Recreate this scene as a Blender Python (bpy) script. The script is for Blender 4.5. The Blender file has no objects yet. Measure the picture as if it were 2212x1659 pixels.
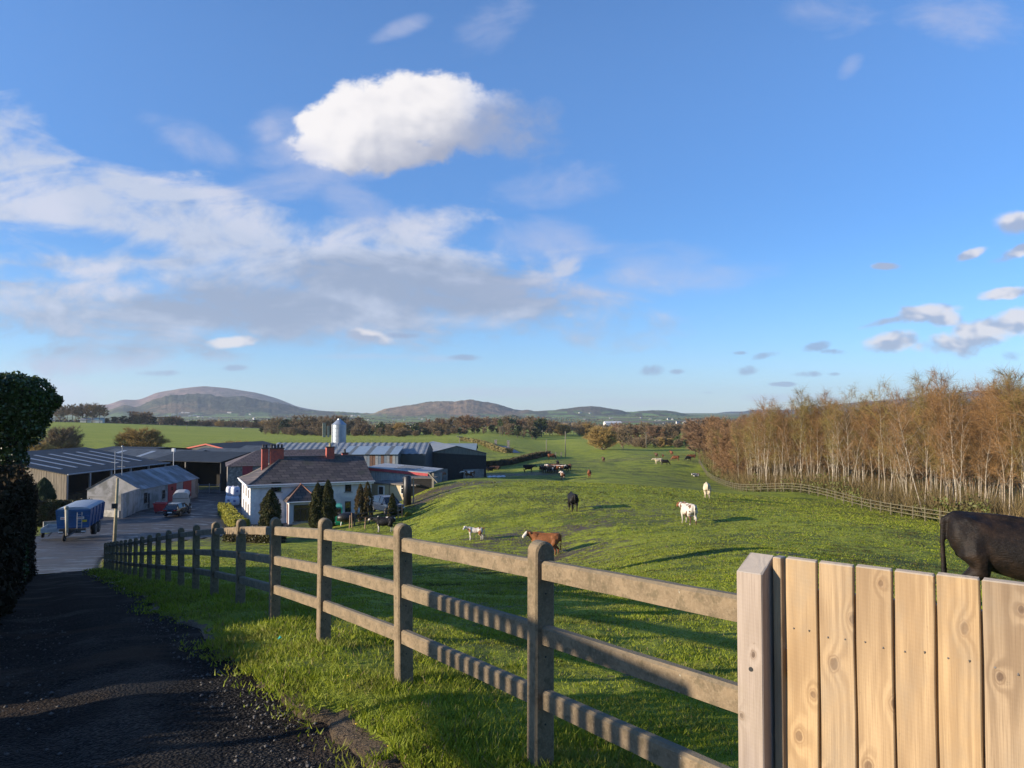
import bpy, math, random
import numpy as np
from mathutils import Vector, Matrix
SC = bpy.context.scene
C = SC.collection
R = math.radians
PI = math.pi
# ------------------------------------------------------------------ camera
PITCH = R(2.056); F = 1686.0
cam = bpy.data.objects.new('camera', bpy.data.cameras.new('camera')); C.objects.link(cam)
cam.rotation_euler = (PI/2+PITCH, 0, 0); cam.location = (0, 0, 0)
cam.data.sensor_width = 36; cam.data.lens = 36*F/2212
cam.data.clip_start = 0.05; cam.data.clip_end = 60000
SC.camera = cam
SC.view_settings.view_transform = 'Standard'; SC.view_settings.look = 'None'
SC.view_settings.gamma = 1; SC.view_settings.exposure = 0.95
SUN_AZ = (-0.955, -0.296); SUN_EL = R(13.5)
# ------------------------------------------------------------------ node helper
class E:
    def __init__(s, nt, sock): s.nt = nt; s.s = sock
    def _m(s, op, o=None, c=None, clamp=False):
        n = s.nt.nodes.new('ShaderNodeMath'); n.operation = op; n.use_clamp = clamp
        for i, v in enumerate((s, o, c)):
            if v is None: continue
            if isinstance(v, E): s.nt.links.new(v.s, n.inputs[i])
            else: n.inputs[i].default_value = v
        return E(s.nt, n.outputs[0])
    def __add__(s, o): return s._m('ADD', o)
    __radd__ = __add__
    def __sub__(s, o): return s._m('SUBTRACT', o)
    def __rsub__(s, o): return (s*-1.0)+o
    def __mul__(s, o): return s._m('MULTIPLY', o)
    __rmul__ = __mul__
    def __truediv__(s, o): return s._m('DIVIDE', o)
    def max(s, o): return s._m('MAXIMUM', o)
    def min(s, o): return s._m('MINIMUM', o)
    def abs(s): return s._m('ABSOLUTE')
    def clamp(s): return s._m('ADD', 0.0, clamp=True)
    def gt(s, o): return s._m('GREATER_THAN', o)
    def ss(s, a, b):
        n = s.nt.nodes.new('ShaderNodeMapRange'); n.interpolation_type = 'SMOOTHSTEP'
        s.nt.links.new(s.s, n.inputs[0]); n.inputs[1].default_value = a; n.inputs[2].default_value = b
        return E(s.nt, n.outputs[0])
class NT:
    def __init__(s, nt): s.nt = nt
    def new(s, t, **k):
        n = s.nt.nodes.new(t)
        for a, b in k.items(): setattr(n, a, b)
        return n
    def link(s, a, b): s.nt.links.new(a.s if isinstance(a, E) else a, b)
    def coord(s, kind='Object'):
        return s.new('ShaderNodeTexCoord').outputs[kind]
    def sep(s, v):
        n = s.new('ShaderNodeSeparateXYZ'); s.link(v, n.inputs[0]); return [E(s.nt, o) for o in n.outputs]
    def comb(s, *a):
        n = s.new('ShaderNodeCombineXYZ')
        for i, v in enumerate(a):
            if isinstance(v, E): s.link(v, n.inputs[i])
            else: n.inputs[i].default_value = v
        return n.outputs[0]
    def scale(s, v, sc):
        n = s.new('ShaderNodeMapping'); s.link(v, n.inputs[0]); n.inputs['Scale'].default_value = sc if hasattr(sc, '__len__') else (sc,)*3
        return n.outputs[0]
    def noise(s, v, scale=1, detail=4, rough=0.55, dist=0):
        n = s.new('ShaderNodeTexNoise'); s.link(v, n.inputs['Vector'])
        n.inputs['Scale'].default_value = scale; n.inputs['Detail'].default_value = detail
        n.inputs['Roughness'].default_value = rough; n.inputs['Distortion'].default_value = dist
        return E(s.nt, n.outputs[0])
    def voro(s, v, scale=1, feature='F1', out='Distance', rnd=1):
        n = s.new('ShaderNodeTexVoronoi', feature=feature); s.link(v, n.inputs['Vector'])
        n.inputs['Scale'].default_value = scale; n.inputs['Randomness'].default_value = rnd
        return E(s.nt, n.outputs[out])
    def mix(s, f, a, b):
        n = s.new('ShaderNodeMix', data_type='RGBA')
        for i, v in ((0, f), (6, a), (7, b)):
            if isinstance(v, E) or hasattr(v, 'is_linked'): s.link(v, n.inputs[i])
            elif isinstance(v, (float, int)): n.inputs[i].default_value = v
            else: n.inputs[i].default_value = (*v, 1)
        return E(s.nt, n.outputs[2])
    def attr(s, name):
        n = s.new('ShaderNodeAttribute', attribute_name=name); return E(s.nt, n.outputs['Fac'])
    def rand(s):
        return E(s.nt, s.new('ShaderNodeObjectInfo').outputs['Random'])
    def bump(s, h, strength=0.5, dist=0.02):
        n = s.new('ShaderNodeBump'); s.link(h, n.inputs['Height']); n.inputs['Strength'].default_value = strength
        n.inputs['Distance'].default_value = dist; return n.outputs[0]
MATS = {}
def newmat(name):
    m = bpy.data.materials.new(name); m.use_nodes = True
    n = NT(m.node_tree); b = m.node_tree.nodes['Principled BSDF']
    MATS[name] = m
    return m, n, b
def M(name, c1, c2=None, scale=4, rough=0.7, bump=0, bdist=0.01, metal=0, detail=5, rand=0.0, spec=None, stretch=(1, 1, 1), c3=None, s3=0.5, lo=0.35, hi=0.65, transl=0):
    if name in MATS: return MATS[name]
    m, n, b = newmat(name)
    co = n.scale(n.coord(), stretch)
    c2 = c2 or tuple(x*0.8 for x in c1)
    f = n.noise(co, scale, detail, 0.6)
    col = n.mix(f.ss(lo, hi), c1, c2)
    if c3: col = n.mix(n.noise(co, s3, 4, 0.6).ss(0.48, 0.62), col, c3)
    if rand:
        h = n.new('ShaderNodeHueSaturation'); n.link(col, h.inputs['Color'])
        r = n.rand(); n.link(r*rand*2+(1-rand), h.inputs['Value']); n.link(r*(-0.04)+0.52, h.inputs['Hue']); col = E(n.nt, h.outputs[0])
    n.link(col, b.inputs['Base Color'])
    b.inputs['Roughness'].default_value = rough; b.inputs['Metallic'].default_value = metal
    if spec is not None: b.inputs['Specular IOR Level'].default_value = spec
    if bump: n.link(n.bump(f, bump, bdist), b.inputs['Normal'])
    return m
# ------------------------------------------------------------------ world / sky
world = bpy.data.worlds.new('World'); SC.world = world; world.use_nodes = True
world.cycles.sampling_method = 'MANUAL'; world.cycles.sample_map_resolution = 512
def build_world():
    w = NT(world.node_tree); nt = world.node_tree
    bg = nt.nodes['Background']
    sky = w.new('ShaderNodeTexSky', sky_type='NISHITA'); sky.sun_disc = False
    sky.sun_elevation = R(22); sky.sun_rotation = math.atan2(SUN_AZ[0], SUN_AZ[1])
    sky.altitude = 100; sky.air_density = 1.0; sky.dust_density = 0.1; sky.ozone_density = 4.0
    X, Y, Z = w.sep(w.coord('Generated'))
    yy = Y.max(0.08)
    u = X/yy; v = Z/yy
    # front of the sky only (clouds stand over the valley)
    front = Y.ss(0.1, 0.3)
    def ell(x, y, rx, ry, a=0):
        cx, cy = (x-1106)/F, (890-y)/F
        ca, sa = math.cos(R(a)), math.sin(R(a))
        du = u-cx; dv = v-cy
        p = (du*ca+dv*sa)/(rx/F); q = (dv*ca-du*sa)/(ry/F)
        return 1.0-(p*p+q*q)
    def union(L):
        r = ell(*L[0])
        for l in L[1:]: r = r.max(ell(*l))
        return r.max(-3.0)
    def fb(su, sv, off, scale=1, detail=8, rough=0.55, dist=0.3):
        return w.noise(w.comb(u*su+off, v*sv+off*0.37, 0.0+off), scale, detail, rough, dist)
    n1 = fb(5, 7, 1.3, 1.6, 6, 0.6); n2 = fb(14, 18, 4.1, 1.2, 6, 0.6)
    def lit(su, sv, off, scale, dx=0.012, dy=0.012):   # relief of the noise towards the sun, painted in as lit and shaded cloud sides
        a = w.noise(w.comb(u*su+off, v*sv+off*0.37, 0.0+off), scale, 3, 0.5, 0.2)
        b_ = w.noise(w.comb((u+(-dx))*su+off, (v+dy)*sv+off*0.37, 0.0+off), scale, 3, 0.5, 0.2)
        return a-b_
    # hue gradient of the clear air
    skyc = w.new('ShaderNodeHueSaturation'); w.link(sky.outputs[0], skyc.inputs['Color'])
    skyc.inputs['Saturation'].default_value = 1.06; skyc.inputs['Value'].default_value = 1.0
    tint = w.mix(Z.ss(0.18, 0.46), w.mix(Z.ss(0.0, 0.2), (0.84, 1.06, 1.42), (0.78, 1.08, 1.42)), (1.22, 1.42, 1.66))
    mul = w.new('ShaderNodeMix', data_type='RGBA', blend_type='MULTIPLY'); mul.inputs[0].default_value = 1.0
    w.link(skyc.outputs[0], mul.inputs[6]); w.link(tint, mul.inputs[7])
    base = E(nt, mul.outputs[2])
    GR = (2.6, 3.15, 4.3); LIL = (4.5, 4.95, 6.1)
    col = base
    # veil of broken stratocumulus on the left
    n5 = fb(34, 44, 6.6, 1.0, 6, 0.65)
    n4 = fb(3.0, 7.0, 2.9, 2.1, 7, 0.60, 0.7)
    band = union([(150, 455, 300, 90, -12), (420, 520, 420, 110, -14), (780, 600, 500, 95, -7), (250, 660, 500, 110, 0), (40, 330, 200, 80, -25), (1010, 610, 330, 75, -9), (560, 670, 560, 75, 0), (300, 400, 230, 40, -22), (930, 490, 130, 50, 20)])
    hole = union([(150, 515, 250, 38, -6), (220, 310, 160, 45, -20), (50, 590, 130, 22, -5), (640, 420, 200, 30, -12), (330, 340, 120, 22, -10)])
    core = union([(900, 610, 380, 75, -7), (520, 660, 300, 60, -4), (1060, 640, 180, 40, 0)])
    bm = (band*0.85+core.max(0.0)*0.6+(n4-0.5)*5.6+(n2-0.5)*2.2+(n5-0.5)*0.9-(hole+(n2-0.5)*2.5).max(0.0)*1.2).ss(-0.8, 1.1)*0.92
    tone = (v*F)                                     # height in picture units
    bl = ((tone-250.0)*0.0045+(n4-0.5)*3.6+(n2-0.5)*1.5+(n5-0.5)*0.5-core.max(0.0)*1.1+lit(5, 10, 3.3, 2.0)*3.0).ss(-0.9, 0.9)
    bc = w.mix(bl, GR, LIL)
    glow = union([(720, 515, 110, 22, 5), (240, 620, 170, 30, 4), (370, 380, 130, 30, -18), (480, 440, 120, 40, -30), (920, 480, 80, 50, 0), (200, 585, 130, 20, 0), (80, 430, 120, 60, -20)])
    bc = w.mix((glow*0.8+(n2-0.5)*1.8+(n1-0.5)).ss(-0.2, 1.1)*0.7, bc, (5.6, 5.7, 6.6))
    col = w.mix(bm*front, col, bc)
    # streaky thin wisps, wide
    wis = union([(1060, 40, 90, 60, 40), (870, 45, 70, 20, 20), (1800, 15, 110, 50, 0), (2110, 30, 150, 50, -10), (1850, 130, 40, 22, 50), (600, 300, 90, 70, 0), (690, 370, 220, 50, 15), (420, 300, 140, 40, -20), (760, 430, 120, 50, -30), (1180, 400, 150, 50, 5), (1250, 620, 260, 45, 0), (1450, 580, 230, 55, 0), (1180, 520, 160, 60, 0), (210, 790, 330, 24, 0), (1060, 850, 260, 14, 0), (1330, 868, 220, 12, 0), (950, 775, 90, 10, 0), (760, 770, 160, 8, 0), (1700, 860, 120, 10, 0), (110, 850, 160, 40, -8)])
    wm = (wis*0.7+(n4-0.5)*3.0+(n2-0.5)*1.0).ss(-0.3, 1.5)*0.55
    col = w.mix(wm*front, col, (4.3, 4.6, 6.0))
    # the big cumulus
    cum = union([(800, 300, 175, 66, 0), (760, 250, 110, 70, 25), (930, 240, 175, 92, 0), (965, 222, 115, 70, 0), (1080, 270, 150, 90, -8), (680, 265, 50, 34, 0), (860, 320, 140, 45, 0)])
    cr = n1*0.35+n2*0.65-0.5
    cd = (u-(1060-1106)/F)*F                        # softer on its ragged right side
    soft = cd.ss(-110, 70)
    nb = fb(4.2, 5.0, 9.9, 1.5, 6, 0.5, 0.2)-0.5
    cm = ((cum*0.8+cr*2.2+nb*2.0+(n5-0.5)*1.1)).ss(-0.12, 0.5)*(1.0-soft)+((cum*0.8+cr*3.4+nb*2.4+(n5-0.5)*1.0)).ss(-0.2, 1.5)*0.8*soft
    shade = (((tone-(890-262))*0.0095)-(cd+170.0)*0.0042+lit(9, 11, 2.2, 1.0, 0.01, 0.02)*3.2+cr*1.0+(n5-0.5)*0.5).ss(-1.0, 1.0)
    cc = w.mix(shade, (3.0, 3.3, 4.3), (7.5, 7.25, 7.3))
    col = w.mix(cm*front, col, cc)
    sm = union([(570, 268, 50, 24, 0), (575, 290, 40, 20, 30), (620, 330, 110, 45, 0)])
    col = w.mix((sm*0.8+cr*3.0).ss(-0.2, 1.6)*0.6*front, col, (4.7, 4.9, 6.2))
    # clouds low on the right
    rc = union([(1930, 690, 100, 10, 14), (2000, 676, 90, 20, 8), (2040, 684, 45, 24, 0), (1930, 735, 70, 24, 8), (2060, 740, 90, 24, 4), (2130, 722, 120, 38, 12), (2200, 700, 80, 34, 10), (2190, 630, 75, 14, 10), (2200, 478, 55, 26, 8), (2200, 545, 60, 14, 20), (2110, 545, 36, 12, 20), (1920, 573, 32, 9, 0), (500, 738, 60, 14, 5), (790, 725, 60, 16, -10)])
    rm = (rc*1.0+(n2-0.5)*3.4+nb*0.8).ss(-0.25, 0.85)*0.88
    rl = (lit(11, 16, 5.1, 1.3, 0.006, 0.012)*7.0+(n2-0.5)*0.4+0.1).ss(-0.45, 0.55)
    col = w.mix(rm*front, col, w.mix(rl, (3.1, 3.6, 4.8), (6.6, 6.3, 6.4)))
    dk = union([(1410, 800, 32, 14, 5), (1460, 803, 20, 7, 0), (1605, 803, 34, 12, 8), (1665, 765, 38, 9, 12), (1598, 762, 18, 5, 0), (1760, 752, 40, 12, 12), (1800, 760, 40, 8, 0), (1752, 808, 36, 8, 0), (2180, 770, 50, 16, 5), (1530, 848, 22, 5, 0), (1800, 808, 18, 5, 0), (510, 795, 34, 8, 0), (1690, 830, 30, 5, 0), (350, 806, 60, 8, 0), (870, 725, 50, 8, 0), (1000, 772, 40, 8, 0)])
    dm = (dk*0.9+(n2-0.5)*4.6+nb).ss(-0.1, 1.0)*0.72
    col = w.mix(dm*front, col, (2.3, 3.0, 4.5))
    w.link(col, bg.inputs['Color']); bg.inputs['Strength'].default_value = 0.067
build_world()
sun = bpy.data.objects.new('sun', bpy.data.lights.new('sun', 'SUN')); C.objects.link(sun)
sun.data.energy = 5.0; sun.data.angle = R(0.53); sun.data.color = (1.0, 0.86, 0.68)
sdir = Vector((SUN_AZ[0]*math.cos(SUN_EL), SUN_AZ[1]*math.cos(SUN_EL), math.sin(SUN_EL)))
sun.rotation_euler = sdir.to_track_quat('Z', 'Y').to_euler()
# ------------------------------------------------------------------ layout helpers
def P(x, y, Y):
    """point at depth Y on the sight line through picture point (x, y)"""
    a = (x-1106)/F; b = (829.5-y)/F
    d = Vector((a, math.cos(PITCH)-b*math.sin(PITCH), math.sin(PITCH)+b*math.cos(PITCH)))
    return d*(Y/d.y)
def PX(x, Y): return (x-1106)/F*Y/ (math.cos(PITCH))
FO = np.array([0.16, 4.35]); FD = np.array([-0.507, 0.862]); FN = np.array([-0.862, -0.507])
def fl(s, t): p = FO+FD*s+FN*t; return float(p[0]), float(p[1])
_ft = [(4.35, 1165), (6.1, 1130), (7.8, 1123), (9.4, 1119), (10.9, 1120), (12.5, 1126), (14, 1130), (15.4, 1135), (16.7, 1140), (18.1, 1145), (19.5, 1150), (20.8, 1155), (27, 1164), (33, 1169), (39, 1173)]
_fx = np.array([a for a, b in _ft]); _fz = np.array([P(1106, b, a).z for a, b in _ft])
_pf = np.polyfit(_fx, _fz, 4)
def ztop(Y): return float(np.polyval(_pf, min(max(Y, 3.0), 39)))
ctl = []
def c_(x, y, Y, dz=0): p = P(x, y, Y); ctl.append((p.x, p.y, p.z+dz))
for Y in (3.2, 4.35, 6.1, 7.8, 10.9, 14, 18, 24, 31, 39):
    s = (Y-4.35)/0.862
    for t, dz in ((0, 0), (2.3, 0.0), (4.5, 0.1), (-1.5, -0.12)):
        x, y = fl(s, t); ctl.append((x, y, ztop(Y)-1.25+dz))
ctl += [(0, 0, -1.62), (-3, -3, -1.5), (0, -20, -0.8), (20, -20, -1.0), (-20, -20, -1.2), (-25, 0, -1.6), (25, 0, -2.0), (5.7, 9.4, -2.65), (3, 6, -2.2), (10, 25, -4.9), (1, 25, -5.3), (-7, 31, -6.6), (25, 30, -6.5), (11, 14, -3.4),
        (0, -300, 5), (-300, 0, -4), (300, 0, -10), (-60, 40, -8.5), (-60, 70, -11.5)]
# yard
ctl += [(-27.5, 50, -9.35), (-37, 67, -10.95), (-38, 80, -11.75), (-30, 80, -11.9), (-37, 92, -12.1), (-47, 99, -12.45), (-46, 116, -12.55), (-30, 88, -12.55), (-40, 130, -12.8), (-60, 100, -12.2), (-70, 130, -12.6), (-20, 92, -12.4), (-22, 78, -11.7)]
for q in [(1236, 1103, 60), (1483, 1132, 50), (1525, 1075, 75), (1027, 1167, 52), (1172, 1203, 45), (825, 1150, 69), (880, 1112, 78), (835, 1113, 78), (870, 1082, 92), (930, 1050, 96),
          (1000, 1039, 94), (1100, 1038, 94), (1200, 1040, 92), (1300, 1045, 90), (1400, 1052, 88), (1500, 1062, 86),
          (1531, 1030, 170), (1613, 1063, 115), (1724, 1063, 100), (1791, 1077, 92), (1872, 1100, 82), (1939, 1114, 75), (2026, 1130, 67), (2140, 1150, 60), (2212, 1250, 30), (1700, 1195, 27), (1900, 1140, 45),
          (1215, 1037, 136), (1100, 1030, 146), (1200, 1016, 160), (1000, 1036, 138), (1100, 1004, 190), (1180, 988, 225), (1290, 980, 265), (1400, 973, 300), (1520, 967, 320), (1430, 1003, 192), (1495, 996, 205),
          (300, 918, 600), (100, 911, 600), (200, 945, 350), (300, 962, 260), (120, 965, 250), (500, 925, 620), (500, 955, 300), (700, 940, 500), (700, 957, 300), (900, 943, 420), (1000, 958, 300), (1150, 950, 420), (1240, 948, 430), (1230, 972, 310), (1085, 972, 270), (1600, 960, 330), (1900, 960, 300), (2200, 960, 300),
          (100, 921, 1100), (700, 924, 1100), (1300, 924, 1100), (2000, 924, 1100), (100, 910, 2200), (700, 911, 2200), (1300, 911, 2200), (2000, 911, 2200), (100, 900, 3600), (700, 899, 3600), (1300, 899, 3600), (2000, 899, 3600), (100, 894, 6000), (1106, 894, 6000), (2100, 894, 6000), (100, 893.5, 9500), (1106, 893.5, 9500), (2100, 893.5, 9500)]:
    c_(*q)
ctl += [(-9000, 0, -40), (9000, 0, -40), (0, -9000, 0), (-1500, 0, -15), (1500, 0, -15), (90, 100, -12), (150, 200, -14), (130, 60, -10)]
ctl = np.array(ctl)
def wc(x, y): return np.arcsinh(x/15.0), np.arcsinh(y/15.0)
_cx, _cy = wc(ctl[:, 0], ctl[:, 1])
def _k(r2): return 0.5*r2*np.log(np.maximum(r2, 1e-12))
_n = len(ctl)
_A = np.zeros((_n+3, _n+3)); _r2 = (_cx[:, None]-_cx)**2+(_cy[:, None]-_cy)**2
_A[:_n, :_n] = _k(_r2)+np.eye(_n)*0.0006
_A[:_n, _n] = 1; _A[:_n, _n+1] = _cx; _A[:_n, _n+2] = _cy; _A[_n:, :_n] = _A[:_n, _n:].T
# below ground slopes are fitted per metre: nearer points count in metres, far ones too
_w = np.linalg.solve(_A, np.concatenate([ctl[:, 2], [0, 0, 0]]))
def HN(x, y):
    x = np.asarray(x, float); y = np.asarray(y, float)
    a, b = wc(x, y); z = _w[_n]+_w[_n+1]*a+_w[_n+2]*b
    for i in range(_n): z = z+_w[i]*_k((a-_cx[i])**2+(b-_cy[i])**2)
    return z
def H(x, y): return float(HN(np.array([x]), np.array([y]))[0])
def vnoise(x, y, seed=0):
    """cheap smooth value noise for numpy arrays"""
    xi = np.floor(x).astype(np.int64); yi = np.floor(y).astype(np.int64)
    fx = x-xi; fy = y-yi; fx = fx*fx*(3-2*fx); fy = fy*fy*(3-2*fy)
    def h(a, b):
        n = (a*374761393+b*668265263+seed*1274126177) & 0xffffffff
        n = ((n ^ (n >> 13))*1274126177) & 0xffffffff
        return ((n ^ (n >> 16)) & 0xffff)/65535.0
    return (h(xi, yi)*(1-fx)+h(xi+1, yi)*fx)*(1-fy)+(h(xi, yi+1)*(1-fx)+h(xi+1, yi+1)*fx)*fy
def fbm(x, y, seed=0, oct=4):
    r = 0; a = 0.5
    for i in range(oct): r = r+a*vnoise(x*2**i, y*2**i, seed+i); a *= 0.5
    return r/(1-0.5**oct)
def inpoly(x, y, poly):
    ins = np.zeros(np.shape(x), bool); n = len(poly)
    for i in range(n):
        x1, y1 = poly[i]; x2, y2 = poly[(i+1) % n]
        c = ((y1 > y) != (y2 > y)) & (x < (x2-x1)*(y-y1)/((y2-y1) or 1e-9)+x1)
        ins ^= c
    return ins
def polydist(x, y, poly):
    d = np.full(np.shape(x), 1e9); n = len(poly)
    for i in range(n):
        a = np.array(poly[i]); b = np.array(poly[(i+1) % n]); ab = b-a
        t = np.clip(((x-a[0])*ab[0]+(y-a[1])*ab[1])/(ab@ab), 0, 1)
        d = np.minimum(d, np.hypot(x-a[0]-t*ab[0], y-a[1]-t*ab[1]))
    return d
# ------------------------------------------------------------------ object helpers
def tag(o, label=None, cat=None, group=None, kind=None):
    if label: o['label'] = label
    if cat: o['category'] = cat
    if group: o['group'] = group
    if kind: o['kind'] = kind
    return o
def empty(name, loc=(0, 0, 0), rz=0, label=None, cat=None, group=None):
    o = bpy.data.objects.new(name, None); C.objects.link(o); o.location = loc; o.rotation_euler = (0, 0, rz)
    return tag(o, label, cat, group)
def link(name, me, mat=None, parent=None, smooth=False):
    if smooth: me.polygons.foreach_set('use_smooth', [True]*len(me.polygons))
    if mat:
        for m in (mat if isinstance(mat, (list, tuple)) else [mat]): me.materials.append(m)
    o = bpy.data.objects.new(name, me); C.objects.link(o)
    if parent: o.parent = parent
    return o
def npmesh(name, V, Fc, n=4, attrs=None):
    me = bpy.data.meshes.new(name); V = np.asarray(V, np.float32); Fc = np.asarray(Fc, np.int32).reshape(-1, n)
    me.vertices.add(len(V)); me.vertices.foreach_set('co', V.ravel())
    me.loops.add(Fc.size); me.loops.foreach_set('vertex_index', Fc.ravel())
    me.polygons.add(len(Fc)); me.polygons.foreach_set('loop_start', np.arange(0, Fc.size, n, dtype=np.int32))
    for k, v in (attrs or {}).items():
        a = me.attributes.new(k, 'FLOAT', 'POINT'); a.data.foreach_set('value', np.asarray(v, np.float32))
    me.update(calc_edges=True); return me
class MB:
    def __init__(s): s.v = []; s.f = []; s.m = []
    def add(s, vs, fs, mi=0):
        b = len(s.v); s.v += [tuple(v) for v in vs]; s.f += [tuple(i+b for i in f) for f in fs]; s.m += [mi]*len(fs); return s
    def box(s, x0, x1, y0, y1, z0, z1, mi=0):
        v = [(x, y, z) for z in (z0, z1) for y in (y0, y1) for x in (x0, x1)]
        return s.add(v, [(0, 2, 3, 1), (4, 5, 7, 6), (0, 1, 5, 4), (2, 6, 7, 3), (0, 4, 6, 2), (1, 3, 7, 5)], mi)
    def bbox(s, x0, x1, y0, y1, z0, z1, b, mi=0):
        """box with all vertical-profile edges chamfered (convex hull of inset corners)"""
        rings = []
        for z, k in ((z0, b), (z0+b, 0), (z1-b, 0), (z1, b)):
            rings.append([(x0+b+k, y0+k, z), (x1-b-k, y0+k, z), (x1-k, y0+b+k, z), (x1-k, y1-b-k, z), (x1-b-k, y1-k, z), (x0+b+k, y1-k, z), (x0+k, y1-b-k, z), (x0+k, y0+b+k, z)])
        return s.loft(rings, True, True, mi)
    def loft(s, rings, cap0=True, cap1=True, mi=0, closed=True):
        n = len(rings[0]); b = []; fs = []
        for r in rings: b += r
        for i in range(len(rings)-1):
            for j in range(n if closed else n-1):
                k = (j+1) % n
                fs.append((i*n+j, i*n+k, (i+1)*n+k, (i+1)*n+j))
        if cap0: fs.append(tuple(reversed(range(n))))
        if cap1: fs.append(tuple(range((len(rings)-1)*n, len(rings)*n)))
        return s.add(b, fs, mi)
    def tube(s, pts, rad, n=6, mi=0, cap=True):
        pts = [Vector(p) for p in pts]; rad = rad if hasattr(rad, '__len__') else [rad]*len(pts)
        rings = []; prev = None
        for i, p in enumerate(pts):
            d = (pts[min(i+1, len(pts)-1)]-pts[max(i-1, 0)]).normalized()
            a = d.orthogonal().normalized() if prev is None else (prev-d*prev.dot(d)).normalized()
            prev = a; c = d.cross(a)
            rings.append([tuple(p+(a*math.cos(2*PI*k/n)+c*math.sin(2*PI*k/n))*rad[i]) for k in range(n)])
        return s.loft(rings, cap, cap, mi)
    def ball(s, c, r, n=10, m=7, mi=0):
        c = Vector(c); r = r if hasattr(r, '__len__') else (r, r, r)
        rings = [[(c.x+r[0]*math.sin(PI*i/m)*math.cos(2*PI*k/n), c.y+r[1]*math.sin(PI*i/m)*math.sin(2*PI*k/n), c.z-r[2]*math.cos(PI*i/m)) for k in range(n)] for i in range(1, m)]
        return s.loft(rings, True, True, mi)
    def quad(s, a, b, c, d, mi=0): return s.add([a, b, c, d], [(0, 1, 2, 3)], mi)
    def slab(s, a, b, c, d, th, mi=0):
        """thin plate: four corners, thickness pushed down along the normal"""
        a, b, c, d = map(Vector, (a, b, c, d)); n = (b-a).cross(d-a).normalized()*th
        return s.add([a, b, c, d, a-n, b-n, c-n, d-n], [(0, 1, 2, 3), (7, 6, 5, 4), (0, 4, 5, 1), (1, 5, 6, 2), (2, 6, 7, 3), (3, 7, 4, 0)], mi)
    def corr(s, a, b, d, pitch=0.25, dep=0.04, mi=0, th=0.0):
        """corrugated sheet spanning a->b (waves) and a->d (ribs run this way)"""
        a, b, d = map(Vector, (a, b, d)); e = b-a; L = e.length; nrm = e.cross(d-a).normalized()
        n = max(2, int(L/pitch)); vs = []
        for i in range(n*4+1):
            t = i/(n*4); o = nrm*dep*(0, 1, 1, 0)[i % 4]
            vs += [a+e*t+o, d+e*t+o]
        return s.add(vs, [(2*i, 2*i+2, 2*i+3, 2*i+1) for i in range(n*4)], mi)
    def mesh(s, name='m'):
        me = bpy.data.meshes.new(name); me.from_pydata(s.v, [], s.f)
        if any(s.m): me.polygons.foreach_set('material_index', s.m)
        me.update(); return me
    def obj(s, name, mat, parent=None, smooth=False): return link(name, s.mesh(name), mat, parent, smooth)
def dup(root, loc, rz=0.0, sc=1.0, label=None, name=None, group=None, cat=None):
    r = root.copy(); C.objects.link(r); r.location = loc; r.rotation_euler = (0, 0, rz); r.scale = sc if hasattr(sc, '__len__') else (sc,)*3
    if name: r.name = name
    if label: r['label'] = label
    if group: r['group'] = group
    if cat: r['category'] = cat
    for ch in list(root.children):
        c = ch.copy(); C.objects.link(c); c.parent = r
        for g in ch.children:
            d = g.copy(); C.objects.link(d); d.parent = c
    return r
# ------------------------------------------------------------------ ground
YARD = [(-25.0, 37.5), (-19.9, 38.2), (-25.5, 49), (-30.2, 60), (-27.0, 70), (-24.0, 78), (-24, 88), (-24, 128), (-75, 128), (-75, 96), (-52, 93), (-45, 78), (-43, 66), (-37.5, 58), (-31.5, 48)]
def st(x, y): return (x-FO[0])*FD[0]+(y-FO[1])*FD[1], (x-FO[0])*FN[0]+(y-FO[1])*FN[1]
def edge_t(s):
    s = np.asarray(s, float)
    return 0.80+0.22*(fbm(s*0.9+5, s*0+1.0, 3)-0.5)+0.22*(fbm(s*3.1+5, s*0+1.0, 9)-0.5)+0.25*np.exp(-((s-9.3)/1.0)**2)-np.clip(0.6-s, 0, 6)*0.35
def mud_shade_at(x, y):
    mud = [0.10+0*x]
    def blob(xd, Yd, rx, ry, a=0, k=1.0):
        cx = PX(xd, Yd); dx = x-cx; dy = y-Yd; ca, sa = math.cos(R(a)), math.sin(R(a))
        q = ((dx*ca+dy*sa)/rx)**2+((dy*ca-dx*sa)/ry)**2
        mud[0] = np.maximum(mud[0], k*np.exp(-q))
    for q in [(970, 89, 9, 3.4, 12, 1.3), (900, 84, 6, 4, 15, 1.1), (1000, 84, 8, 2.5, 20, .8), (1080, 94, 11, 1.6, 4, .85), (1200, 95, 12, 1.2, 0, .5), (1140, 152, 12, 10, 0, 1.0), (1060, 150, 8, 10, 0, 1.0), (1240, 190, 26, 5, 10, .62), (1330, 215, 24, 10, 10, .66), (1420, 240, 16, 14, 0, .62), (1450, 150, 10, 10, 0, .62),
              (1190, 45, 5, 7, 20, .95), (1110, 52, 6, 5, 20, .9), (1240, 52, 6, 3, 20, .9), (1060, 50, 5, 2, 30, .75), (1000, 48, 4, 2, 30, .7), (1280, 40, 2.5, 9, 0, .66), (1430, 52, 4, 4, 0, .6), (1400, 90, 3, 1.5, 0, .8), (1600, 38, 6, 2.4, 0, .52), (1700, 27, 5, .7, 4, .75), (960, 18, 2.2, 1.0, 10, .6), (1300, 20, 5, 3, 0, .5), (1060, 12, 1.5, .8, 0, .6), (1520, 12, 1.4, .9, 0, .6), (1380, 6.4, .9, .5, 0, .55), (1900, 85, 1, 9, 18, .6), (1330, 58, 10, 12, 0, .62)]: blob(*q)  # the long thin blob far right is a cast shadow painted as mud
    return mud[0]
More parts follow.
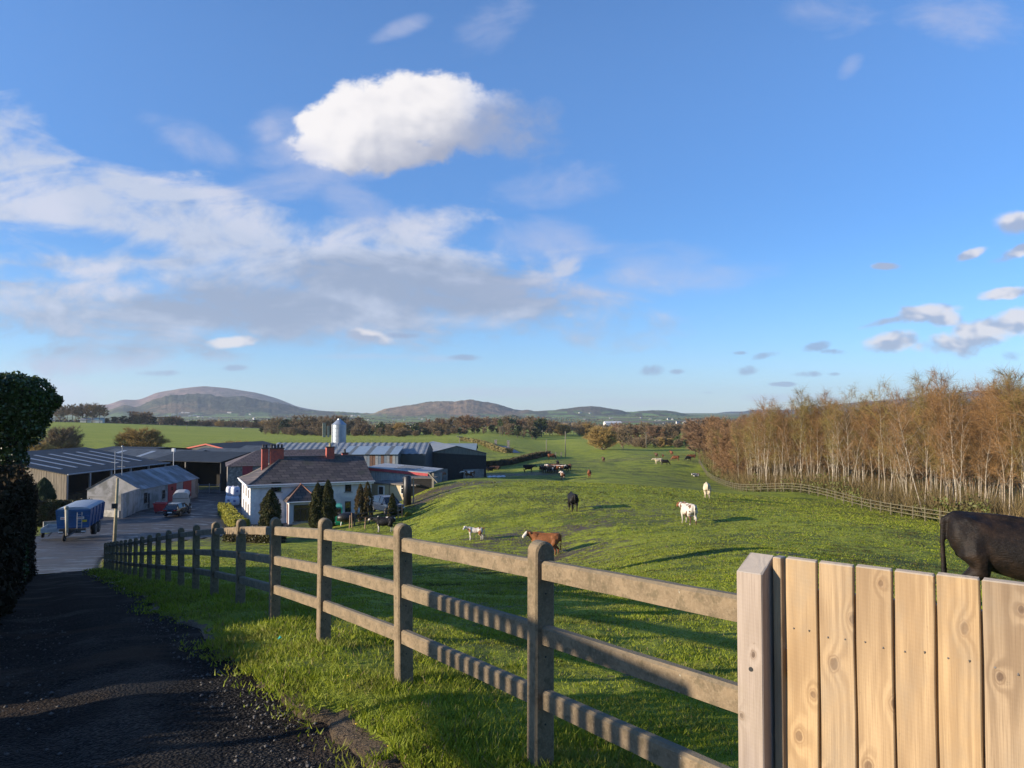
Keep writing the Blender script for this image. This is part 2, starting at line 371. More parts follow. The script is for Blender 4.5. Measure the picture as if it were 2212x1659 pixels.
def build_ground():
    ang = np.concatenate([np.linspace(-R(42), R(42), 861), np.linspace(R(42), 2*PI-R(42), 72)[1:-1]])
    nr = 440; r = 0.5*np.exp(np.arange(nr)/(nr-1)*math.log(9600/0.5))
    A, RR = np.meshgrid(ang, r); x = np.sin(A)*RR; y = np.cos(A)*RR
    x = x.ravel(); y = y.ravel(); z = HN(x, y)
    s, t = st(x, y)
    # lumps of a grazed field
    fade = np.clip(1-RR.ravel()/160, 0, 1)
    z = z+(fbm(x*1.3, y*1.3, 11)-0.5)*0.10*fade+(fbm(x*5, y*5, 21, 3)-0.5)*0.05*np.clip(1-RR.ravel()/60, 0, 1)
    et = edge_t(s)
    lane = (t > et+0.03) & (t < 6.5) & (s < 41)
    verge = np.clip(1-np.abs(t-0.1)/0.9, 0, 1)*(s < 40)
    z = z+verge*0.05
    z = np.where((t > et-0.28) & (t < 6.5) & (s < 41), z-0.06*np.clip((t-et+0.28)/0.28, 0, 1)-0.2*np.clip((t-et)/0.12, 0, 1), z)
    din = np.where(inpoly(x, y, YARD), polydist(x, y, YARD), 0)
    z = z-np.clip(din/0.8, 0, 1)*0.3
    # mud
    mud = mud_shade_at(x, y)
    near = (s > -9) & (s < -0.8) & (t > -0.6) & (t < 1.2); mud = np.where(near, np.maximum(mud, 0.95), mud)
    bank = 1.35*np.exp(-((t-et)/np.where(s < 0.8, 0.3, 0.14))**2)*(s < 38)*(s > -6); mud = np.maximum(mud, bank*1.0)
    mud = np.maximum(mud, np.where((din < 1) & (polydist(x, y, YARD) < 1.2), 0.8, 0))
    mud = np.maximum(mud, np.where((x < -18) & (x > -80) & (y > 60) & (y < 128), 0.62, 0))
    nA = len(ang); idx = np.arange(nr*nA).reshape(nr, nA); nx = np.roll(idx, -1, 1)
    q = np.stack([idx[:-1], nx[:-1], nx[1:], idx[1:]], -1).reshape(-1, 4)[:, ::-1]
    V = np.stack([x, y, z], 1)
    me = npmesh('ground', V, q, 4, {'mud': mud})
    m, n, b = newmat('pasture')
    co = n.coord(); X, Y_, Z_ = n.sep(co)
    a = n.noise(co, 0.05, 5, 0.6); c2 = n.noise(co, 1.1, 8, 0.68); c3 = n.noise(co, 8.0, 6, 0.7); c4 = n.noise(co, 40.0, 3, 0.6)
    g = n.mix(c2.ss(0.35, 0.65), (0.27, 0.305, 0.020), (0.175, 0.22, 0.015))
    g = n.mix(a.ss(0.4, 0.62)*0.6, g, (0.28, 0.30, 0.030))
    g = n.mix(c3.ss(0.5, 0.75)*0.6, g, (0.27, 0.26, 0.055))
    # far fields: a patchwork with hedges
    d = (X*X+Y_*Y_)._m('POWER', 0.5)
    wv = n.comb(X+(n.noise(co, 0.004, 3)-0.5)*120.0, Y_*0.6+(n.noise(co, 0.005, 3)-0.5)*90.0, 0.0)
    cell = n.new('ShaderNodeTexVoronoi'); n.link(wv, cell.inputs['Vector']); cell.inputs['Scale'].default_value = 0.0062
    cs = n.sep(cell.outputs['Color'])
    fieldc = n.mix(cs[0].ss(0.2, 0.8), (0.12, 0.19, 0.03), (0.20, 0.26, 0.05))
    fieldc = n.mix(cs[1].gt(0.82), fieldc, (0.14, 0.11, 0.06))
    edge = n.voro(wv, 0.0062, 'DISTANCE_TO_EDGE')
    fieldc = n.mix((edge._m('LESS_THAN', 0.07))*0.9, fieldc, (0.05, 0.048, 0.03))
    fieldc = n.mix(n.noise(co, 0.02, 5, 0.7).ss(0.55, 0.68)*0.8, fieldc, (0.07, 0.06, 0.04))
    g = n.mix(d.ss(640, 760), g, fieldc)
    # darker tufts, droppings and hoof prints, their low sun shade put into the colour
    tf = n.noise(n.scale(co, (1, 0.8, 1)), 3.2, 8, 0.75); tf2 = n.noise(co, 0.22, 5, 0.6)
    fd = 1.0-d.ss(150, 500)
    g = n.mix((tf+(tf2-0.5)*0.9).ss(0.51, 0.60)*fd*0.75, g, (0.045, 0.075, 0.012))
    g = n.mix((n.noise(co, 0.8, 7, 0.7)+(tf2-0.5)*0.6).ss(0.55, 0.63)*fd*0.7, g, (0.06, 0.085, 0.014))
    mu = n.attr('mud')
    mf = (mu+(c2-0.5)*1.8+(c3-0.5)*2.4+(n.noise(n.scale(co, (0.5, 1.1, 1)), 1.7, 7, 0.7)-0.5)*2.4).ss(0.66, 0.86)
    mudc = n.mix(c3.ss(0.35, 0.65), (0.05, 0.034, 0.018), (0.10, 0.068, 0.036))
    col = n.mix(mf, g, mudc)
    # trodden lines worn by the herd
    tr = n.noise(n.scale(co, (1.0, 0.22, 1)), 0.9, 4, 0.55, 1.2)
    near_ = 1.0-d.ss(200, 420)
    trk = (0.022-(tr-0.5).abs()).ss(0.0, 0.014)*n.noise(co, 0.05, 3).ss(0.46, 0.55)*near_
    col = n.mix(trk*0.8, col, (0.04, 0.038, 0.016))
    n.link(col, b.inputs['Base Color']); n.link(0.9-mf*0.35, b.inputs['Roughness']); b.inputs['Specular IOR Level'].default_value = 0.25
    h = c2*0.5+c3*0.35+c4*0.12-mf*0.15-trk*0.2
    n.link(n.bump(h, 0.9, 0.35), b.inputs['Normal'])
    g = link('ground', me, m, None, True); tag(g, 'green grazed pasture with muddy hoof worn patches', 'ground', kind='structure')
build_ground()
def build_lane():
    S = np.arange(-9, 41.5, 0.085); T = np.linspace(0, 1, 62)
    s, tt = np.meshgrid(S, T, indexing='ij')
    t = edge_t(s)-0.16+tt*(5.6-edge_t(s))
    x = FO[0]+FD[0]*s+FN[0]*t; y = FO[1]+FD[1]*s+FN[1]*t
    z = HN(x.ravel(), y.ravel()).reshape(x.shape)-0.055
    z += 0.03*np.cos((t-1.75)*2*PI/1.55)*np.clip((t-0.9)*2, 0, 1)+(fbm(x*0.7, y*0.7, 31, 2)-0.5)*0.05*np.clip(1.2-s/16, 0.15, 1)+(fbm(x*7, y*7, 37)-0.5)*0.03*np.clip(1.3-s/14, 0.1, 1)
    idx = np.arange(s.size).reshape(s.shape)
    q = np.stack([idx[:-1, :-1], idx[:-1, 1:], idx[1:, 1:], idx[1:, :-1]], -1)
    me = npmesh('lane', np.stack([x.ravel(), y.ravel(), z.ravel()], 1), q)
    m, n, b = newmat('lane_stone')
    co = n.coord()
    v1 = n.voro(co, 38, 'F1'); v2 = n.voro(co, 90, 'F1'); nz = n.noise(co, 1.4, 6, 0.65); nf = n.noise(co, 30, 4, 0.7)
    cc = n.new('ShaderNodeTexVoronoi'); n.link(co, cc.inputs['Vector']); cc.inputs['Scale'].default_value = 38
    cr = n.sep(cc.outputs['Color'])[0]
    col = n.mix(cr, (0.010, 0.009, 0.0085), (0.062, 0.055, 0.047))
    col = n.mix(nz.ss(0.42, 0.6), col, (0.018, 0.0155, 0.0135))
    col = n.mix((v1+(cr-0.5)*0.3).ss(0.42, 0.6), col, (0.005, 0.004, 0.0035))
    mudf = n.noise(co, 0.55, 5, 0.6).ss(0.55, 0.7)
    col = n.mix(mudf*0.6, col, (0.052, 0.033, 0.019))
    n.link(col, b.inputs['Base Color'])
    n.link(n.mix(n.noise(co, 0.8, 4).ss(0.5, 0.62), (0.92,)*3, (0.7,)*3), b.inputs['Roughness'])
    b.inputs['Specular IOR Level'].default_value = 0.12
    h = (1.0-v1*1.4)*(1.0-mudf*0.5)+(1.0-v2)*0.35+nf*0.6
    n.link(n.bump(h, 1.0, 0.035), b.inputs['Normal'])
    tag(link('lane', me, m, None, True), 'dark stony lane running downhill to the farm yard', 'lane', kind='structure')
build_lane()
def build_yard():
    st_ = 0.45; gx = np.arange(-76, -18, st_); gy = np.arange(37, 129, st_)
    X, Y = np.meshgrid(gx, gy); ins = inpoly(X, Y, YARD)
    z = HN(X.ravel(), Y.ravel())+(fbm(X.ravel()*0.4, Y.ravel()*0.4, 7)-0.5)*0.06-0.02
    idx = np.arange(X.size).reshape(X.shape)
    c = ins[:-1, :-1] & ins[1:, 1:] & ins[:-1, 1:] & ins[1:, :-1]
    q = np.stack([idx[:-1, :-1], idx[:-1, 1:], idx[1:, 1:], idx[1:, :-1]], -1)[c]
    used = np.unique(q); mp = np.full(X.size, -1); mp[used] = np.arange(len(used))
    V = np.stack([X.ravel(), Y.ravel(), z], 1)[used]
    me = npmesh('yard', V, mp[q])
    m, n, b = newmat('wet_concrete'); co = n.coord()
    a = n.noise(co, 0.35, 6, 0.65); f = n.noise(co, 6, 5, 0.6)
    col = n.mix(a.ss(0.42, 0.6), (0.015, 0.015, 0.017), (0.029, 0.027, 0.027)); col = n.mix(f.ss(0.5, 0.7)*0.5, col, (0.06, 0.055, 0.05))
    br = n.new('ShaderNodeTexBrick'); n.link(n.scale(co, 0.18), br.inputs['Vector']); br.inputs['Mortar Size'].default_value = 0.006; br.offset = 0
    br.inputs['Scale'].default_value = 1.0; n.link(E(n.nt, br.outputs['Fac'])*0.7, n.new('ShaderNodeMath').inputs[0])
    col = n.mix(E(n.nt, br.outputs['Fac'])*0.6, col, (0.03, 0.03, 0.03))
    n.link(col, b.inputs['Base Color'])
    wet = n.noise(n.scale(co, (0.5, 1.2, 1)), 0.8, 6, 0.65).ss(0.5, 0.64)
    n.link(0.7-wet*0.42, b.inputs['Roughness']); n.link(n.bump(f+a*0.5, 0.25, 0.02), b.inputs['Normal'])
    tag(link('yard', me, m, None, True), 'wet grey concrete farm yard between the house and sheds', 'yard', kind='structure')
build_yard()
# ------------------------------------------------------------------ hills
def hill(name, prof, R0, depth, mat, label, amp=0.02, bump=0.02, tail=0.93, fine=2, seed=0, low=899):
    xs = np.array([p[0] for p in prof], float); ys = np.array([p[1] for p in prof], float)
    gx = np.arange(xs[0], xs[-1]+1, fine); gy = np.interp(gx, xs, ys)
    k = np.ones(9)/9; gy = np.convolve(np.pad(gy, 4, 'edge'), k, 'valid'); gy = gy-bump*22*(fbm(gx/7.0, gx*0+seed, 17, 4)-0.5)
    nr = 46; rr = np.linspace(0, 1, nr); V = []
    theta = np.arctan((gx-1106)/F/math.cos(PITCH))
    for i, q in enumerate(rr):
        Rr = R0-depth+2*depth*q
        top = np.array([P(x, y, R0*math.cos(t)).z for x, y, t in zip(gx, gy, theta)])
        w = math.exp(-((q-0.5)/0.24)**2) if q < 0.5 else math.exp(-((q-0.5)/0.3)**2)
        X = np.sin(theta)*Rr; Y = np.cos(theta)*Rr
        g0 = P(1106, low, R0).z-25
        rel = top-g0
        nz = (fbm(X/260+seed, Y/260, 5+seed, 5)-0.5)*2
        z = g0+rel*w+nz*rel*amp*6*w*(1-w)*1.6+(fbm(X/45, Y/45, 9+seed, 4)-0.5)*bump*260*w
        V.append(np.stack([X, Y, z], 1))
    V = np.concatenate(V); n = len(gx); idx = np.arange(nr*n).reshape(nr, n)
    qd = np.stack([idx[:-1, :-1], idx[:-1, 1:], idx[1:, 1:], idx[1:, :-1]], -1)
    me = npmesh(name, V, qd)
    return tag(link('hill', me, mat, None, True), label, 'hill', kind='structure')
def hillmat(name, top, mid, wood, field, z0, z1, wamt=0.5):
    m, n, b = newmat(name); co = n.coord(); X, Y, Z = n.sep(co)
    a = n.noise(co, 0.004, 6, 0.65); f = n.noise(co, 0.02, 5, 0.7)
    col = n.mix(a.ss(0.4, 0.6), top, mid)
    col = n.mix(n.noise(co, 0.0028, 5, 0.7).ss(1-wamt-0.05, 1-wamt+0.05), col, wood)
    wv = n.scale(co, (1, 0.55, 0)); cell = n.new('ShaderNodeTexVoronoi'); n.link(wv, cell.inputs['Vector']); cell.inputs['Scale'].default_value = 0.006
    cs = n.sep(cell.outputs['Color'])
    fc = n.mix(cs[0], field, tuple(x*1.5 for x in field))
    fc = n.mix(n.voro(wv, 0.006, 'DISTANCE_TO_EDGE')._m('LESS_THAN', 0.09)*0.9, fc, (0.05, 0.05, 0.035))
    col = n.mix(((Z-z0)*(-1.0/(z1-z0))+1.0+(a-0.5)*1.4).ss(0.35, 0.7), col, fc)
    col = n.mix(f.ss(0.45, 0.65)*0.65, col, (0.035, 0.038, 0.026)); col = n.mix(n.noise(n.scale(co, (1, 0.6, 2)), 0.009, 6, 0.7).ss(0.54, 0.62)*0.6, col, tuple(x*1.7 for x in mid))
    n.link(col, b.inputs['Base Color']); b.inputs['Roughness'].default_value = 0.95; b.inputs['Specular IOR Level'].default_value = 0.1
    n.link(n.bump(f+a, 1.0, 12.0), b.inputs['Normal'])
    return m
hm1 = hillmat('heather', (0.17, 0.10, 0.10), (0.22, 0.14, 0.11), (0.10, 0.075, 0.06), (0.09, 0.14, 0.04), -60, 20, 0.4)
hm2 = hillmat('hill_wood', (0.16, 0.105, 0.06), (0.085, 0.075, 0.045), (0.03, 0.038, 0.022), (0.09, 0.14, 0.04), -45, 40, 0.52)
hm3 = hillmat('hill_bracken', (0.21, 0.135, 0.075), (0.16, 0.115, 0.065), (0.06, 0.065, 0.035), (0.09, 0.14, 0.04), -45, 15, 0.42)
hm4 = hillmat('hill_brown', (0.11, 0.085, 0.055), (0.085, 0.075, 0.05), (0.045, 0.045, 0.03), (0.09, 0.15, 0.045), -30, 45, 0.45)
hm5 = hillmat('hill_far', (0.05, 0.055, 0.05), (0.045, 0.05, 0.045), (0.03, 0.036, 0.03), (0.05, 0.06, 0.04), -80, -40, 0.5)
hill('mountain', [(120, 890), (160, 880), (184, 874), (225, 875), (238, 873), (265, 863), (298, 864), (314, 859), (339, 848), (393, 839), (440, 834), (487, 838), (552, 848), (580, 855), (605, 863), (642, 878), (665, 883), (692, 887), (735, 890), (830, 897)], 6600, 1500, hm1, 'tall rounded mauve heather mountain on the left skyline', 0.012, 0.006, seed=1, low=900)
hill('forest_hill', [(170, 900), (215, 893), (236, 886), (266, 876), (293, 880), (310, 875), (325, 867), (350, 858), (374, 853), (400, 854), (423, 850), (450, 853), (487, 857), (528, 857), (553, 863), (590, 868), (618, 874), (660, 886), (700, 889), (735, 889), (770, 893), (840, 896), (900, 900)], 4700, 1100, hm2, 'dark wooded lower hill in front of the mountain', 0.03, 0.08, seed=2)
hill('bracken_hill', [(760, 902), (800, 897), (830, 885), (867, 878), (905, 873), (913, 869), (940, 867), (980, 867), (1006, 863), (1030, 866), (1051, 869), (1086, 876), (1114, 885), (1158, 888), (1230, 898)], 4400, 900, hm3, 'brown bracken covered hill in the centre of the skyline', 0.03, 0.06, seed=3)
hill('moor_hill', [(1100, 898), (1140, 890), (1171, 888), (1215, 884), (1250, 879), (1283, 878), (1324, 883), (1359, 891), (1379, 888), (1428, 886), (1461, 889), (1488, 896), (1560, 899)], 4200, 800, hm4, 'low brown double topped hill right of centre', 0.02, 0.035, seed=4)
hill('blue_hill', [(1470, 899), (1529, 895), (1573, 889), (1606, 889), (1625, 885), (1718, 885), (1790, 876), (1866, 867), (1923, 865), (2000, 854), (2090, 845), (2230, 840), (2500, 842)], 8200, 1100, hm5, 'long dark blue ridge behind the birch wood', 0.008, 0.004, seed=5, low=897)
# ------------------------------------------------------------------ vegetation generators
RNG = np.random.default_rng(5)
def leaves(name, pts, size, mat, parent=None, aspect=0.7, rng=RNG, normals=None, stretch=1.0):
    """many leaf-sized four-cornered faces scattered at the given points"""
    n = len(pts); d = rng.normal(size=(n, 3)); d /= np.linalg.norm(d, axis=1)[:, None]+1e-9
    if normals is not None: d = d*0.9+normals; d /= np.linalg.norm(d, axis=1)[:, None]+1e-9
    a = np.cross(d, rng.normal(size=(n, 3))); a /= np.linalg.norm(a, axis=1)[:, None]+1e-9
    b = np.cross(d, a); sz = (size*(0.6+0.8*rng.random(n)))[:, None]
    V = np.stack([pts+a*sz*stretch, pts+b*sz*aspect, pts-a*sz*stretch, pts-b*sz*aspect], 1).reshape(-1, 3)
    me = npmesh(name, V, np.arange(4*n).reshape(-1, 4), 4, {'rnd': np.repeat(rng.random(n), 4)})
    return link(name, me, mat, parent)
def leafmat(name, c1, c2, c3=None, rough=0.5, spec=0.4, scale=1.2, transl=0.2):
    if name in MATS: return MATS[name]
    m, n, b = newmat(name); r = n.attr('rnd')
    col = n.mix(r, c1, c2)
    col = n.mix(n.noise(n.coord(), scale, 3).ss(0.45, 0.62)*0.8, col, c3 or tuple(x*0.6 for x in c1))
    n.link(n.mix(n.rand()*0.35, col, tuple(x*1.4 for x in c2)), b.inputs['Base Color'])
    b.inputs['Roughness'].default_value = rough; b.inputs['Specular IOR Level'].default_value = spec
    if transl:
        t = n.new('ShaderNodeBsdfTranslucent'); n.link(col, t.inputs['Color']); mx = n.new('ShaderNodeMixShader'); mx.inputs[0].default_value = transl
        n.link(b.outputs[0], mx.inputs[1]); n.link(t.outputs[0], mx.inputs[2]); n.link(mx.outputs[0], n.nt.nodes['Material Output'].inputs[0])
    return m
def twigs(base, dirs, length, width, rng):
    n = len(base); L = (length*(0.5+rng.random(n)))[:, None]; tip = base+dirs*L
    s = np.cross(dirs, rng.normal(size=(n, 3))); s /= np.linalg.norm(s, axis=1)[:, None]+1e-9
    w = (np.asarray(width)*np.ones(n)/2)[:, None]
    return np.stack([base-s*w, base+s*w, tip], 1).reshape(-1, 3)
def make_tree(seed, h, spread, trunk_r, ntw, tw, tl, kind='bare', limbs=14, start=0.25, droop=0.0, stems=1, lean=0.05, asc=0.9, leafn=0, leafs=0.2):
    rng = np.random.default_rng(seed); mb = MB(); segs = []
    for stn in range(stems):
        ln = np.array([rng.normal()*lean, rng.normal()*lean])+((np.array([math.cos(stn*2.4+seed), math.sin(stn*2.4+seed)])*0.12) if stems > 1 else 0)
        hh = h*(1 if stn == 0 else 0.8+0.15*rng.random())
        pts = []; off = np.zeros(2)
        for i in range(9):
            q = i/8; off = off+rng.normal(size=2)*h*0.006; pts.append(np.array([ln[0]*hh*q+off[0], ln[1]*hh*q+off[1], hh*q]))
        mb.tube(pts, [max(0.012, trunk_r*(1-0.93*(i/8)**0.8)) for i in range(9)], 6)
        segs.append((pts[5], pts[8], 1.0))
        for j in range(limbs):
            q = start+(0.97-start)*((j+rng.random())/limbs); k = min(7, int(q*8)); p = pts[k]+(pts[k+1]-pts[k])*(q*8-k)
            if kind == 'birch': L = spread*(0.5+0.6*math.sin(PI*min(1, (q-start)/(1-start)*0.85+0.1)))*(0.7+0.6*rng.random())
            elif kind == 'dome': L = spread*math.sqrt(max(.1, 1-(q*.92)**2))*(0.75+0.35*rng.random())
            else: L = spread*math.sqrt(max(0.22, 1-((q-0.5)/0.55)**2))*(0.7+0.45*rng.random())
            az = j*2.4+rng.random()*0.9; up = asc*(0.6+0.7*rng.random())
            d = np.array([math.cos(az), math.sin(az), up]); d /= np.linalg.norm(d)
            mid = p+d*L*0.5+rng.normal(size=3)*L*0.04; e = p+d*L+np.array([0, 0, L*0.10]); r0 = trunk_r*(0.45-0.28*q)
            mb.tube([p, mid, e], [max(0.01, r0), max(0.008, r0*0.6), 0.006], 4)
            segs.append((p+(mid-p)*0.3, e, L/spread))
            for _ in range(3):
                t0 = 0.25+0.6*rng.random(); s0 = p+(e-p)*t0; d2 = d+rng.normal(size=3)*0.55; d2[2] = abs(d2[2])*0.8+0.1; d2 /= np.linalg.norm(d2); e2 = s0+d2*L*(0.45+0.2*rng.random())
                mb.tube([s0, e2], [max(0.008, r0*0.4), 0.005], 3, cap=False); segs.append((s0, e2, 0.6*L/spread))
    tm = mb.mesh('trunk'); tm.polygons.foreach_set('use_smooth', [True]*len(tm.polygons))
    wgt = np.array([s[2]*np.linalg.norm(s[1]-s[0]) for s in segs]); wgt /= wgt.sum()
    if ntw:
        k = rng.choice(len(segs), ntw, p=wgt); A = np.array([s[0] for s in segs])[k]; B = np.array([s[1] for s in segs])[k]
        t = rng.random(ntw)[:, None]**0.7; bp = A+(B-A)*t; ax = (B-A)/(np.linalg.norm(B-A, axis=1)[:, None]+1e-9)
        d = ax*0.7+rng.normal(size=(ntw, 3))*0.6; d[:, 2] += 0.25-droop; d /= np.linalg.norm(d, axis=1)[:, None]
        V = twigs(bp, d, tl, tw, rng)
        # secondary twiglets from the tips
        k2 = rng.integers(0, ntw, ntw); b2 = bp[k2]+d[k2]*tl*0.5*rng.random(ntw)[:, None]; d2 = d[k2]+rng.normal(size=(ntw, 3))*0.6; d2[:, 2] -= droop; d2 /= np.linalg.norm(d2, axis=1)[:, None]
        V = np.concatenate([V, twigs(b2, d2, tl*0.6, tw*0.7, rng)])
        cm = npmesh('crown', V, np.arange(len(V)).reshape(-1, 3), 3, {'rnd': np.repeat(rng.random(len(V)//3), 3)})
    else:
        k = rng.choice(len(segs), leafn, p=wgt); A = np.array([s[0] for s in segs])[k]; B = np.array([s[1] for s in segs])[k]
        pts = A+(B-A)*(rng.random(leafn)[:, None]**0.6)*1.05+rng.normal(size=(leafn, 3))*spread*0.11
        d = rng.normal(size=(leafn, 3)); a = np.cross(d, rng.normal(size=(leafn, 3))); a /= np.linalg.norm(a, axis=1)[:, None]; d /= np.linalg.norm(d, axis=1)[:, None]; b = np.cross(d, a); sz = (leafs*(0.6+0.8*rng.random(leafn)))[:, None]
        V = np.stack([pts+a*sz, pts+b*sz*.7, pts-a*sz, pts-b*sz*.7], 1).reshape(-1, 3)
        cm = npmesh('crown', V, np.arange(len(V)).reshape(-1, 4), 4, {'rnd': np.repeat(rng.random(leafn), 4)})
    return tm, cm
def place_tree(name, var, mats, loc, rz, sc, label, cat, group=None):
    r = empty(name, loc, rz, label, cat, group); r.scale = (sc if hasattr(sc, '__len__') else (sc,)*3)
    for nm, me, mt in (('trunk', var[0], mats[0]), ('crown', var[1], mats[1])):
        o = bpy.data.objects.new(nm, me); C.objects.link(o); o.parent = r
        if not me.materials: me.materials.append(mt)
        o.material_slots[0].link = 'OBJECT'; o.material_slots[0].material = mt
    return r
bark = M('bark', (0.12, 0.095, 0.07), (0.06, 0.05, 0.04), 6, 0.9)
m, n, b = newmat('birch_bark'); co = n.coord(); X, Y_, Z_ = n.sep(co)
mk = n.noise(n.scale(co, (2, 2, 7)), 1.6, 4, 0.6).ss(0.56, 0.62)
low = 1.0-Z_.ss(0.2, 1.6)
hi_ = Z_.ss(8, 12.5)
colr = n.mix(mk, (0.42, 0.37, 0.29), (0.06, 0.05, 0.04)); colr = n.mix(low*0.55, colr, (0.12, 0.10, 0.07)); colr = n.mix(hi_*0.6, colr, (0.22, 0.14, 0.09))
colr = n.mix(n.rand()*0.7+0.05, colr, (0.24, 0.18, 0.12))
n.link(colr, b.inputs['Base Color']); b.inputs['Roughness'].default_value = 0.8
def twigmat(name, a, bb, c=None): return leafmat(name, a, bb, c, 0.85, 0.15, 0.25, 0.0)
tw_birch = twigmat('birch_twigs', (0.155, 0.085, 0.036), (0.255, 0.145, 0.058), (0.115, 0.063, 0.036))
tw_birch2 = twigmat('birch_buds', (0.135, 0.105, 0.032), (0.215, 0.165, 0.05), (0.10, 0.07, 0.032))
tw_orange = twigmat('larch_twigs', (0.17, 0.10, 0.05), (0.25, 0.15, 0.075), (0.13, 0.08, 0.045))
tw_brown = twigmat('brown_twigs', (0.15, 0.112, 0.065), (0.27, 0.20, 0.115), (0.11, 0.085, 0.055))
tw_red = twigmat('beech_twigs', (0.17, 0.105, 0.062), (0.27, 0.17, 0.10), (0.11, 0.08, 0.055))
tw_gold = twigmat('willow_twigs', (0.26, 0.175, 0.06), (0.37, 0.26, 0.09), (0.19, 0.13, 0.05))
lf_ever = leafmat('ivy_leaf', (0.022, 0.042, 0.010), (0.075, 0.105, 0.022), None, 0.35, 0.5, 0.8, 0.1)
lf_dark = leafmat('yew_leaf', (0.016, 0.030, 0.012), (0.035, 0.05, 0.018), None, 0.6, 0.3, 0.5, 0.1)
lf_green = leafmat('bush_leaf', (0.05, 0.10, 0.02), (0.10, 0.15, 0.03), None, 0.5, 0.35, 0.6, 0.2)
BIR = [make_tree(100+i, 13, 1.9, 0.078, 1650, 0.019, 1.0, 'birch', 17, 0.30, 0.22, st_, 0.045, 1.7) for i, st_ in enumerate((1, 1, 2, 1, 2, 3, 1, 1))]
LAR = [make_tree(130+i, 12, 2.6, 0.12, 4200, 0.05, 0.85, 'bare', 22, 0.08, 0.05, 1, 0.03, 1.1) for i in range(3)]
BAR = [make_tree(150+i, 10, 4.3, 0.28, 3600, 0.10, 1.1, 'bare', 20, 0.06, 0.0, 1, 0.03, 0.8) for i in range(5)]
TAL = [make_tree(170+i, 14, 3.9, 0.30, 3200, 0.10, 1.1, 'bare', 16, 0.38, 0.0, 1, 0.03, 1.0) for i in range(4)]
EVE = [make_tree(190+i, 10, 3.3, 0.28, 0, 0, 0, 'bare', 18, 0.12, 0.0, 1, 0.03, 0.8, 2600, 0.30) for i in range(3)]
DOM = [make_tree(210+i, 7, 5.2, 0.30, 17000, 0.055, 1.0, 'dome', 60, 0.02, -0.05, 1, 0.02, 0.28) for i in range(2)]
random.seed(3)
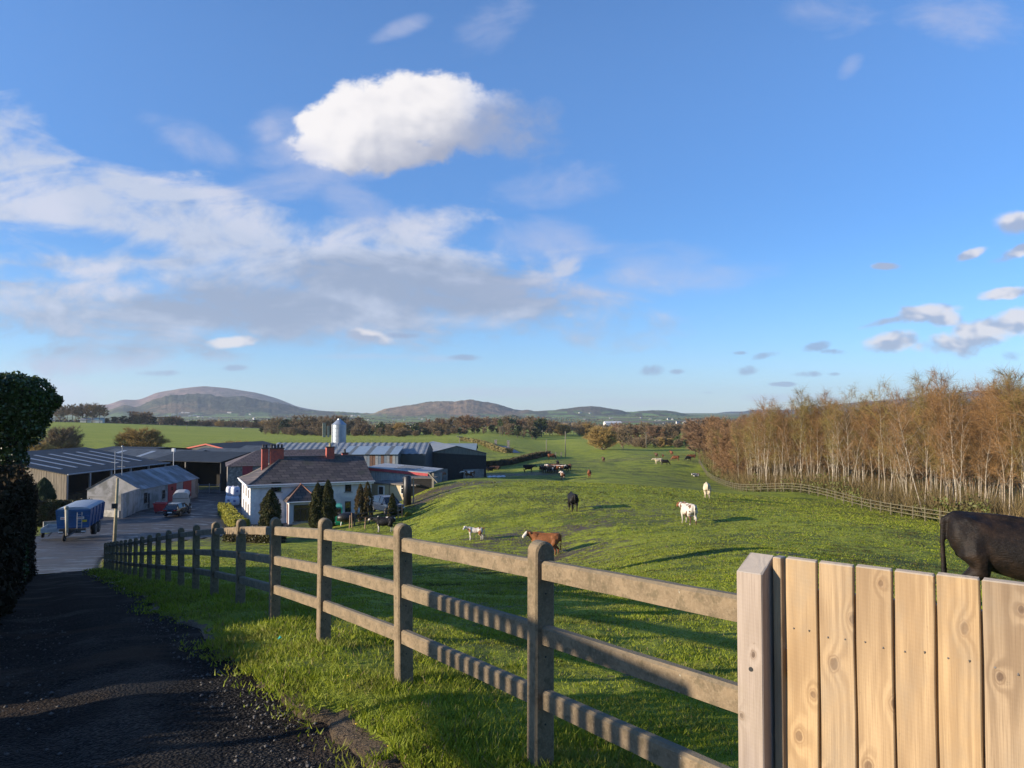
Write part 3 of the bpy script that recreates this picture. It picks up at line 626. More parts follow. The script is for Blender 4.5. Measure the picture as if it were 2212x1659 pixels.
# ---- birch wood on the right
def wood():
    fence = [(38.5, 56), (36.6, 67), (37, 75), (37.3, 82), (37.4, 92), (36.7, 100), (34.8, 115), (43, 170), (50, 210)]
    fy = np.array([p[1] for p in fence]); fx = np.array([p[0] for p in fence])
    rnd = random.Random(8); placed = []; tries = 0
    G = 'birch trees in the wood on the right'
    while len(placed) < 268 and tries < 20000:
        tries += 1
        Y = 57+(rnd.random()**1.35)*150; dep = 1.4+abs(rnd.gauss(0, 1))*8.0
        X = float(np.interp(Y, fy, fx))+dep+(0 if Y < 150 else 0)
        if X/Y > 0.735 or X/Y < 0.23: continue
        if any((X-a)**2+(Y-b)**2 < 1.25**2 for a, b in placed): continue
        placed.append((X, Y)); z = H(X, Y)-0.1; i = len(placed)
        hsc = rnd.uniform(0.80, 1.04)*(1.0 if Y < 125 else 0.92)
        if Y > 138 and rnd.random() < 0.75:
            place_tree('larch_tree', LAR[i % 3], (bark, tw_orange), (X, Y, z), rnd.random()*6.3, (hsc*.9, hsc*.9, hsc*1.0), 'leafless tree with dense orange brown twigs at the far end of the wood', 'tree', 'orange brown trees at the far end of the wood')
        else:
            yel = rnd.random() < 0.33
            place_tree('birch_tree', BIR[i % 8], (MATS['birch_bark'], tw_birch2 if yel else tw_birch), (X, Y, z), rnd.random()*6.3, (hsc*1.05, hsc*1.05, hsc),
                       ('slender birch with pale trunk and olive budding twigs in the wood' if yel else 'slender birch with pale trunk and bare purple brown twigs in the wood'), 'birch tree', 'olive twigged birches in the wood' if yel else G)
    # brush under the trees
    rng = np.random.default_rng(77); n = 26000
    Y = 55+rng.random(n)**1.3*150; dep = 0.2+np.abs(rng.normal(size=n))*3.0; X = np.interp(Y, fy, fx)+dep
    clump = fbm(X*0.35, Y*0.22, 3); hgt = (0.25+2.9*np.clip((clump-0.38)*2.6, 0, 1))*(0.7+0.3*rng.random(n))
    z0 = HN(X, Y); zz = z0+rng.random(n)*hgt
    k = rng.random(n) < np.clip((clump-0.3)*3, 0.12, 1)
    o = leaves('undergrowth', np.stack([X, Y, zz], 1)[k], 0.13, leafmat('bramble', (0.055, 0.08, 0.014), (0.12, 0.13, 0.028), (0.09, 0.07, 0.03), 0.6, 0.3, 0.25, 0.1), None, 0.6, rng)
    tag(o, 'green bramble undergrowth along the foot of the birch wood', 'undergrowth', kind='stuff')
    n = 30000; Y = 55+rng.random(n)**1.3*160; X = np.interp(Y, fy, fx)+0.3+np.abs(rng.normal(size=n))*7; z0 = HN(X, Y)
    d = rng.normal(size=(n, 3))*0.35; d[:, 2] = 1; d /= np.linalg.norm(d, axis=1)[:, None]
    V = twigs(np.stack([X, Y, z0+rng.random(n)*1.6], 1), d, 1.9, 0.035, rng)
    o = link('saplings', npmesh('saplings', V, np.arange(len(V)).reshape(-1, 3), 3, {'rnd': np.repeat(rng.random(n), 3)}), twigmat('sapling', (0.11, 0.078, 0.036), (0.18, 0.13, 0.055), (0.09, 0.07, 0.034)))
    tag(o, 'thicket of dry brown stems under the birches', 'thicket', kind='stuff')
    # distant canopy of the same wood
    n = 60000; Y = 70+rng.random(n)*170; X = np.interp(Y, fy, fx)+14+rng.random(n)*30; z0 = HN(X, Y)
    d = rng.normal(size=(n, 3))*0.5; d[:, 2] += 0.8; d /= np.linalg.norm(d, axis=1)[:, None]
    top = 10.2+2.0*fbm(X*0.3, Y*0.3, 5)
    V = twigs(np.stack([X, Y, z0+top*(0.12+0.8*rng.random(n))], 1), d, 1.3, 0.10, rng)
    o = link('wood_interior', npmesh('wood_interior', V, np.arange(len(V)).reshape(-1, 3), 3, {'rnd': np.repeat(rng.random(n), 3)}), tw_birch)
    tag(o, 'dense brown twig branches deep inside the birch wood', 'wood', kind='stuff')
    # rail fence along the wood
    fr = empty('timber_rail_fence', (0, 0, 0), 0, 'weathered three rail timber fence along the edge of the birch wood', 'fence')
    pts = []; yv = 57.0
    while yv < 200: pts.append((float(np.interp(yv, fy, fx))-0.6, yv)); yv += 2.3 if yv < 125 else 2.9
    wm = M('fence_timber', (0.15, 0.13, 0.075), (0.11, 0.095, 0.055), 3, 0.85)
    for i, (x, y) in enumerate(pts[:84]):
        z = H(x, y); MB().box(x-.05, x+.05, y-.05, y+.05, z-.2, z+1.2).obj('post', wm, fr)
    for h in (0.42, 0.76, 1.08):
        mb = MB()
        for (x0, y0), (x1, y1) in zip(pts, pts[1:]):
            z0_, z1_ = H(x0, y0)+h, H(x1, y1)+h; mb.tube([(x0-.07, y0, z0_), (x1-.07, y1, z1_)], 0.038, 4)
        mb.obj('rail', wm, fr)
wood()
# ---- trees and bushes across the valley
def T(kind, x, yb, yt, Y, label, w=1.0, group=None, cat='tree'):
    w *= 1.25 if kind not in ('gold', 'dome') else 1.0
    bank, ms = {'bare': (BAR, (bark, tw_brown)), 'red': (BAR, (bark, tw_red)), 'tall': (TAL, (bark, tw_brown)), 'tallred': (TAL, (bark, tw_red)), 'ever': (EVE, (bark, lf_ever)), 'dark': (EVE, (bark, lf_dark)), 'green': (EVE, (bark, lf_green)), 'gold': (DOM, (bark, tw_gold)), 'dome': (DOM, (bark, tw_brown)), 'orange': (LAR, (bark, tw_orange))}[kind]
    X = PX(x, Y); z = H(X, Y); top = P(x, yt, Y).z; nom = {id(BAR): 10.8, id(TAL): 15.0, id(EVE): 11, id(DOM): 8.0, id(LAR): 12.8}[id(bank)]
    s = max(1.5, top-z)/nom; i = int(x*7+Y) % len(bank)
    return place_tree({'bare': 'bare_tree', 'red': 'beech_tree', 'tall': 'bare_tree', 'tallred': 'beech_tree', 'ever': 'ivy_tree', 'dark': 'evergreen_tree', 'green': 'green_bush', 'gold': 'willow_tree', 'dome': 'bare_bush', 'orange': 'larch_tree'}[kind], bank[i], ms, (X, Y, z-0.2), x % 6.28, (s*w, s*w, s), label, cat, group)
T('gold', 305, 965, 924, 205, 'rounded golden willow bush behind the timber clad shed', 1.25, cat='bush')
T('dome', 140, 968, 921, 200, 'brown leafless bush in the pasture behind the left shed', 0.95, cat='bush')
T('gold', 90, 968, 953, 180, 'small orange bush left of the brown bush beyond the shed roof', 0.9, cat='bush')
T('gold', 515, 968, 951, 200, 'low golden bush just above the dark shed with red fascia', 1.3, cat='bush')
T('gold', 1300, 975, 921, 292, 'large yellow brown willow at the far edge of the cattle field', 0.95, cat='willow')
T('bare', 1345, 970, 925, 305, 'brown leafless tree just right of the large yellow willow', 0.9)
T('green', 1462, 967, 941, 330, 'bright green evergreen bush at the field edge', 0.8, cat='bush')
T('green', 1480, 967, 948, 332, 'lower green bush beside the bright evergreen bush', 0.8, cat='bush')
T('gold', 1425, 968, 944, 335, 'pale fawn thicket left of the green bush', 0.8, cat='bush')
rd = random.Random(4)
def row(kinds, x0, x1, nx, yb, yt, Y, label, group, w=1.0, jit=4, jy=3, jd=30):
    for i in range(nx):
        x = x0+(x1-x0)*(i+rd.random()*0.7)/nx; k = kinds[rd.randrange(len(kinds))]
        cn = {'bare': 'brown leafless tree', 'red': 'russet beech', 'tall': 'tall leafless tree', 'tallred': 'tall russet beech', 'ever': 'ivy green tree', 'dark': 'dark evergreen', 'green': 'green bush', 'gold': 'golden willow', 'dome': 'brown bush', 'orange': 'orange brown tree'}[k]
        T(k, x, yb, yt+rd.uniform(-jy, jy), Y+rd.uniform(-jd, jd), cn+' '+label, w*rd.uniform(0.85, 1.15), cn+' '+group)
row(['tall', 'tall', 'bare'], 66, 230, 19, 912, 877, 650, 'in the bare grove beyond the left pasture', 'left grove')
row(['bare', 'dark', 'bare', 'red'], 232, 400, 15, 918, 900, 680, 'in the hedge line at the far side of the left pasture', 'left hedge line', 1.2)
row(['red', 'bare'], 285, 325, 5, 920, 891, 660, 'in the dense clump behind the golden bush', 'dense clump', 1.1, jy=2)
row(['bare', 'gold', 'dome', 'bare', 'dark'], 380, 600, 22, 924, 908, 700, 'in the low hedge line left of the silo', 'low hedge line left of the silo', 1.2, jy=3)
row(['bare', 'red', 'ever', 'dark', 'tall', 'bare'], 575, 790, 26, 938, 905, 520, 'in the belt of trees behind the silo', 'belt behind the silo', 1.05, jy=7)
row(['dome', 'dark', 'dome', 'bare'], 560, 800, 20, 940, 924, 490, 'low in front of the tree belt behind the silo', 'front of silo belt', 1.0, jy=3)
row(['bare', 'dome', 'gold', 'ever', 'bare'], 770, 960, 20, 944, 916, 470, 'in the belt above the long barn roof', 'belt above the long barn', 1.05, jy=6)
row(['dome', 'bare', 'dark'], 800, 1010, 18, 946, 926, 445, 'low along the pasture edge above the barn', 'pasture edge above the barn', 1.0, jy=4)
row(['tallred', 'red', 'tall', 'ever', 'tall'], 925, 1175, 26, 946, 903, 480, 'in the tall stand right of centre', 'tall stand', 0.95, jy=5)
row(['ever', 'dark', 'bare'], 940, 1170, 16, 946, 920, 455, 'low in front of the tall stand', 'front of tall stand', 1.0, jy=5)
row(['bare', 'tall', 'gold', 'bare'], 1165, 1290, 14, 944, 914, 520, 'in the thin trees left of the large willow', 'thin trees left of the willow', 1.0, jy=6)
row(['bare', 'red', 'dark', 'tall', 'bare', 'orange'], 1330, 1560, 26, 962, 922, 380, 'in the mixed trees right of the large willow', 'mixed trees right of the willow', 0.95, jy=8)
row(['gold', 'dome', 'bare'], 1350, 1540, 16, 968, 945, 340, 'low along the crest of the cattle field', 'crest of the cattle field', 0.9, jy=4)
row(['orange', 'orange', 'red'], 1500, 1640, 16, 975, 912, 260, 'in the orange brown copse joining the birch wood', 'copse joining the birch wood', 1.1, jy=5, jd=25)
# far hedges as one mass each
def farhedges():
    rng = np.random.default_rng(9); P_ = []
    for i in range(150):
        Y0 = 750*math.exp(rng.random()*1.6); x0 = rng.uniform(60, 2100); L = rng.uniform(60, 330); n = int(240)
        t = rng.random(n); a = rng.uniform(-0.35, 0.35)
        X = (x0-1106)/F*Y0+(t-0.5)*L*math.cos(a); Y = Y0+(t-0.5)*L*math.sin(a)+rng.normal(size=n)*2
        z = HN(X, Y)+rng.random(n)*(2+5*vnoise(X/18, Y/18, i)); P_.append(np.stack([X, Y, z], 1))
    o = leaves('distant_hedgerows', np.concatenate(P_), 1.5, leafmat('far_hedge', (0.075, 0.06, 0.04), (0.13, 0.10, 0.06), (0.045, 0.05, 0.03), 0.9, 0.1, 0.01, 0), None, 0.8, rng)
    tag(o, 'brown hedgerows crossing the distant valley fields', 'hedgerow', kind='stuff')
farhedges()
# ---- left hedge and ivy tree beside the lane
def hedge_block(name, path, w, hts, n, size, mat, label, cat, core, seed=1, lump=0.25, parentname='foliage'):
    """clipped or wild hedge: solid light-blocking core and a skin of leaves following a path"""
    rng = np.random.default_rng(seed); path = np.array(path, float); hts = np.array(hts, float)
    seg = np.linalg.norm(np.diff(path, axis=0), axis=1); cum = np.concatenate([[0], np.cumsum(seg)]); L = cum[-1]
    root = empty(name, (0, 0, 0), 0, label, cat)
    def at(u):
        d = u*L; return np.interp(d, cum, path[:, 0]), np.interp(d, cum, path[:, 1]), np.interp(d, cum, hts)
    rings = []; m = 24
    for i in range(m+1):
        x, y, h = at(i/m); x2, y2, _ = at(min(1, i/m+0.02)); x1, y1, _ = at(max(0, i/m-0.02)); d = np.array([x2-x1, y2-y1]); d /= np.linalg.norm(d)+1e-9; nn = np.array([-d[1], d[0]]); z = H(x, y)
        k = 0.72; rings.append([(x+nn[0]*w/2*k*a, y+nn[1]*w/2*k*a, z-0.3+(h+0.3)*b_) for a, b_ in ((-1, 0), (-1.05, 0.5), (-0.8, 0.88), (0, 0.94), (0.8, 0.88), (1.05, 0.5), (1, 0))])
    MB().loft(rings).obj('infill', core, root)  # solid dark core added inside the leaves to block light
    u = rng.random(n); x, y, h = at(u); e = 0.004; xa, ya, _ = at(np.clip(u+e, 0, 1)); xb, yb, _ = at(np.clip(u-e, 0, 1)); d = np.stack([xa-xb, ya-yb], 1); d /= np.linalg.norm(d, axis=1)[:, None]+1e-9; nn = np.stack([-d[:, 1], d[:, 0]], 1)
    ph = rng.random(n)*PI; capm = rng.random(n) < 0.06
    a = np.cos(ph); sgn = np.sign(a); q = np.abs(a)**0.45*sgn; zf = np.sin(ph)**0.6
    zz = np.where(np.abs(a) > 0.55, rng.random(n), zf)
    lum = 1+lump*(fbm(u*L*1.1+5, zz*3.1*h.mean()*0.35+sgn*3, seed, 4)-0.5)*2
    off = q*w/2*lum+rng.normal(size=n)*0.04
    off = np.where(capm, rng.uniform(-1, 1, n)*w/2, off); X = x+nn[:, 0]*off; Y = y+nn[:, 1]*off
    uu = np.where(capm, np.round(u), u); xc, yc, hc = at(uu); X = np.where(capm, xc+nn[:, 0]*off, X); Y = np.where(capm, yc+nn[:, 1]*off, Y)
    top = h*(1+lump*0.5*(fbm(u*L*1.6, u*0+seed, seed+3)-0.5)*2)
    Z = HN(X, Y)+np.clip(zz, 0, 1)*top+rng.normal(size=n)*0.05
    leaves(parentname, np.stack([X, Y, Z], 1), size, mat, root, 0.7, rng)
    return root
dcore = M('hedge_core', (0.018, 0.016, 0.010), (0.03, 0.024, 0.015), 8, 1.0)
hl = [fl(s, 3.88) for s in (7.0, 12, 16, 20, 26, 32, 38, 41)]
hedge_block('roadside_hedge', hl, 1.7, [1.7, 2.2, 2.7, 3.1, 3.5, 3.8, 4.0, 3.9], 150000, 0.045, leafmat('hawthorn', (0.020, 0.018, 0.010), (0.042, 0.032, 0.016), (0.048, 0.028, 0.018), 0.9, 0.1, 1.0, 0.05), 'tall dark hedge along the left side of the lane', 'hedge', dcore, 3, 0.30)
def ivy_tree():
    x, y = PX(22, 22.5), 22.5; z = H(x, y); root = empty('ivy_clad_tree', (x, y, z), 0, 'ivy covered tree rising above the hedge at the left edge', 'tree')
    rng = np.random.default_rng(12); B = []
    top = P(0, 790, 22.5).z-z
    MB().tube([(0, 0, -.3), (.05, 0, 2), (0, .1, 4), (.2, 0, top*0.85)], [.42, .36, .32, .15], 8).obj('trunk', bark, root, True)
    blobs = []
    for q in np.linspace(0.1, 1, 9): blobs.append((-.1+.1*math.sin(q*9), 0, q*(top-1.6), .52, .52, .5))
    for bx, by, bz, r in ((-.35, 0, top-1.0, 1.0), (.30, .1, top-.95, .78), (.78, 0, top-1.15, .48), (-.9, -.1, top-.9, .9), (.0, .3, top-1.6, .8), (1.16, .1, top-1.02, .25), (.55, 0, top-1.6, .45)): blobs.append((bx, by, bz, r, r, r*.85))
    core = MB()
    for c in blobs:
        n = int(9000*c[3]**2); d = rng.normal(size=(n, 3)); d /= np.linalg.norm(d, axis=1)[:, None]
        lum = 1+0.32*(fbm(d[:, 0]*3+c[2], d[:, 1]*3+d[:, 2]*2.2, 4)-0.5)*2
        B.append(np.array(c[:3])+d*np.array(c[3:])*(lum*(0.86+0.18*rng.random(n)))[:, None]); core.ball(c[:3], [k*.72 for k in c[3:]], 8, 6)
    core.obj('infill', dcore, root); leaves('foliage', np.concatenate(B), 0.042, lf_ever, root, 0.8, rng)  # dark balls added under the ivy leaves to stop light passing
ivy_tree()
# ------------------------------------------------------------------ grass blades near the viewer
def grass():
    rng = np.random.default_rng(2); n = 900000
    r = 1.9*np.exp(rng.random(n)**0.92*math.log(95/1.9)); a = rng.uniform(-R(36), R(36), n); x = np.sin(a)*r; y = np.cos(a)*r
    s, t = st(x, y); et = edge_t(s)
    ok = (t < et+0.05+0.28*(rng.random(n)**4)) | (t > 6)
    cl = fbm(x*1.6, y*1.6, 8); ok &= rng.random(n) < np.clip(0.35+(cl-0.35)*3.2, 0.25, 1)
    ok &= rng.random(n) > np.clip((mud_shade_at(x, y)-0.35)*2.2, 0, .97)*np.clip((fbm(x*.8, y*.8, 77, 5)-.42)*7, 0, 1); ok &= ~((t > 3) & (s < 62)); ok &= ~((x < -14) & (y > 58)); ok &= ~inpoly(x, y, YARD)
    ok &= ~((np.abs(t-et) < 0.13) & (fbm(x*2.5, y*2.5, 88) < 0.42)&(t>0.2))
    x, y, r, cl, t = x[ok], y[ok], r[ok], cl[ok], t[ok]; n = len(x)
    fade = np.clip(1-r/160, 0, 1)
    z = HN(x, y)+(fbm(x*1.3, y*1.3, 11)-0.5)*0.10*fade+(fbm(x*5, y*5, 21, 3)-0.5)*0.05*np.clip(1-r/60, 0, 1)+np.clip(1-np.abs(t-0.1)/0.9, 0, 1)*0.05-0.015
    hgt = (0.022+0.05*rng.random(n)**1.5+0.07*np.clip(cl-0.5, 0, 1))*(0.8+0.5*(np.abs(t) < 0.9))*(0.75+np.clip(r/70, 0, 1.0)*0.9)
    w = 0.0022+0.00078*r*np.where(r > 30, .85+.25*rng.random(n), 1); az = rng.random(n)*2*PI; le = rng.normal(size=(n, 2))*0.55*hgt[:, None]
    b = np.stack([x, y, z], 1); sx = np.stack([np.cos(az)*w, np.sin(az)*w, 0*w], 1); tip = b+np.stack([le[:, 0], le[:, 1], hgt], 1)
    V = np.stack([b-sx, b+sx, tip], 1).reshape(-1, 3)
    me = npmesh('grass', V, np.arange(3*n).reshape(-1, 3), 3, {'rnd': np.repeat(rng.random(n), 3)})
    gm, g_, gb = newmat('grass_blade'); gco = g_.coord(); gr_ = g_.attr('rnd')
    gc = g_.mix(gr_, (0.145, 0.195, 0.011), (0.31, 0.345, 0.028)); gc = g_.mix(g_.noise(gco, 1.3, 3).ss(0.45, 0.62)*0.6, gc, (0.18, 0.175, 0.034))
    gc = g_.mix(gr_.gt(0.93), gc, (0.24, 0.19, 0.08))
    gd = (g_.noise(g_.scale(gco, (1, .8, 1)), 0.75, 7, 0.75)+(g_.noise(gco, 0.09, 4)-0.5)*0.9)
    gc = g_.mix(gd.ss(0.51, 0.64)*(gr_*0.35+0.45), gc, (0.055, 0.078, 0.012)); gc = g_.mix(gd.ss(0.58, 0.65)*0.8, gc, (0.055, 0.038, 0.018))
    g_.link(gc, gb.inputs['Base Color']); gb.inputs['Roughness'].default_value = .6; gb.inputs['Specular IOR Level'].default_value = .25
    gt = g_.new('ShaderNodeBsdfTranslucent'); g_.link(gc, gt.inputs['Color']); gx = g_.new('ShaderNodeMixShader'); gx.inputs[0].default_value = .33
    g_.link(gb.outputs[0], gx.inputs[1]); g_.link(gt.outputs[0], gx.inputs[2]); g_.link(gx.outputs[0], gm.node_tree.nodes['Material Output'].inputs[0])
    o = link('grass', me, gm)
    tag(o, 'short green grass blades on the verge and near field', 'grass', kind='stuff')
grass()
# ------------------------------------------------------------------ concrete post and rail fence beside the lane
def conc_mat():
    m, n, b = newmat('fence_concrete'); co = n.coord()
    a = n.noise(co, 5, 6, 0.65); f = n.noise(co, 60, 4, 0.7); g = n.noise(co, 22, 4, 0.6)
    col = n.mix(a.ss(0.35, 0.65), (0.205, 0.148, 0.086), (0.130, 0.094, 0.053)); col = n.mix(f.ss(0.4, 0.7)*0.6, col, (0.25, 0.19, 0.115))
    col = n.mix(g.ss(0.52, 0.66)*0.65, col, (0.085, 0.066, 0.034)); col = n.mix(n.noise(co, 2.2, 4).ss(0.55, 0.75)*0.35, col, (0.12, 0.10, 0.05))
    col = n.mix((n.noise(co, 17, 5, 0.7)+(n.noise(co, 3, 2)-0.5)*0.35).ss(0.70, 0.74)*0.8, col, (0.38, 0.37, 0.30))       # lichen spots
    pit = n.voro(co, 60)
    col = n.mix(pit._m('LESS_THAN', 0.11)*0.7, col, (0.07, 0.05, 0.035))
    _, _, nz = n.sep(n.new('ShaderNodeNewGeometry').outputs['Normal'])
    col = n.mix(nz.ss(0.5, 0.95)*0.75, col, n.mix(g, (0.085, 0.075, 0.055), (0.17, 0.15, 0.10)))
    n.link(col, b.inputs['Base Color']); b.inputs['Roughness'].default_value = 0.92
    n.link(n.bump(f+a*0.5+pit.ss(0.0, 0.2)*0.5, 0.6, 0.006), b.inputs['Normal']); return m
def concrete_fence():
    root = empty('concrete_fence', (0, 0, 0), 0, 'three rail concrete post fence running downhill beside the lane', 'fence')
    cm = conc_mat(); rot = math.atan2(FD[1], FD[0]); pos = []; s = 0.0
    while s < 40.8: pos.append(s); s += 1.98
    hole = M('hole', (0.01, 0.01, 0.01))
    def ctr(s):
        x, y = fl(s, 0); return Vector((x, y, ztop(y)))
    rp = random.Random(2)
    for s in pos:
        p = ctr(s); a, b_ = 0.052, 0.060; mb = MB(); hh = 1.42; prof = [(-b_, -hh), (b_, -hh)]
        for k in range(13): th = PI*k/12; prof.append((b_*math.cos(th), -b_+b_*math.sin(th)))
        c = 0.010
        def ring(x, ins): return [(x, y*(1-ins/b_) if abs(y) > 0 else 0, z-(ins if z > -hh+0.1 else 0)) for y, z in prof]
        mb.loft([ring(-a, c), ring(-a+c, 0), ring(a-c, 0), ring(a, c)])
        o = mb.obj('post', cm, root); o.location = p; o.rotation_euler = (rp.uniform(-.012, .012), rp.uniform(-.012, .012), rot+rp.uniform(-.03, .03))
        hb = MB()
        for dz in (-.28, -.62, -.98): hb.tube([(-a-.001, .0, dz), (-a+.01, .0, dz)], .006, 8)
        hb.obj('bolt_holes', hole, o)
    allp = [-1.62]+pos
    for i in range(len(allp)-1):
        s0, s1 = allp[i], allp[i+1]; A = ctr(s0 if i else -1.62); B = ctr(s1)
        if i == 0: s00 = -1.62; x, y = fl(s00, 0); A = Vector((x, y, ctr(0).z+(ctr(0).z-ctr(1.98).z)*0.78*0.82+.015))
        for dz in (0.105, 0.455, 0.80):
            a = A-Vector((0, 0, dz)); b = B-Vector((0, 0, dz)); L = (b-a).length; mb = MB(); hgt, th, c = .100, .031, .013
            pr = [(-th, -hgt), (th, -hgt), (th, -c), (th-c, 0), (-th+c, 0), (-th, -c)]; nseg = 10
            rings = [[(L*k/nseg, y+rp.uniform(-.0012, .0012), z+rp.uniform(-.0012, .0012)) for y, z in pr] for k in range(nseg+1)]
            mb.loft(rings); o = mb.obj('rail', cm, root)
            d = (b-a).normalized(); X = d; Yv = Vector((-d.y, d.x, 0)).normalized(); Z = X.cross(Yv)
            o.matrix_local = Matrix(((X.x, Yv.x, Z.x, a.x), (X.y, Yv.y, Z.y, a.y), (X.z, Yv.z, Z.z, a.z), (0, 0, 0, 1)))
concrete_fence()
# ------------------------------------------------------------------ new timber panel at the right
def wood_mat(name, c1, c2, knots=True):
    m, n, b = newmat(name); co = n.coord(); X, Y, Z = n.sep(co); r = n.rand()
    off = r*37.0
    kv = n.comb(X*6.0+off, Z*4.0+off*3.0+(n.noise(co, 30, 3)-0.5)*0.10, 0.0)
    def v2(out):
        q = n.new('ShaderNodeTexVoronoi', voronoi_dimensions='2D'); n.link(kv, q.inputs['Vector']); q.inputs['Scale'].default_value = 1.0; return q.outputs[out]
    has = n.sep(v2('Color'))[0].gt(0.22); ksz = n.sep(v2('Color'))[1]*0.9+0.5
    kd = (E(n.nt, v2('Distance'))/ksz)+(1.0-has)*2.0; kz = (1.0-kd*3.0).max(0.0)
    warp = kz*kz*1.0
    v = n.comb(X*1.0+off, Y*1.0, Z*0.045+off)
    lowf = n.noise(n.comb(X*1.5+off, Y*1.5, Z*0.5+off), 3.0, 3, 0.5)
    ring = (((n.noise(v, 7.0, 2, 0.4)*7.0+warp*2.0+X*16.0)*6.2832))._m('SINE')
    fine = n.noise(n.comb(X*60.0, Y*60.0, Z*1.2+off), 4.0, 4, 0.6)
    col = n.mix(ring.ss(-0.8, 1)*(lowf.ss(.3, .65)*0.5+0.28), c1, c2); col = n.mix(fine.ss(0.4, 0.7)*0.5, col, tuple(x*0.8 for x in c2))
    col = n.mix(lowf.ss(0.42, 0.66)*0.55, col, (c2[0]*0.85, c2[1]*0.92, c2[2]*1.1))
    if knots:
        col = n.mix(kd.ss(0.075, 0.045)*0.9, col, (0.10, 0.055, 0.03))
        col = n.mix(((kd-0.085).abs()).ss(0.022, 0.0)*0.75, col, (0.20, 0.12, 0.06))
    pale = n.mix(r, col, tuple(min(1, x*1.12) for x in c1)); col = n.mix(0.25, col, pale); h_ = n.new('ShaderNodeHueSaturation'); n.link(col, h_.inputs['Color']); n.link(r*0.26+0.87, h_.inputs['Value']); n.link(r*0.2+0.85, h_.inputs['Saturation']); col = E(n.nt, h_.outputs[0])
    grey = n.noise(n.comb(X*2.0+off, Y*2.0, Z*0.9+off), 2.2, 6, 0.65).ss(0.46, 0.68)
    col = n.mix(grey*0.5, col, (0.25, 0.20, 0.14)); col = n.mix(n.noise(n.comb(X*8.0, Y*1.0, Z*8.0+off), 3.0, 5, 0.7).ss(0.66, 0.72)*0.5, col, (0.16, 0.12, 0.07))
    saw = (Z*430.0+X*40.0)._m('SINE')
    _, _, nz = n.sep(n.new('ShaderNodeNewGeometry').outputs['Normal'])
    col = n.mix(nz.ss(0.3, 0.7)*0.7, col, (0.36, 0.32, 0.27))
    n.link(col, b.inputs['Base Color']); b.inputs['Roughness'].default_value = 0.72; b.inputs['Specular IOR Level'].default_value = 0.3
    n.link(n.bump(ring*0.3+fine+saw*0.08-kz, 0.35, 0.0025), b.inputs['Normal']); return m
def timber_panel():
    ew = Vector((0.74, -0.672, 0)); back = Vector((0.672, 0.74, 0)); O = Vector((0.835, 2.93, 0)); rot = math.atan2(ew.y, ew.x)
    O.z = P(1585, 1232, 2.93).z
    root = empty('timber_gate', tuple(O), rot, 'new pale timber close boarded gate with thick post in the right foreground', 'gate')
    pm = wood_mat('post_timber', (0.40, 0.31, 0.235), (0.28, 0.205, 0.145)); bm = wood_mat('board_timber', (0.40, 0.275, 0.145), (0.20, 0.122, 0.058))
    rp = random.Random(5); g = 1.75
    # post, top cut slanting up to the back
    w, d, c = .100, .118, .004; mb = MB()
    def rg(z0, zb, ins): return [(ins+c, ins, z0), (w-ins-c, ins, z0), (w-ins, ins+c, z0), (w-ins, d-ins-c, zb), (w-ins-c, d-ins, zb), (ins+c, d-ins, zb), (ins, d-ins-c, zb), (ins, ins+c, z0)]
    mb.loft([rg(-g, -g, 0), rg(-.004, .048, 0), rg(0, .052, .004)]); p = mb.obj('post', pm, root)
    MB().tube([(.054, -.0015, -.352), (.054, .01, -.352)], .0085, 14).obj('bolt_hole', M('hole', (0.01,)*3), p)
    # edge batten between the post and boards
    MB().bbox(w+.010, w+.042, .070, .120, -g, .054, .003).obj('batten', bm, root)
    x = w+.056; ws = [.112, .118, .116, .120, .121, .122, .124, .126]
    for i, bw in enumerate(ws):
        y0 = .078+rp.uniform(-.002, .002); mb = MB(); zt = .046+(.004 if i == 0 else 0)+i*.0035+rp.uniform(-.002, .002); th = .022; cc = .003
        n = 14; rings = []
        for k in range(n+1):
            z = -g+(zt+g)*k/n; e = .0012*math.sin(k*1.3+i); rings.append([(cc+e, 0, z), (bw-cc+e, 0, z), (bw+e, cc, z), (bw+e, th-cc, z), (bw-cc+e, th, z), (cc+e, th, z), (e, th-cc, z), (e, cc, z)])
        zt2 = zt+.004; rings.append([(cc*2, cc, zt2), (bw-cc*2, cc, zt2), (bw-cc, cc*2, zt2), (bw-cc, th-cc, zt2+.004), (bw-cc*2, th-cc, zt2+.004), (cc*2, th-cc, zt2+.004), (cc, th-cc, zt2+.004), (cc, cc*2, zt2)])
        if i: MB().box(x-.055, x+.045, y0+.0245, y0+.044, -g, zt-.10).obj('backing_board', bm, root)
        mb.loft(rings); o = mb.obj('board', bm, root); nl = MB()
        for zz in (-.20, -.77, -1.32):
            for fx in (.25, .75): nl.tube([(bw*fx, -.0012, zz+rp.uniform(-.01, .01)), (bw*fx, .004, zz)], .0032, 8)
        nl.obj('nail_heads', M('nail', (.10, .09, .08), None, 5, .5), o); o.location = (x, y0, 0); o.rotation_euler = (0, rp.uniform(-.0015, .0015), 0); x += bw+.0085
    for dz in (-.28, -.85, -1.4): MB().bbox(w+.0, x, .102, .150, dz-.09, dz, .003).obj('rail', bm, root)
    return root
timber_panel()
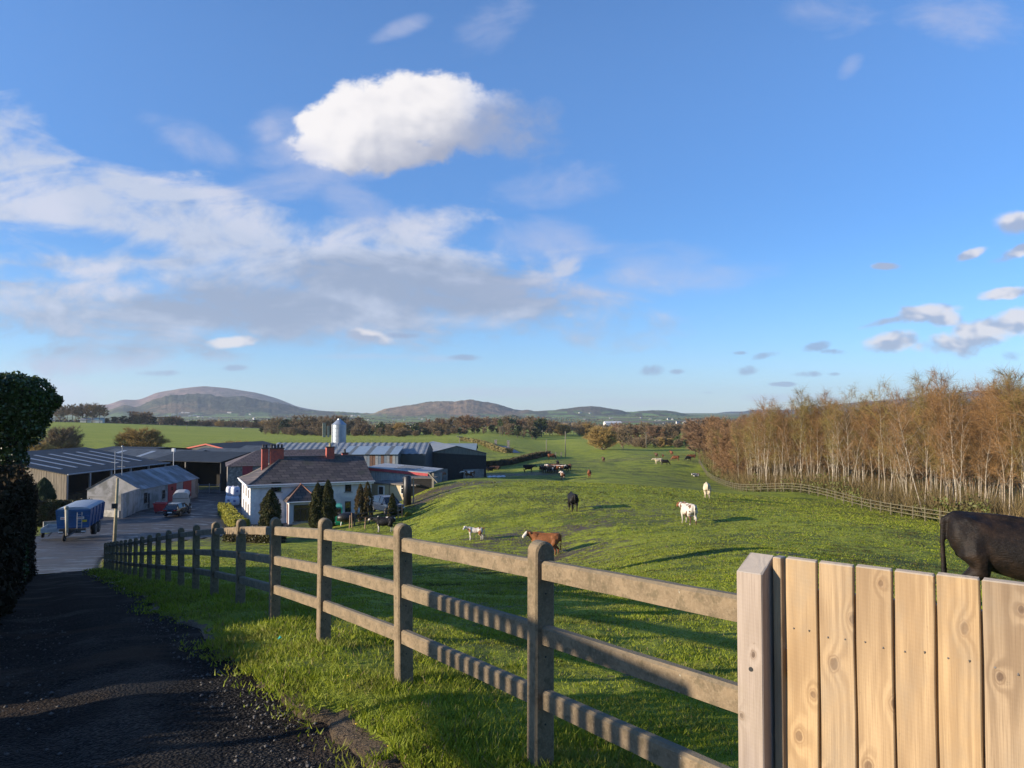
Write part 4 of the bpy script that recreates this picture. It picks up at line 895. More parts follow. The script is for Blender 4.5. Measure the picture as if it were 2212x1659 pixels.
# ------------------------------------------------------------------ unseen shadow casters added left of the lane, out of view
def shadow_slats():  # unseen slats on posts, added to stripe the fence rails with shadow
    pm = M('slat_timber', (0.30, 0.22, 0.14), (0.22, 0.16, 0.10), 5, 0.8)
    x, y = -6.4, 3.85; rot = math.atan2(FD[1], FD[0]); root = empty('shadow_screen', (x, y, 0), rot, 'unseen slatted timber screen added beyond the left side of the lane to cast striped shadow', 'screen')
    for px_ in (-2.6, -.15): MB().box(px_, px_+.1, .1, .2, -1.9, .30).obj('post', pm, root)
    MB().box(-2.7, 0, .02, .09, .24, .32).obj('top_rail', pm, root); MB().box(-2.7, 0, .03, .08, -.54, -.48).obj('bottom_rail', pm, root)
    for i in range(19): MB().box(-.14-i*.134-.098, -.14-i*.134, .035, .060, -.48, .24).obj('slat', pm, root)
shadow_slats()
hedge_block('shade_hedge', [(-7.3, 5.6), (-8.6, 7.9), (-9.3, 9.6)], 1.4, [1.05, 1.15, 1.2], 14000, 0.06, MATS['hawthorn'], 'unseen low hedge added beyond the left side of the lane to shade it', 'hedge', dcore, 8)  # out of view, added so its shadow falls across the lane
hedge_block('shade_hedge', [(-6.9, 2.6), (-6.7, 3.6), (-7.0, 5.0)], 0.8, [0.72, 0.78, 0.9], 12000, 0.06, MATS['hawthorn'], 'unseen low hedge added for shade below the deck beyond the left side of the lane', 'hedge', dcore, 9)  # second unseen hedge, height set by the shade it throws
# ------------------------------------------------------------------ building materials
def slate_mat(name, c1, c2, sc=1.0, ax=(1, 1)):
    m, n, b = newmat(name); co = n.coord(); X, Y, Z = n.sep(co)
    br = n.new('ShaderNodeTexBrick'); n.link(n.comb((X+Y*0.23), (Z*2.2+Y*0.2), 0.0), br.inputs['Vector']); br.inputs['Scale'].default_value = 1.0*sc
    br.inputs['Brick Width'].default_value = 0.6; br.inputs['Row Height'].default_value = 0.42; br.inputs['Mortar Size'].default_value = 0.03
    br.inputs['Color1'].default_value = (*c1, 1); br.inputs['Color2'].default_value = (*c2, 1); br.inputs['Mortar'].default_value = (0.012, 0.010, 0.010, 1)
    a = n.noise(co, 1.2, 6, 0.7); col = n.mix(a.ss(0.45, 0.7)*0.6, E(n.nt, br.outputs['Color']), tuple(x*1.7 for x in c1)); col = n.mix(n.noise(co, 0.5, 4).ss(0.56, 0.7)*0.5, col, (0.06, 0.06, 0.03))
    n.link(col, b.inputs['Base Color']); b.inputs['Roughness'].default_value = 0.7
    n.link(n.bump(E(n.nt, br.outputs['Fac'])*-1.0+a*0.6, 0.6, 0.03), b.inputs['Normal']); return m
slate = slate_mat('slate', (0.045, 0.036, 0.033), (0.115, 0.090, 0.076), 0.62); slate2 = slate_mat('barn_slate', (0.085, 0.062, 0.058), (0.11, 0.082, 0.075), 0.8)
white = M('white_render', (0.66, 0.64, 0.61), (0.58, 0.57, 0.56), 1.2, 0.85, 0.1, rand=0, c3=(0.46, 0.46, 0.46), s3=0.3)
outw = M('old_whitewash', (0.31, 0.30, 0.29), (0.24, 0.235, 0.225), 1.0, 0.9, 0.2, c3=(0.17, 0.165, 0.15), s3=0.5)
trimw = M('white_trim', (0.70, 0.70, 0.68), (0.60, 0.60, 0.58), 5, 0.5)
frame_dk = M('dark_frame', (0.035, 0.03, 0.028), (0.05, 0.045, 0.04), 5, 0.5)
m, n, b = newmat('window_glass'); b.inputs['Base Color'].default_value = (0.012, 0.014, 0.016, 1); b.inputs['Roughness'].default_value = 0.06; b.inputs['Specular IOR Level'].default_value = 0.9; glass = m
brickred = M('painted_brick', (0.42, 0.085, 0.05), (0.32, 0.07, 0.045), 8, 0.8, c3=(0.22, 0.06, 0.05), s3=3)
reddoor = M('red_paint', (0.36, 0.035, 0.04), (0.25, 0.03, 0.035), 3, 0.6)
stone = M('rubble_stone', (0.25, 0.22, 0.18), (0.14, 0.12, 0.10), 2.2, 0.95, 0.6, 0.05, c3=(0.32, 0.29, 0.25), s3=3.5)
concw = M('grey_concrete', (0.30, 0.29, 0.27), (0.22, 0.21, 0.19), 1.4, 0.9, 0.2, c3=(0.16, 0.155, 0.14), s3=0.6)
darkclad = M('dark_cladding', (0.018, 0.024, 0.026), (0.012, 0.015, 0.017), 2, 0.7)
blueclad = M('navy_cladding', (0.028, 0.045, 0.062), (0.022, 0.034, 0.048), 1, 0.6)
metal_roof = M('grey_sheet', (0.17, 0.20, 0.23), (0.13, 0.15, 0.17), 0.7, 0.55, c3=(0.22, 0.22, 0.21), s3=1.5)
dark_roof = M('dark_sheet', (0.020, 0.026, 0.032), (0.026, 0.033, 0.041), 0.3, 0.65, spec=0.25, c3=(0.016, 0.020, 0.025), s3=0.8)
lap_roof = M('lapped_sheet', (0.050, 0.060, 0.070), (0.065, 0.078, 0.088), 0.4, 0.6, spec=0.3, c3=(0.04, 0.045, 0.05), s3=0.9)
rust_sheet = M('rusty_sheet', (0.25, 0.27, 0.29), (0.20, 0.22, 0.25), 0.8, 0.6, c3=(0.20, 0.11, 0.07), s3=0.25)
timber_clad = M('silvered_boards', (0.27, 0.22, 0.155), (0.15, 0.125, 0.09), 5, 0.9, stretch=(3, 3, 0.15))
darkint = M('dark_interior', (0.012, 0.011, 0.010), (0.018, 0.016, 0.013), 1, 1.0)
galv = M('galvanised', (0.36, 0.37, 0.38), (0.28, 0.29, 0.31), 6, 0.45, metal=0.4)
black = M('black_plastic', (0.010, 0.010, 0.011), (0.016, 0.016, 0.017), 4, 0.45)
rubber = M('rubber', (0.014, 0.014, 0.014), (0.022, 0.021, 0.02), 6, 0.9)
def frame(A, B, zb):
    """local frame: x from A to B, y away from viewer; returns origin, rot, length"""
    A = Vector(A); B = Vector(B); d = B-A; return (A.x, A.y, zb), math.atan2(d.y, d.x), math.hypot(d.x, d.y)
def solve(loc, rot, xd, yl=0.0):
    """local x at which picture column xd meets the line y = yl of a frame"""
    k = (xd-1106)/F/math.cos(PITCH); ox = loc[0]-math.sin(rot)*yl; oy = loc[1]+math.cos(rot)*yl
    return (k*oy-ox)/(math.cos(rot)-k*math.sin(rot))
def zat(loc, rot, x, y, yd):
    wy = loc[1]+math.sin(rot)*x+math.cos(rot)*y; wx = loc[0]+math.cos(rot)*x-math.sin(rot)*y
    return P(1106+(wx/wy)*F*math.cos(PITCH), yd, wy).z-loc[2]
def window(parent, x0, x1, z0, z1, y=0.0, fm=None, bars=1, sill=True, side=False):
    fm = fm or frame_dk
    mb = MB(); t = .06; mb.box(x0, x1, y-.03, y+.05, z0, z0+t).box(x0, x1, y-.03, y+.05, z1-t, z1).box(x0, x0+t, y-.03, y+.05, z0+t, z1-t).box(x1-t, x1, y-.03, y+.05, z0+t, z1-t)
    zm = z0+(z1-z0)*0.62
    if bars: mb.box(x0+t, x1-t, y-.02, y+.04, zm-.03, zm+.03)
    w = mb.obj('window', fm, parent)
    MB().box(x0+t, x1-t, y-.008, y+.02, z0+t, z1-t).obj('pane', glass, w)
    if sill: MB().box(x0-.12, x1+.12, y-.12, y+.02, z0-.10, z0-.003).obj('sill', concw, w)
    return w
# ------------------------------------------------------------------ farmhouse
def farmhouse():
    loc = (-29.35, 88.0, P(548, 1134, 88).z); rot = R(24); D = 10.6
    r = empty('farmhouse', loc, rot, 'white two storey farmhouse with slate roof and red chimneys', 'house')
    L = solve(loc, rot, 804); e = zat(loc, rot, 0, 0, 1048)
    MB().box(0, L, 0, D, -1.6, e).obj('wall', white, r)
    q = MB()
    for i in range(9):     # quoins
        z = .3+i*(e-.5)/9; wq = .55 if i % 2 else .36; q.box(-.02, wq, -.025, .3, z, z+(e-.5)/9-.06); q.box(-.025, .02, .3, wq, z, z+(e-.5)/9-.06)
    q.obj('quoins', trimw, r)
    o = .38; rz = 2.75; hx = 4.0; yc = D/2
    # roof: hipped on the left, gable on the right, flatter kick at the eaves
    def lerp(a, b, t): return tuple(a[i]+(b[i]-a[i])*t for i in range(3))
    E0, E1, E2, E3 = (-o, -o, e), (L+o*.6, -o, e), (L+o*.6, D+o, e), (-o, D+o, e); R0, R1 = (hx, yc, e+rz), (L+o*.6, yc, e+rz)
    def kick(a, b): p = lerp(a, b, .22); return (p[0], p[1], p[2]-.14)
    K0, K1, K2, K3 = kick(E0, R0), kick(E1, R1), kick(E2, R1), kick(E3, R0)
    mb = MB(); mb.add([E0, E1, E2, E3, K0, K1, K2, K3, R0, R1, (E0[0], E0[1], e-.12), (E1[0], E1[1], e-.12), (E2[0], E2[1], e-.12), (E3[0], E3[1], e-.12)],
        [(0, 1, 5, 4), (4, 5, 9, 8), (3, 0, 4, 7), (7, 4, 8), (2, 3, 7, 6), (6, 7, 8, 9), (1, 2, 6, 5), (5, 6, 9), (10, 11, 1, 0), (11, 12, 2, 1), (12, 13, 3, 2), (13, 10, 0, 3), (13, 12, 11, 10)])
    roof = mb.obj('roof', slate, r)
    MB().tube([(hx, yc, e+rz+.03), (L+.2, yc, e+rz+.03)], .09, 6).tube([E0, K0, R0], .07, 5).tube([E3, K3, R0], .07, 5).obj('ridge_tiles', M('ridge', (0.12, 0.10, 0.09)), roof)
    g = MB(); g.tube([(-o-.05, -o-.07, e-.03), (L+.3, -o-.07, e-.03)], .08, 6).tube([(-o-.07, -o-.05, e-.03), (-o-.07, D+o, e-.03)], .08, 6).box(-o, L+.2, -o+.0, -o+.04, e-.3, e-.13).box(-o, -o+.04, -o+.05, D+o, e-.3, e-.13); g.obj('gutter', trimw, r)
    def chim(x, y, w, d, h, n, pm, z0=None):
        zt = e+rz+h; c = MB().box(x-w/2, x+w/2, y-d/2, y+d/2, e+.6 if z0 is None else z0, zt-.12).obj('chimney', brickred, roof)
        MB().box(x-w/2-.09, x+w/2+.09, y-d/2-.09, y+d/2+.09, zt-.12, zt).obj('chimney_cap', M('soot', (0.06, 0.04, 0.035)), roof)
        pt = MB()
        for i in range(n): px_ = x+(i-(n-1)/2)*min(.5, w/n); pt.tube([(px_, y, zt), (px_, y, zt+.22), (px_, y, zt+.42)], [.16, .12, .15], 8)
        pt.obj('chimney_pots', pm, roof)
    bk = M('soot_pot', (0.02, 0.02, 0.022)); yw = M('buff_pot', (0.32, 0.25, 0.12))
    cx = solve(loc, rot, 602, yc); chim(cx-.15, yc, 1.55, .8, 1.15, 4, bk); chim(cx-1.5, yc+.2, .7, .8, 1.15, 2, bk)
    cx = solve(loc, rot, 714, yc-.2); chim(cx, yc-.2, .95, .8, 1.2, 1, yw); 
    cx = solve(loc, rot, 746, yc+1.2); chim(cx, yc+1.2, .7, .6, .35, 1, bk)
    for x0, x1, ya, yb in ((588, 610, 1041, 1063), (687, 703, 1038, 1063), (747, 760.5, 1037.5, 1062.5), (747, 760, 1083, 1107), (566, 580, 1090, 1110)):
        a, b_ = solve(loc, rot, x0), solve(loc, rot, x1); window(r, a, b_, zat(loc, rot, a, 0, yb), zat(loc, rot, a, 0, ya), 0)
    # narrow windows in the left end wall
    for yl in (2.2, 5.0, 8.2):
        for z0, z1 in ((.9, 2.1), (2.75, 3.75)):
            w = MB().box(-.03, .05, yl-.35, yl+.35, z0, z1).obj('window', M('end_window', (0.22, 0.13, 0.10)), r); MB().box(-.045, -.031, yl-.28, yl+.28, z0+.07, z1-.07).obj('pane', glass, w)
    # porch
    xa = solve(loc, rot, 627, -2.3); xb = solve(loc, rot, 686, -2.3); pe = zat(loc, rot, xa, -2.3, 1084); pk = 1.75
    p = MB().box(xa, xb, -2.3, .01, -1.4, pe).obj('porch', white, r)
    o2 = .3; ym = -1.2
    rf = MB().add([(xa-o2, -2.3-o2, pe), (xb+o2, -2.3-o2, pe), (xb+o2, .02, pe), (xa-o2, .02, pe), ((xa+xb)/2, -1.0, pe+pk), ((xa+xb)/2, .02, pe+pk), (xa-o2, -2.3-o2, pe-.1), (xb+o2, -2.3-o2, pe-.1), (xb+o2, .02, pe-.1), (xa-o2, .02, pe-.1)],
        [(0, 1, 4), (1, 2, 5, 4), (3, 0, 4, 5), (6, 7, 1, 0), (7, 8, 2, 1), (9, 6, 0, 3), (9, 8, 7, 6)]).obj('porch_roof', slate, r)
    MB().tube([(xb+o2, -2.3-o2, pe+.04), ((xa+xb)/2, -1.0, pe+pk+.04), ((xa+xb)/2, .0, pe+pk+.04)], .08, 5).tube([(xa-o2, -2.3-o2, pe+.04), ((xa+xb)/2, -1.0, pe+pk+.04)], .08, 5).obj('hip_tiles', M('clay_ridge', (0.30, 0.13, 0.07)), rf)
    MB().tube([(xa-o2, -2.3-o2-.05, pe-.05), (xb+o2, -2.3-o2-.05, pe-.05)], .07, 6).obj('porch_gutter', trimw, rf)
    w0 = solve(loc, rot, 637, -2.3); w1 = solve(loc, rot, 679, -2.3); za = zat(loc, rot, w0, -2.3, 1127); zc = zat(loc, rot, w0, -2.3, 1091)
    w = window(r, w0, w1, za, zc, -2.3, frame_dk, 0); mb = MB(); zb_ = zc-(zc-za)*.24
    mb.box(w0+.07, w1-.07, -2.34, -2.30, zb_-.03, zb_+.03)
    for k in (.36, .68): xx = w0+(w1-w0)*k; mb.box(xx-.03, xx+.03, -2.345, -2.31, za+.07, zb_-.04)
    mb.obj('mullions', frame_dk, w)
    MB().box(xa-.03, xa+.02, -1.75, -.85, -1.3, pe-.35).obj('porch_door', M('brown_door', (0.13, 0.06, 0.045)), r)
    MB().tube([(L-.15, -.06, e-.1), (L-.15, -.06, -1)], .04, 6).obj('downpipe', trimw, r)
    MB().tube([(cx-1.2, yc, e+rz), (cx-1.2, yc, e+rz+3.2)], .02, 5).obj('aerial_mast', galv, r)
    return loc, rot
HL, HR = farmhouse()
# ------------------------------------------------------------------ sheds
def gable_shed(name, A, B, depth, zb, ze, zr, wallm, roofm, label, ridge='x', front='wall', corr=False, over=.25, fascia=None, skylights=0, hipleft=0.0, pitch=.4):
    loc, rot, L = frame(A, B, zb); r = empty(name, loc, rot, label, 'shed'); e = ze-zb; k = zr-zb
    w = MB()
    if front == 'wall': w.box(0, L, 0, .15, -2, e)
    if front == 'half': w.box(0, L, 0, .15, -2, e*.35)
    w.box(0, .15, .16, depth, -2, e).box(L-.15, L, .16, depth, -2, e).box(.16, L-.16, depth-.15, depth, -2, e)
    if ridge == 'x':
        for xx in (0, L-.15):
            if hipleft and xx == 0: continue
            w.add([(xx, 0, e), (xx, depth, e), (xx, depth/2, k), (xx+.15, 0, e), (xx+.15, depth, e), (xx+.15, depth/2, k)], [(0, 2, 1), (3, 4, 5), (0, 3, 5, 2), (1, 2, 5, 4)])
    else:
        for yy in (0.002, depth-.15): w.add([(0, yy, e), (L, yy, e), (L/2, yy, k), (0, yy+.15, e), (L, yy+.15, e), (L/2, yy+.15, k)], [(0, 1, 2), (3, 5, 4), (0, 2, 5, 3), (1, 4, 5, 2)])
    w.obj('wall', wallm, r)
    if front != 'wall':
        for i in range(1, max(2, int(L/5))): xx = L*i/max(2, int(L/5)); MB().box(xx-.1, xx+.1, .01, .25, -2, e).obj('stanchion', frame_dk, r)
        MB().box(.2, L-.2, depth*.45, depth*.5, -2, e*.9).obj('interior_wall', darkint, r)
    o = over; mb = MB(); h0 = e-o*(k-e)/(depth/2)
    if ridge == 'x':
        if corr: mb.corr((-o, -o, h0+.04), (L+o, -o, h0+.04), (-o, depth/2, k+.04), pitch, .06); mb.corr((L+o, depth+o, h0+.04), (-o, depth+o, h0+.04), (L+o, depth/2, k+.04), pitch, .06)
        elif hipleft:
            mb.add([(-o, -o, h0), (L+o, -o, h0), (L+o, depth/2, k), (hipleft, depth/2, k), (-o, depth+o, h0), (L+o, depth+o, h0)], [(0, 1, 2, 3), (4, 0, 3), (5, 4, 3, 2), (0, 4, 5, 1)])
        else: mb.slab((-o, -o, h0+.08), (L+o, -o, h0+.08), (L+o, depth/2, k+.08), (-o, depth/2, k+.08), .07); mb.slab((L+o, depth+o, h0+.08), (-o, depth+o, h0+.08), (-o, depth/2, k+.08), (L+o, depth/2, k+.08), .07)
    else:
        h0 = e-o*(k-e)/(L/2)
        mb.slab((-o, depth+o, h0+.08), (-o, -o, h0+.08), (L/2, -o, k+.08), (L/2, depth+o, k+.08), .07); mb.slab((L+o, -o, h0+.08), (L+o, depth+o, h0+.08), (L/2, depth+o, k+.08), (L/2, -o, k+.08), .07)
    rf = mb.obj('roof', roofm, r)
    if fascia:
        f = MB()
        if ridge == 'y': f.slab((-o, -o-.03, h0+.1), (-o, -o-.03, h0-.2), (L/2, -o-.03, k-.2), (L/2, -o-.03, k+.1), .05).slab((L/2, -o-.03, k+.1), (L/2, -o-.03, k-.2), (L+o, -o-.03, h0-.2), (L+o, -o-.03, h0+.1), .05)
        else: f.box(-o, L+o, -o-.05, -o-.01, h0-.15, h0+.12)
        f.obj('fascia', fascia, r)
    if skylights:
        sk = M('skylight', (0.24, 0.28, 0.32), (0.20, 0.23, 0.27), 2, 0.4)
        for i in range(skylights):
            x0 = L*(i+.5)/skylights-.5
            def rp_(x, t): return (x, -o+(depth/2+o)*t, h0+(k-h0)*t+.11)
            MB().slab(rp_(x0, .2), rp_(x0+1.1, .2), rp_(x0+1.1, .8), rp_(x0, .8), .02).obj('skylight', sk, rf)
    return r, loc, rot, L
def pz(x, y, Y): return P(x, y, Y).z
def XY(x, Y): return (PX(x, Y), Y)
# timber clad shed
def left_shed():
    zb = -12.4; N = Vector((PX(148, 100), 100)); d = Vector((2.7, 21)).normalized(); rot = math.atan2(-d.y, -d.x)-PI/2   # local x = away from ridge? handled below
    # local frame: x along the eave (away from viewer), y towards the ridge (left)
    rot = math.atan2(d.y, d.x); loc = (N.x, N.y, zb); r = empty('timber_clad_shed', loc, rot, 'large dark roofed shed clad in silvery timber boards at the left', 'shed')
    e = pz(148, 1025, 100)-zb; L = 22.5; W = 14.0; k = e+2.4
    MB().slab((-.3, -.3, e+.02), (L+.3, -.3, e+.02), (L+.3, W, k), (-.3, W, k), .08).slab((L+.3, 2*W+.3, e+.02), (-.3, 2*W+.3, e+.02), (-.3, W, k), (L+.3, W, k), .08).obj('roof', dark_roof, r)
    sk = M('skylight', (0.24, 0.28, 0.32), (0.20, 0.23, 0.27), 2, 0.4); rf = r.children[0]
    for i in range(7):
        x0 = 2.2+i*2.9; f = lambda x, t: (x, -.3+(W+.3)*t, e+.02+(k-e)*t+.025)
        MB().slab(f(x0, .2), f(x0+.55, .2), f(x0+.55, .80), f(x0, .80), .02).obj('skylight', sk, rf)
    # boards of the near end wall
    mb = MB(); n = 80
    for i in range(n):
        y0 = i*2*W/n; h = e+2.3*(1-abs(y0+W/n-W)/W)-.08; mb.box(-.02-.01*(i % 3), .06, y0, y0+2*W/n-.03, .5, h)
    mb.obj('timber_boards', timber_clad, r); MB().box(.0, .2, .0, 2*W, -2, .9).obj('base_wall', concw, r)
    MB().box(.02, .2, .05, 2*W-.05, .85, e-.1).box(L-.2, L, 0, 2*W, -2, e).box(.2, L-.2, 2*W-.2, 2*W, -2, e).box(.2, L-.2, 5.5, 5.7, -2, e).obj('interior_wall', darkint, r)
    for i in range(6): x0 = .1+i*(L-.4)/5; MB().box(x0, x0+.22, -.02, .2, -2, e).obj('stanchion', galv, r)
    MB().tube([(-.3, -.38, e), (L+.3, -.38, e)], .09, 6).obj('gutter', galv, r)
    MB().box(.4, L-.5, 3.2, 5.0, -.5, 1.3).obj('hay_bedding', M('straw', (0.14, 0.10, 0.05), (0.06, 0.045, 0.03), 1.5, 1), r)
left_shed()
def outbuilding():
    zb = -12.45; A = Vector((PX(304.7, 99), 99)); B = Vector((PX(430.7, 116), 116)); d = (B-A); L = d.length; rot = math.atan2(d.y, d.x); loc = (A.x, A.y, zb)
    r = empty('whitewashed_outbuilding', loc, rot, 'low whitewashed outbuilding with corrugated roof and red doors', 'outbuilding'); W = 6.7; e = pz(304.7, 1057, 99)-zb; k = e+1.85
    w = MB(); w.box(0, L, 0, W, -1.5, e)
    for xx in (0.003, L-.153): w.add([(xx, 0, e), (xx, W, e), (xx, W/2, k), (xx+.15, 0, e), (xx+.15, W, e), (xx+.15, W/2, k)], [(0, 2, 1), (3, 4, 5), (0, 3, 5, 2), (1, 2, 5, 4)])
    w.obj('wall', outw, r)
    rm = M('worn_sheet', (0.20, 0.21, 0.23), (0.13, 0.125, 0.12), 0.8, 0.6, c3=(0.30, 0.31, 0.33), s3=0.45, stretch=(1, .3, 1))
    mb = MB(); o = .2; mb.corr((-o*.5, -o, e-.08), (L+o, -o, e-.08), (-o*.5, W/2, k+.03), .3, .04); mb.corr((L+o, W+o, e-.08), (-o*.5, W+o, e-.08), (L+o, W/2, k+.03), .3, .04); mb.obj('roof', rm, r)
    MB().box(-.03, .0, .0, W, e*.62, e*.66).obj('string_course', concw, r)
    def q(name, x0, x1, ya, yb, mat, glassy=False, y=0.0):
        a, b = solve(loc, rot, x0), solve(loc, rot, x1); z1, z0 = zat(loc, rot, a, 0, ya), zat(loc, rot, a, 0, yb); z0 = max(z0, 0.05) if not glassy else z0
        if glassy: return window(r, a, b, z0, min(z1, e-.2), 0, frame_dk)
        return MB().box(a, b, -.05, .02, z0, min(z1, e-.12)).obj(name, mat, r)
    q('window', 315, 322, 1065, 1088, None, True); q('window', 354, 360, 1059, 1078, None, True)
    q('door', 323.5, 327, 1066, 1098, M('dark_door', (0.02, 0.02, 0.022)))
    q('door', 366, 384, 1047, 1085, reddoor); q('door', 399, 416, 1039, 1075, reddoor); q('door_opening', 372, 377, 1052, 1060, darkint)
    m1 = MB().tube([(.3, W/2, k), (.3, W/2, k+2.9)], .045, 6); m1.box(.28, .32, W/2-.5, W/2+.5, k+1.5, k+1.54).obj('aerial_mast', galv, r)
    m2 = MB().tube([(.9, W/2-.6, k-.3), (.9, W/2-.6, k+3.4)], .05, 6); m2.ball((.9, W/2-.6, k+3.5), .14, 8, 5); m2.box(.88, .92, W/2-1, W/2+.0, k+.9, k+.94).obj('lamp_mast', galv, r)
    m3 = MB().tube([(L-.8, W/2, k), (L-.8, W/2, k+2.2)], .04, 6).box(L-1.05, L-.6, W/2-.2, W/2+.2, k+2.1, k+2.55).obj('floodlight', trimw, r)
outbuilding()
gable_shed('cattle_shed', XY(330, 131), XY(478, 126), 14, -12.6, pz(400, 997, 128), pz(400, 976, 135), darkclad, dark_roof, 'black cattle shed with open gated front behind the whitewashed outbuilding', front='open')
gable_shed('long_shed', XY(195, 146), XY(391, 140), 13, -12.6, pz(290, 991, 142), pz(290, 972, 148), darkclad, lap_roof, 'grey roofed shed with pale skylights behind the timber clad shed', skylights=3)
gable_shed('grey_shed', XY(395, 152), XY(506, 148), 12, -12.6, pz(450, 988, 150), pz(450, 969, 156), timber_clad, lap_roof, 'grey roofed shed with pale boarded gable behind the black cattle shed', skylights=0)
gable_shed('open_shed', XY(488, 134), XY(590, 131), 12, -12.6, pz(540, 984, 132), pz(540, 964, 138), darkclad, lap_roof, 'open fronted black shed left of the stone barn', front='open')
gable_shed('red_trimmed_shed', XY(398, 182), XY(500, 176), 18, -12.6, pz(450, 971, 179), pz(450, 959, 179), darkclad, dark_roof, 'black shed with red fascia boards under its shallow gable', ridge='y', fascia=M('red_fascia', (0.42, 0.07, 0.04)))
gable_shed('low_black_shed', XY(196, 172), XY(312, 168), 14, -12.6, pz(250, 974, 170), pz(250, 966, 176), darkclad, dark_roof, 'low black roofed shed farthest back on the left')
gable_shed('stone_barn', XY(494, 112), XY(712, 117), 9, -12.6, pz(494, 1006, 112), pz(560, 973, 117), stone, slate2, 'old stone barn with brown slate roof behind the farmhouse', hipleft=4.2)
sb = [o for o in C.objects if o.name == 'stone_barn'][0]
_l = tuple(sb.location); _r = sb.rotation_euler.z; xa = solve(_l, _r, 526); xb = solve(_l, _r, 548)
MB().box(xa, xb, -.05, .02, zat(_l, _r, xa, 0, 1026), zat(_l, _r, xa, 0, 1007)).obj('red_shutter', reddoor, sb)
# long corrugated barn with lean-to
def long_barn():
    zb = -12.6; r, loc, rot, L = gable_shed('corrugated_barn', XY(577, 124), XY(919, 124), 12, zb, pz(750, 981, 124), pz(750, 957, 130), blueclad, metal_roof, 'long corrugated iron barn with striped roof behind the farmhouse', corr=True, pitch=.95, over=.1)
    x0, x1 = solve(loc, rot, 738, -4), solve(loc, rot, 861, -4); ze = zat(loc, rot, x0, -4, 981); zr = zat(loc, rot, x0, 2.2, 963.5)
    n = 7; cols = [M('blue_sheet', (0.20, 0.27, 0.33), (0.24, 0.31, 0.37), 1.5, 0.5), M('dull_sheet', (0.12, 0.14, 0.14), (0.10, 0.11, 0.11), 1, 0.6)]
    ro = MB()
    for i, w_ in enumerate((1.4, .55, 1.4, .5, 1.3, .5, .6)):
        pass
    tot = 6.9; acc = 0
    for i, w_ in enumerate((.8, .5, 1.6, .6, 1.8, .6, 1.0)):
        a = x0+(x1-x0)*acc/tot; acc += w_; b = x0+(x1-x0)*acc/tot
        ro.slab((a, -4.3, ze), (b, -4.3, ze), (b, 2.2, zr), (a, 2.2, zr), .05, i % 2)
    ro.obj('lean_to_roof', cols, r)
    w = MB(); rs = M('rust', (0.20, 0.10, 0.055), (0.13, 0.08, 0.06), 1.5, 0.8, stretch=(2, 2, .3)); m_ = 0; k = 20
    for i in range(k):
        a = x0+(x1-x0)*i/k; b = x0+(x1-x0)*(i+1)/k; w.box(a, b-.02, -4+.02*(i % 2), -3.9+.02*(i % 2), -1, ze-.15, 1 if i in (5, 10, 11, 14, 17) else (2 if i % 2 else 0))
    w.obj('lean_to_wall', [M('pale_sheet', (0.30, 0.31, 0.31), (0.22, 0.23, 0.24), 1.2, 0.6), rs, M('grey_blue_sheet', (0.19, 0.23, 0.27), (0.15, 0.18, 0.21), 1.2, 0.6)], r)
    MB().box(x0+.1, x0+.2, -3.85, 0, -1, ze).box(x1-.2, x1-.1, -3.85, 0, -1, ze).box(x0+.2, x1-.2, -3.8, -3.7, -1, ze-.1).obj('lean_to_side', blueclad, r)
long_barn()
def right_shed():
    zb = -13.0; A = XY(920.5, 135); B = XY(1050.6, 138); e = pz(920, 981, 135); k = pz(986, 964, 136)
    r, loc, rot, L = gable_shed('black_gable_shed', A, B, 22, zb, e, k, darkclad, metal_roof, 'big black shed with pale boarded gable at the right end of the farmyard', ridge='y', over=.2)
    z1, z2 = e-zb-.1, k-zb
    mb = MB(); n = 46
    for i in range(n):
        a = L*i/n; b = L*(i+1)/n-.02; c = (a+b)/2; top = z1+(z2-z1)*(1-abs(c-L/2)/(L/2))-.02; bot = z1+.05-.72*c/L+.35; bot = min(bot, top)
        if top-bot > .05: mb.box(a, b, -.03-.015*(i % 2), 0, bot, top)
    mb.obj('gable_boards', M('grey_boards', (0.20, 0.20, 0.17), (0.14, 0.14, 0.12), 3, 0.9, stretch=(3, 3, .3)), r)
    for xa, xb, ya, yb in ((938, 967, 1013, 1036), (1001, 1045, 1014, 1040)):
        a, b = solve(loc, rot, xa), solve(loc, rot, xb); MB().box(a, b, -.25, -.02, -1, zat(loc, rot, a, 0, ya)).obj('concrete_panel', concw, r)
    gable_shed('blue_grey_shed', XY(905, 172), XY(1026, 172), 12, -13.2, pz(960, 974, 172), pz(960, 958.5, 178), M('blue_wall', (0.13, 0.17, 0.19)), M('pale_blue_roof', (0.20, 0.26, 0.28), (0.17, 0.22, 0.24), 1, .6), 'blue grey roofed shed behind the big black gabled shed')
right_shed()
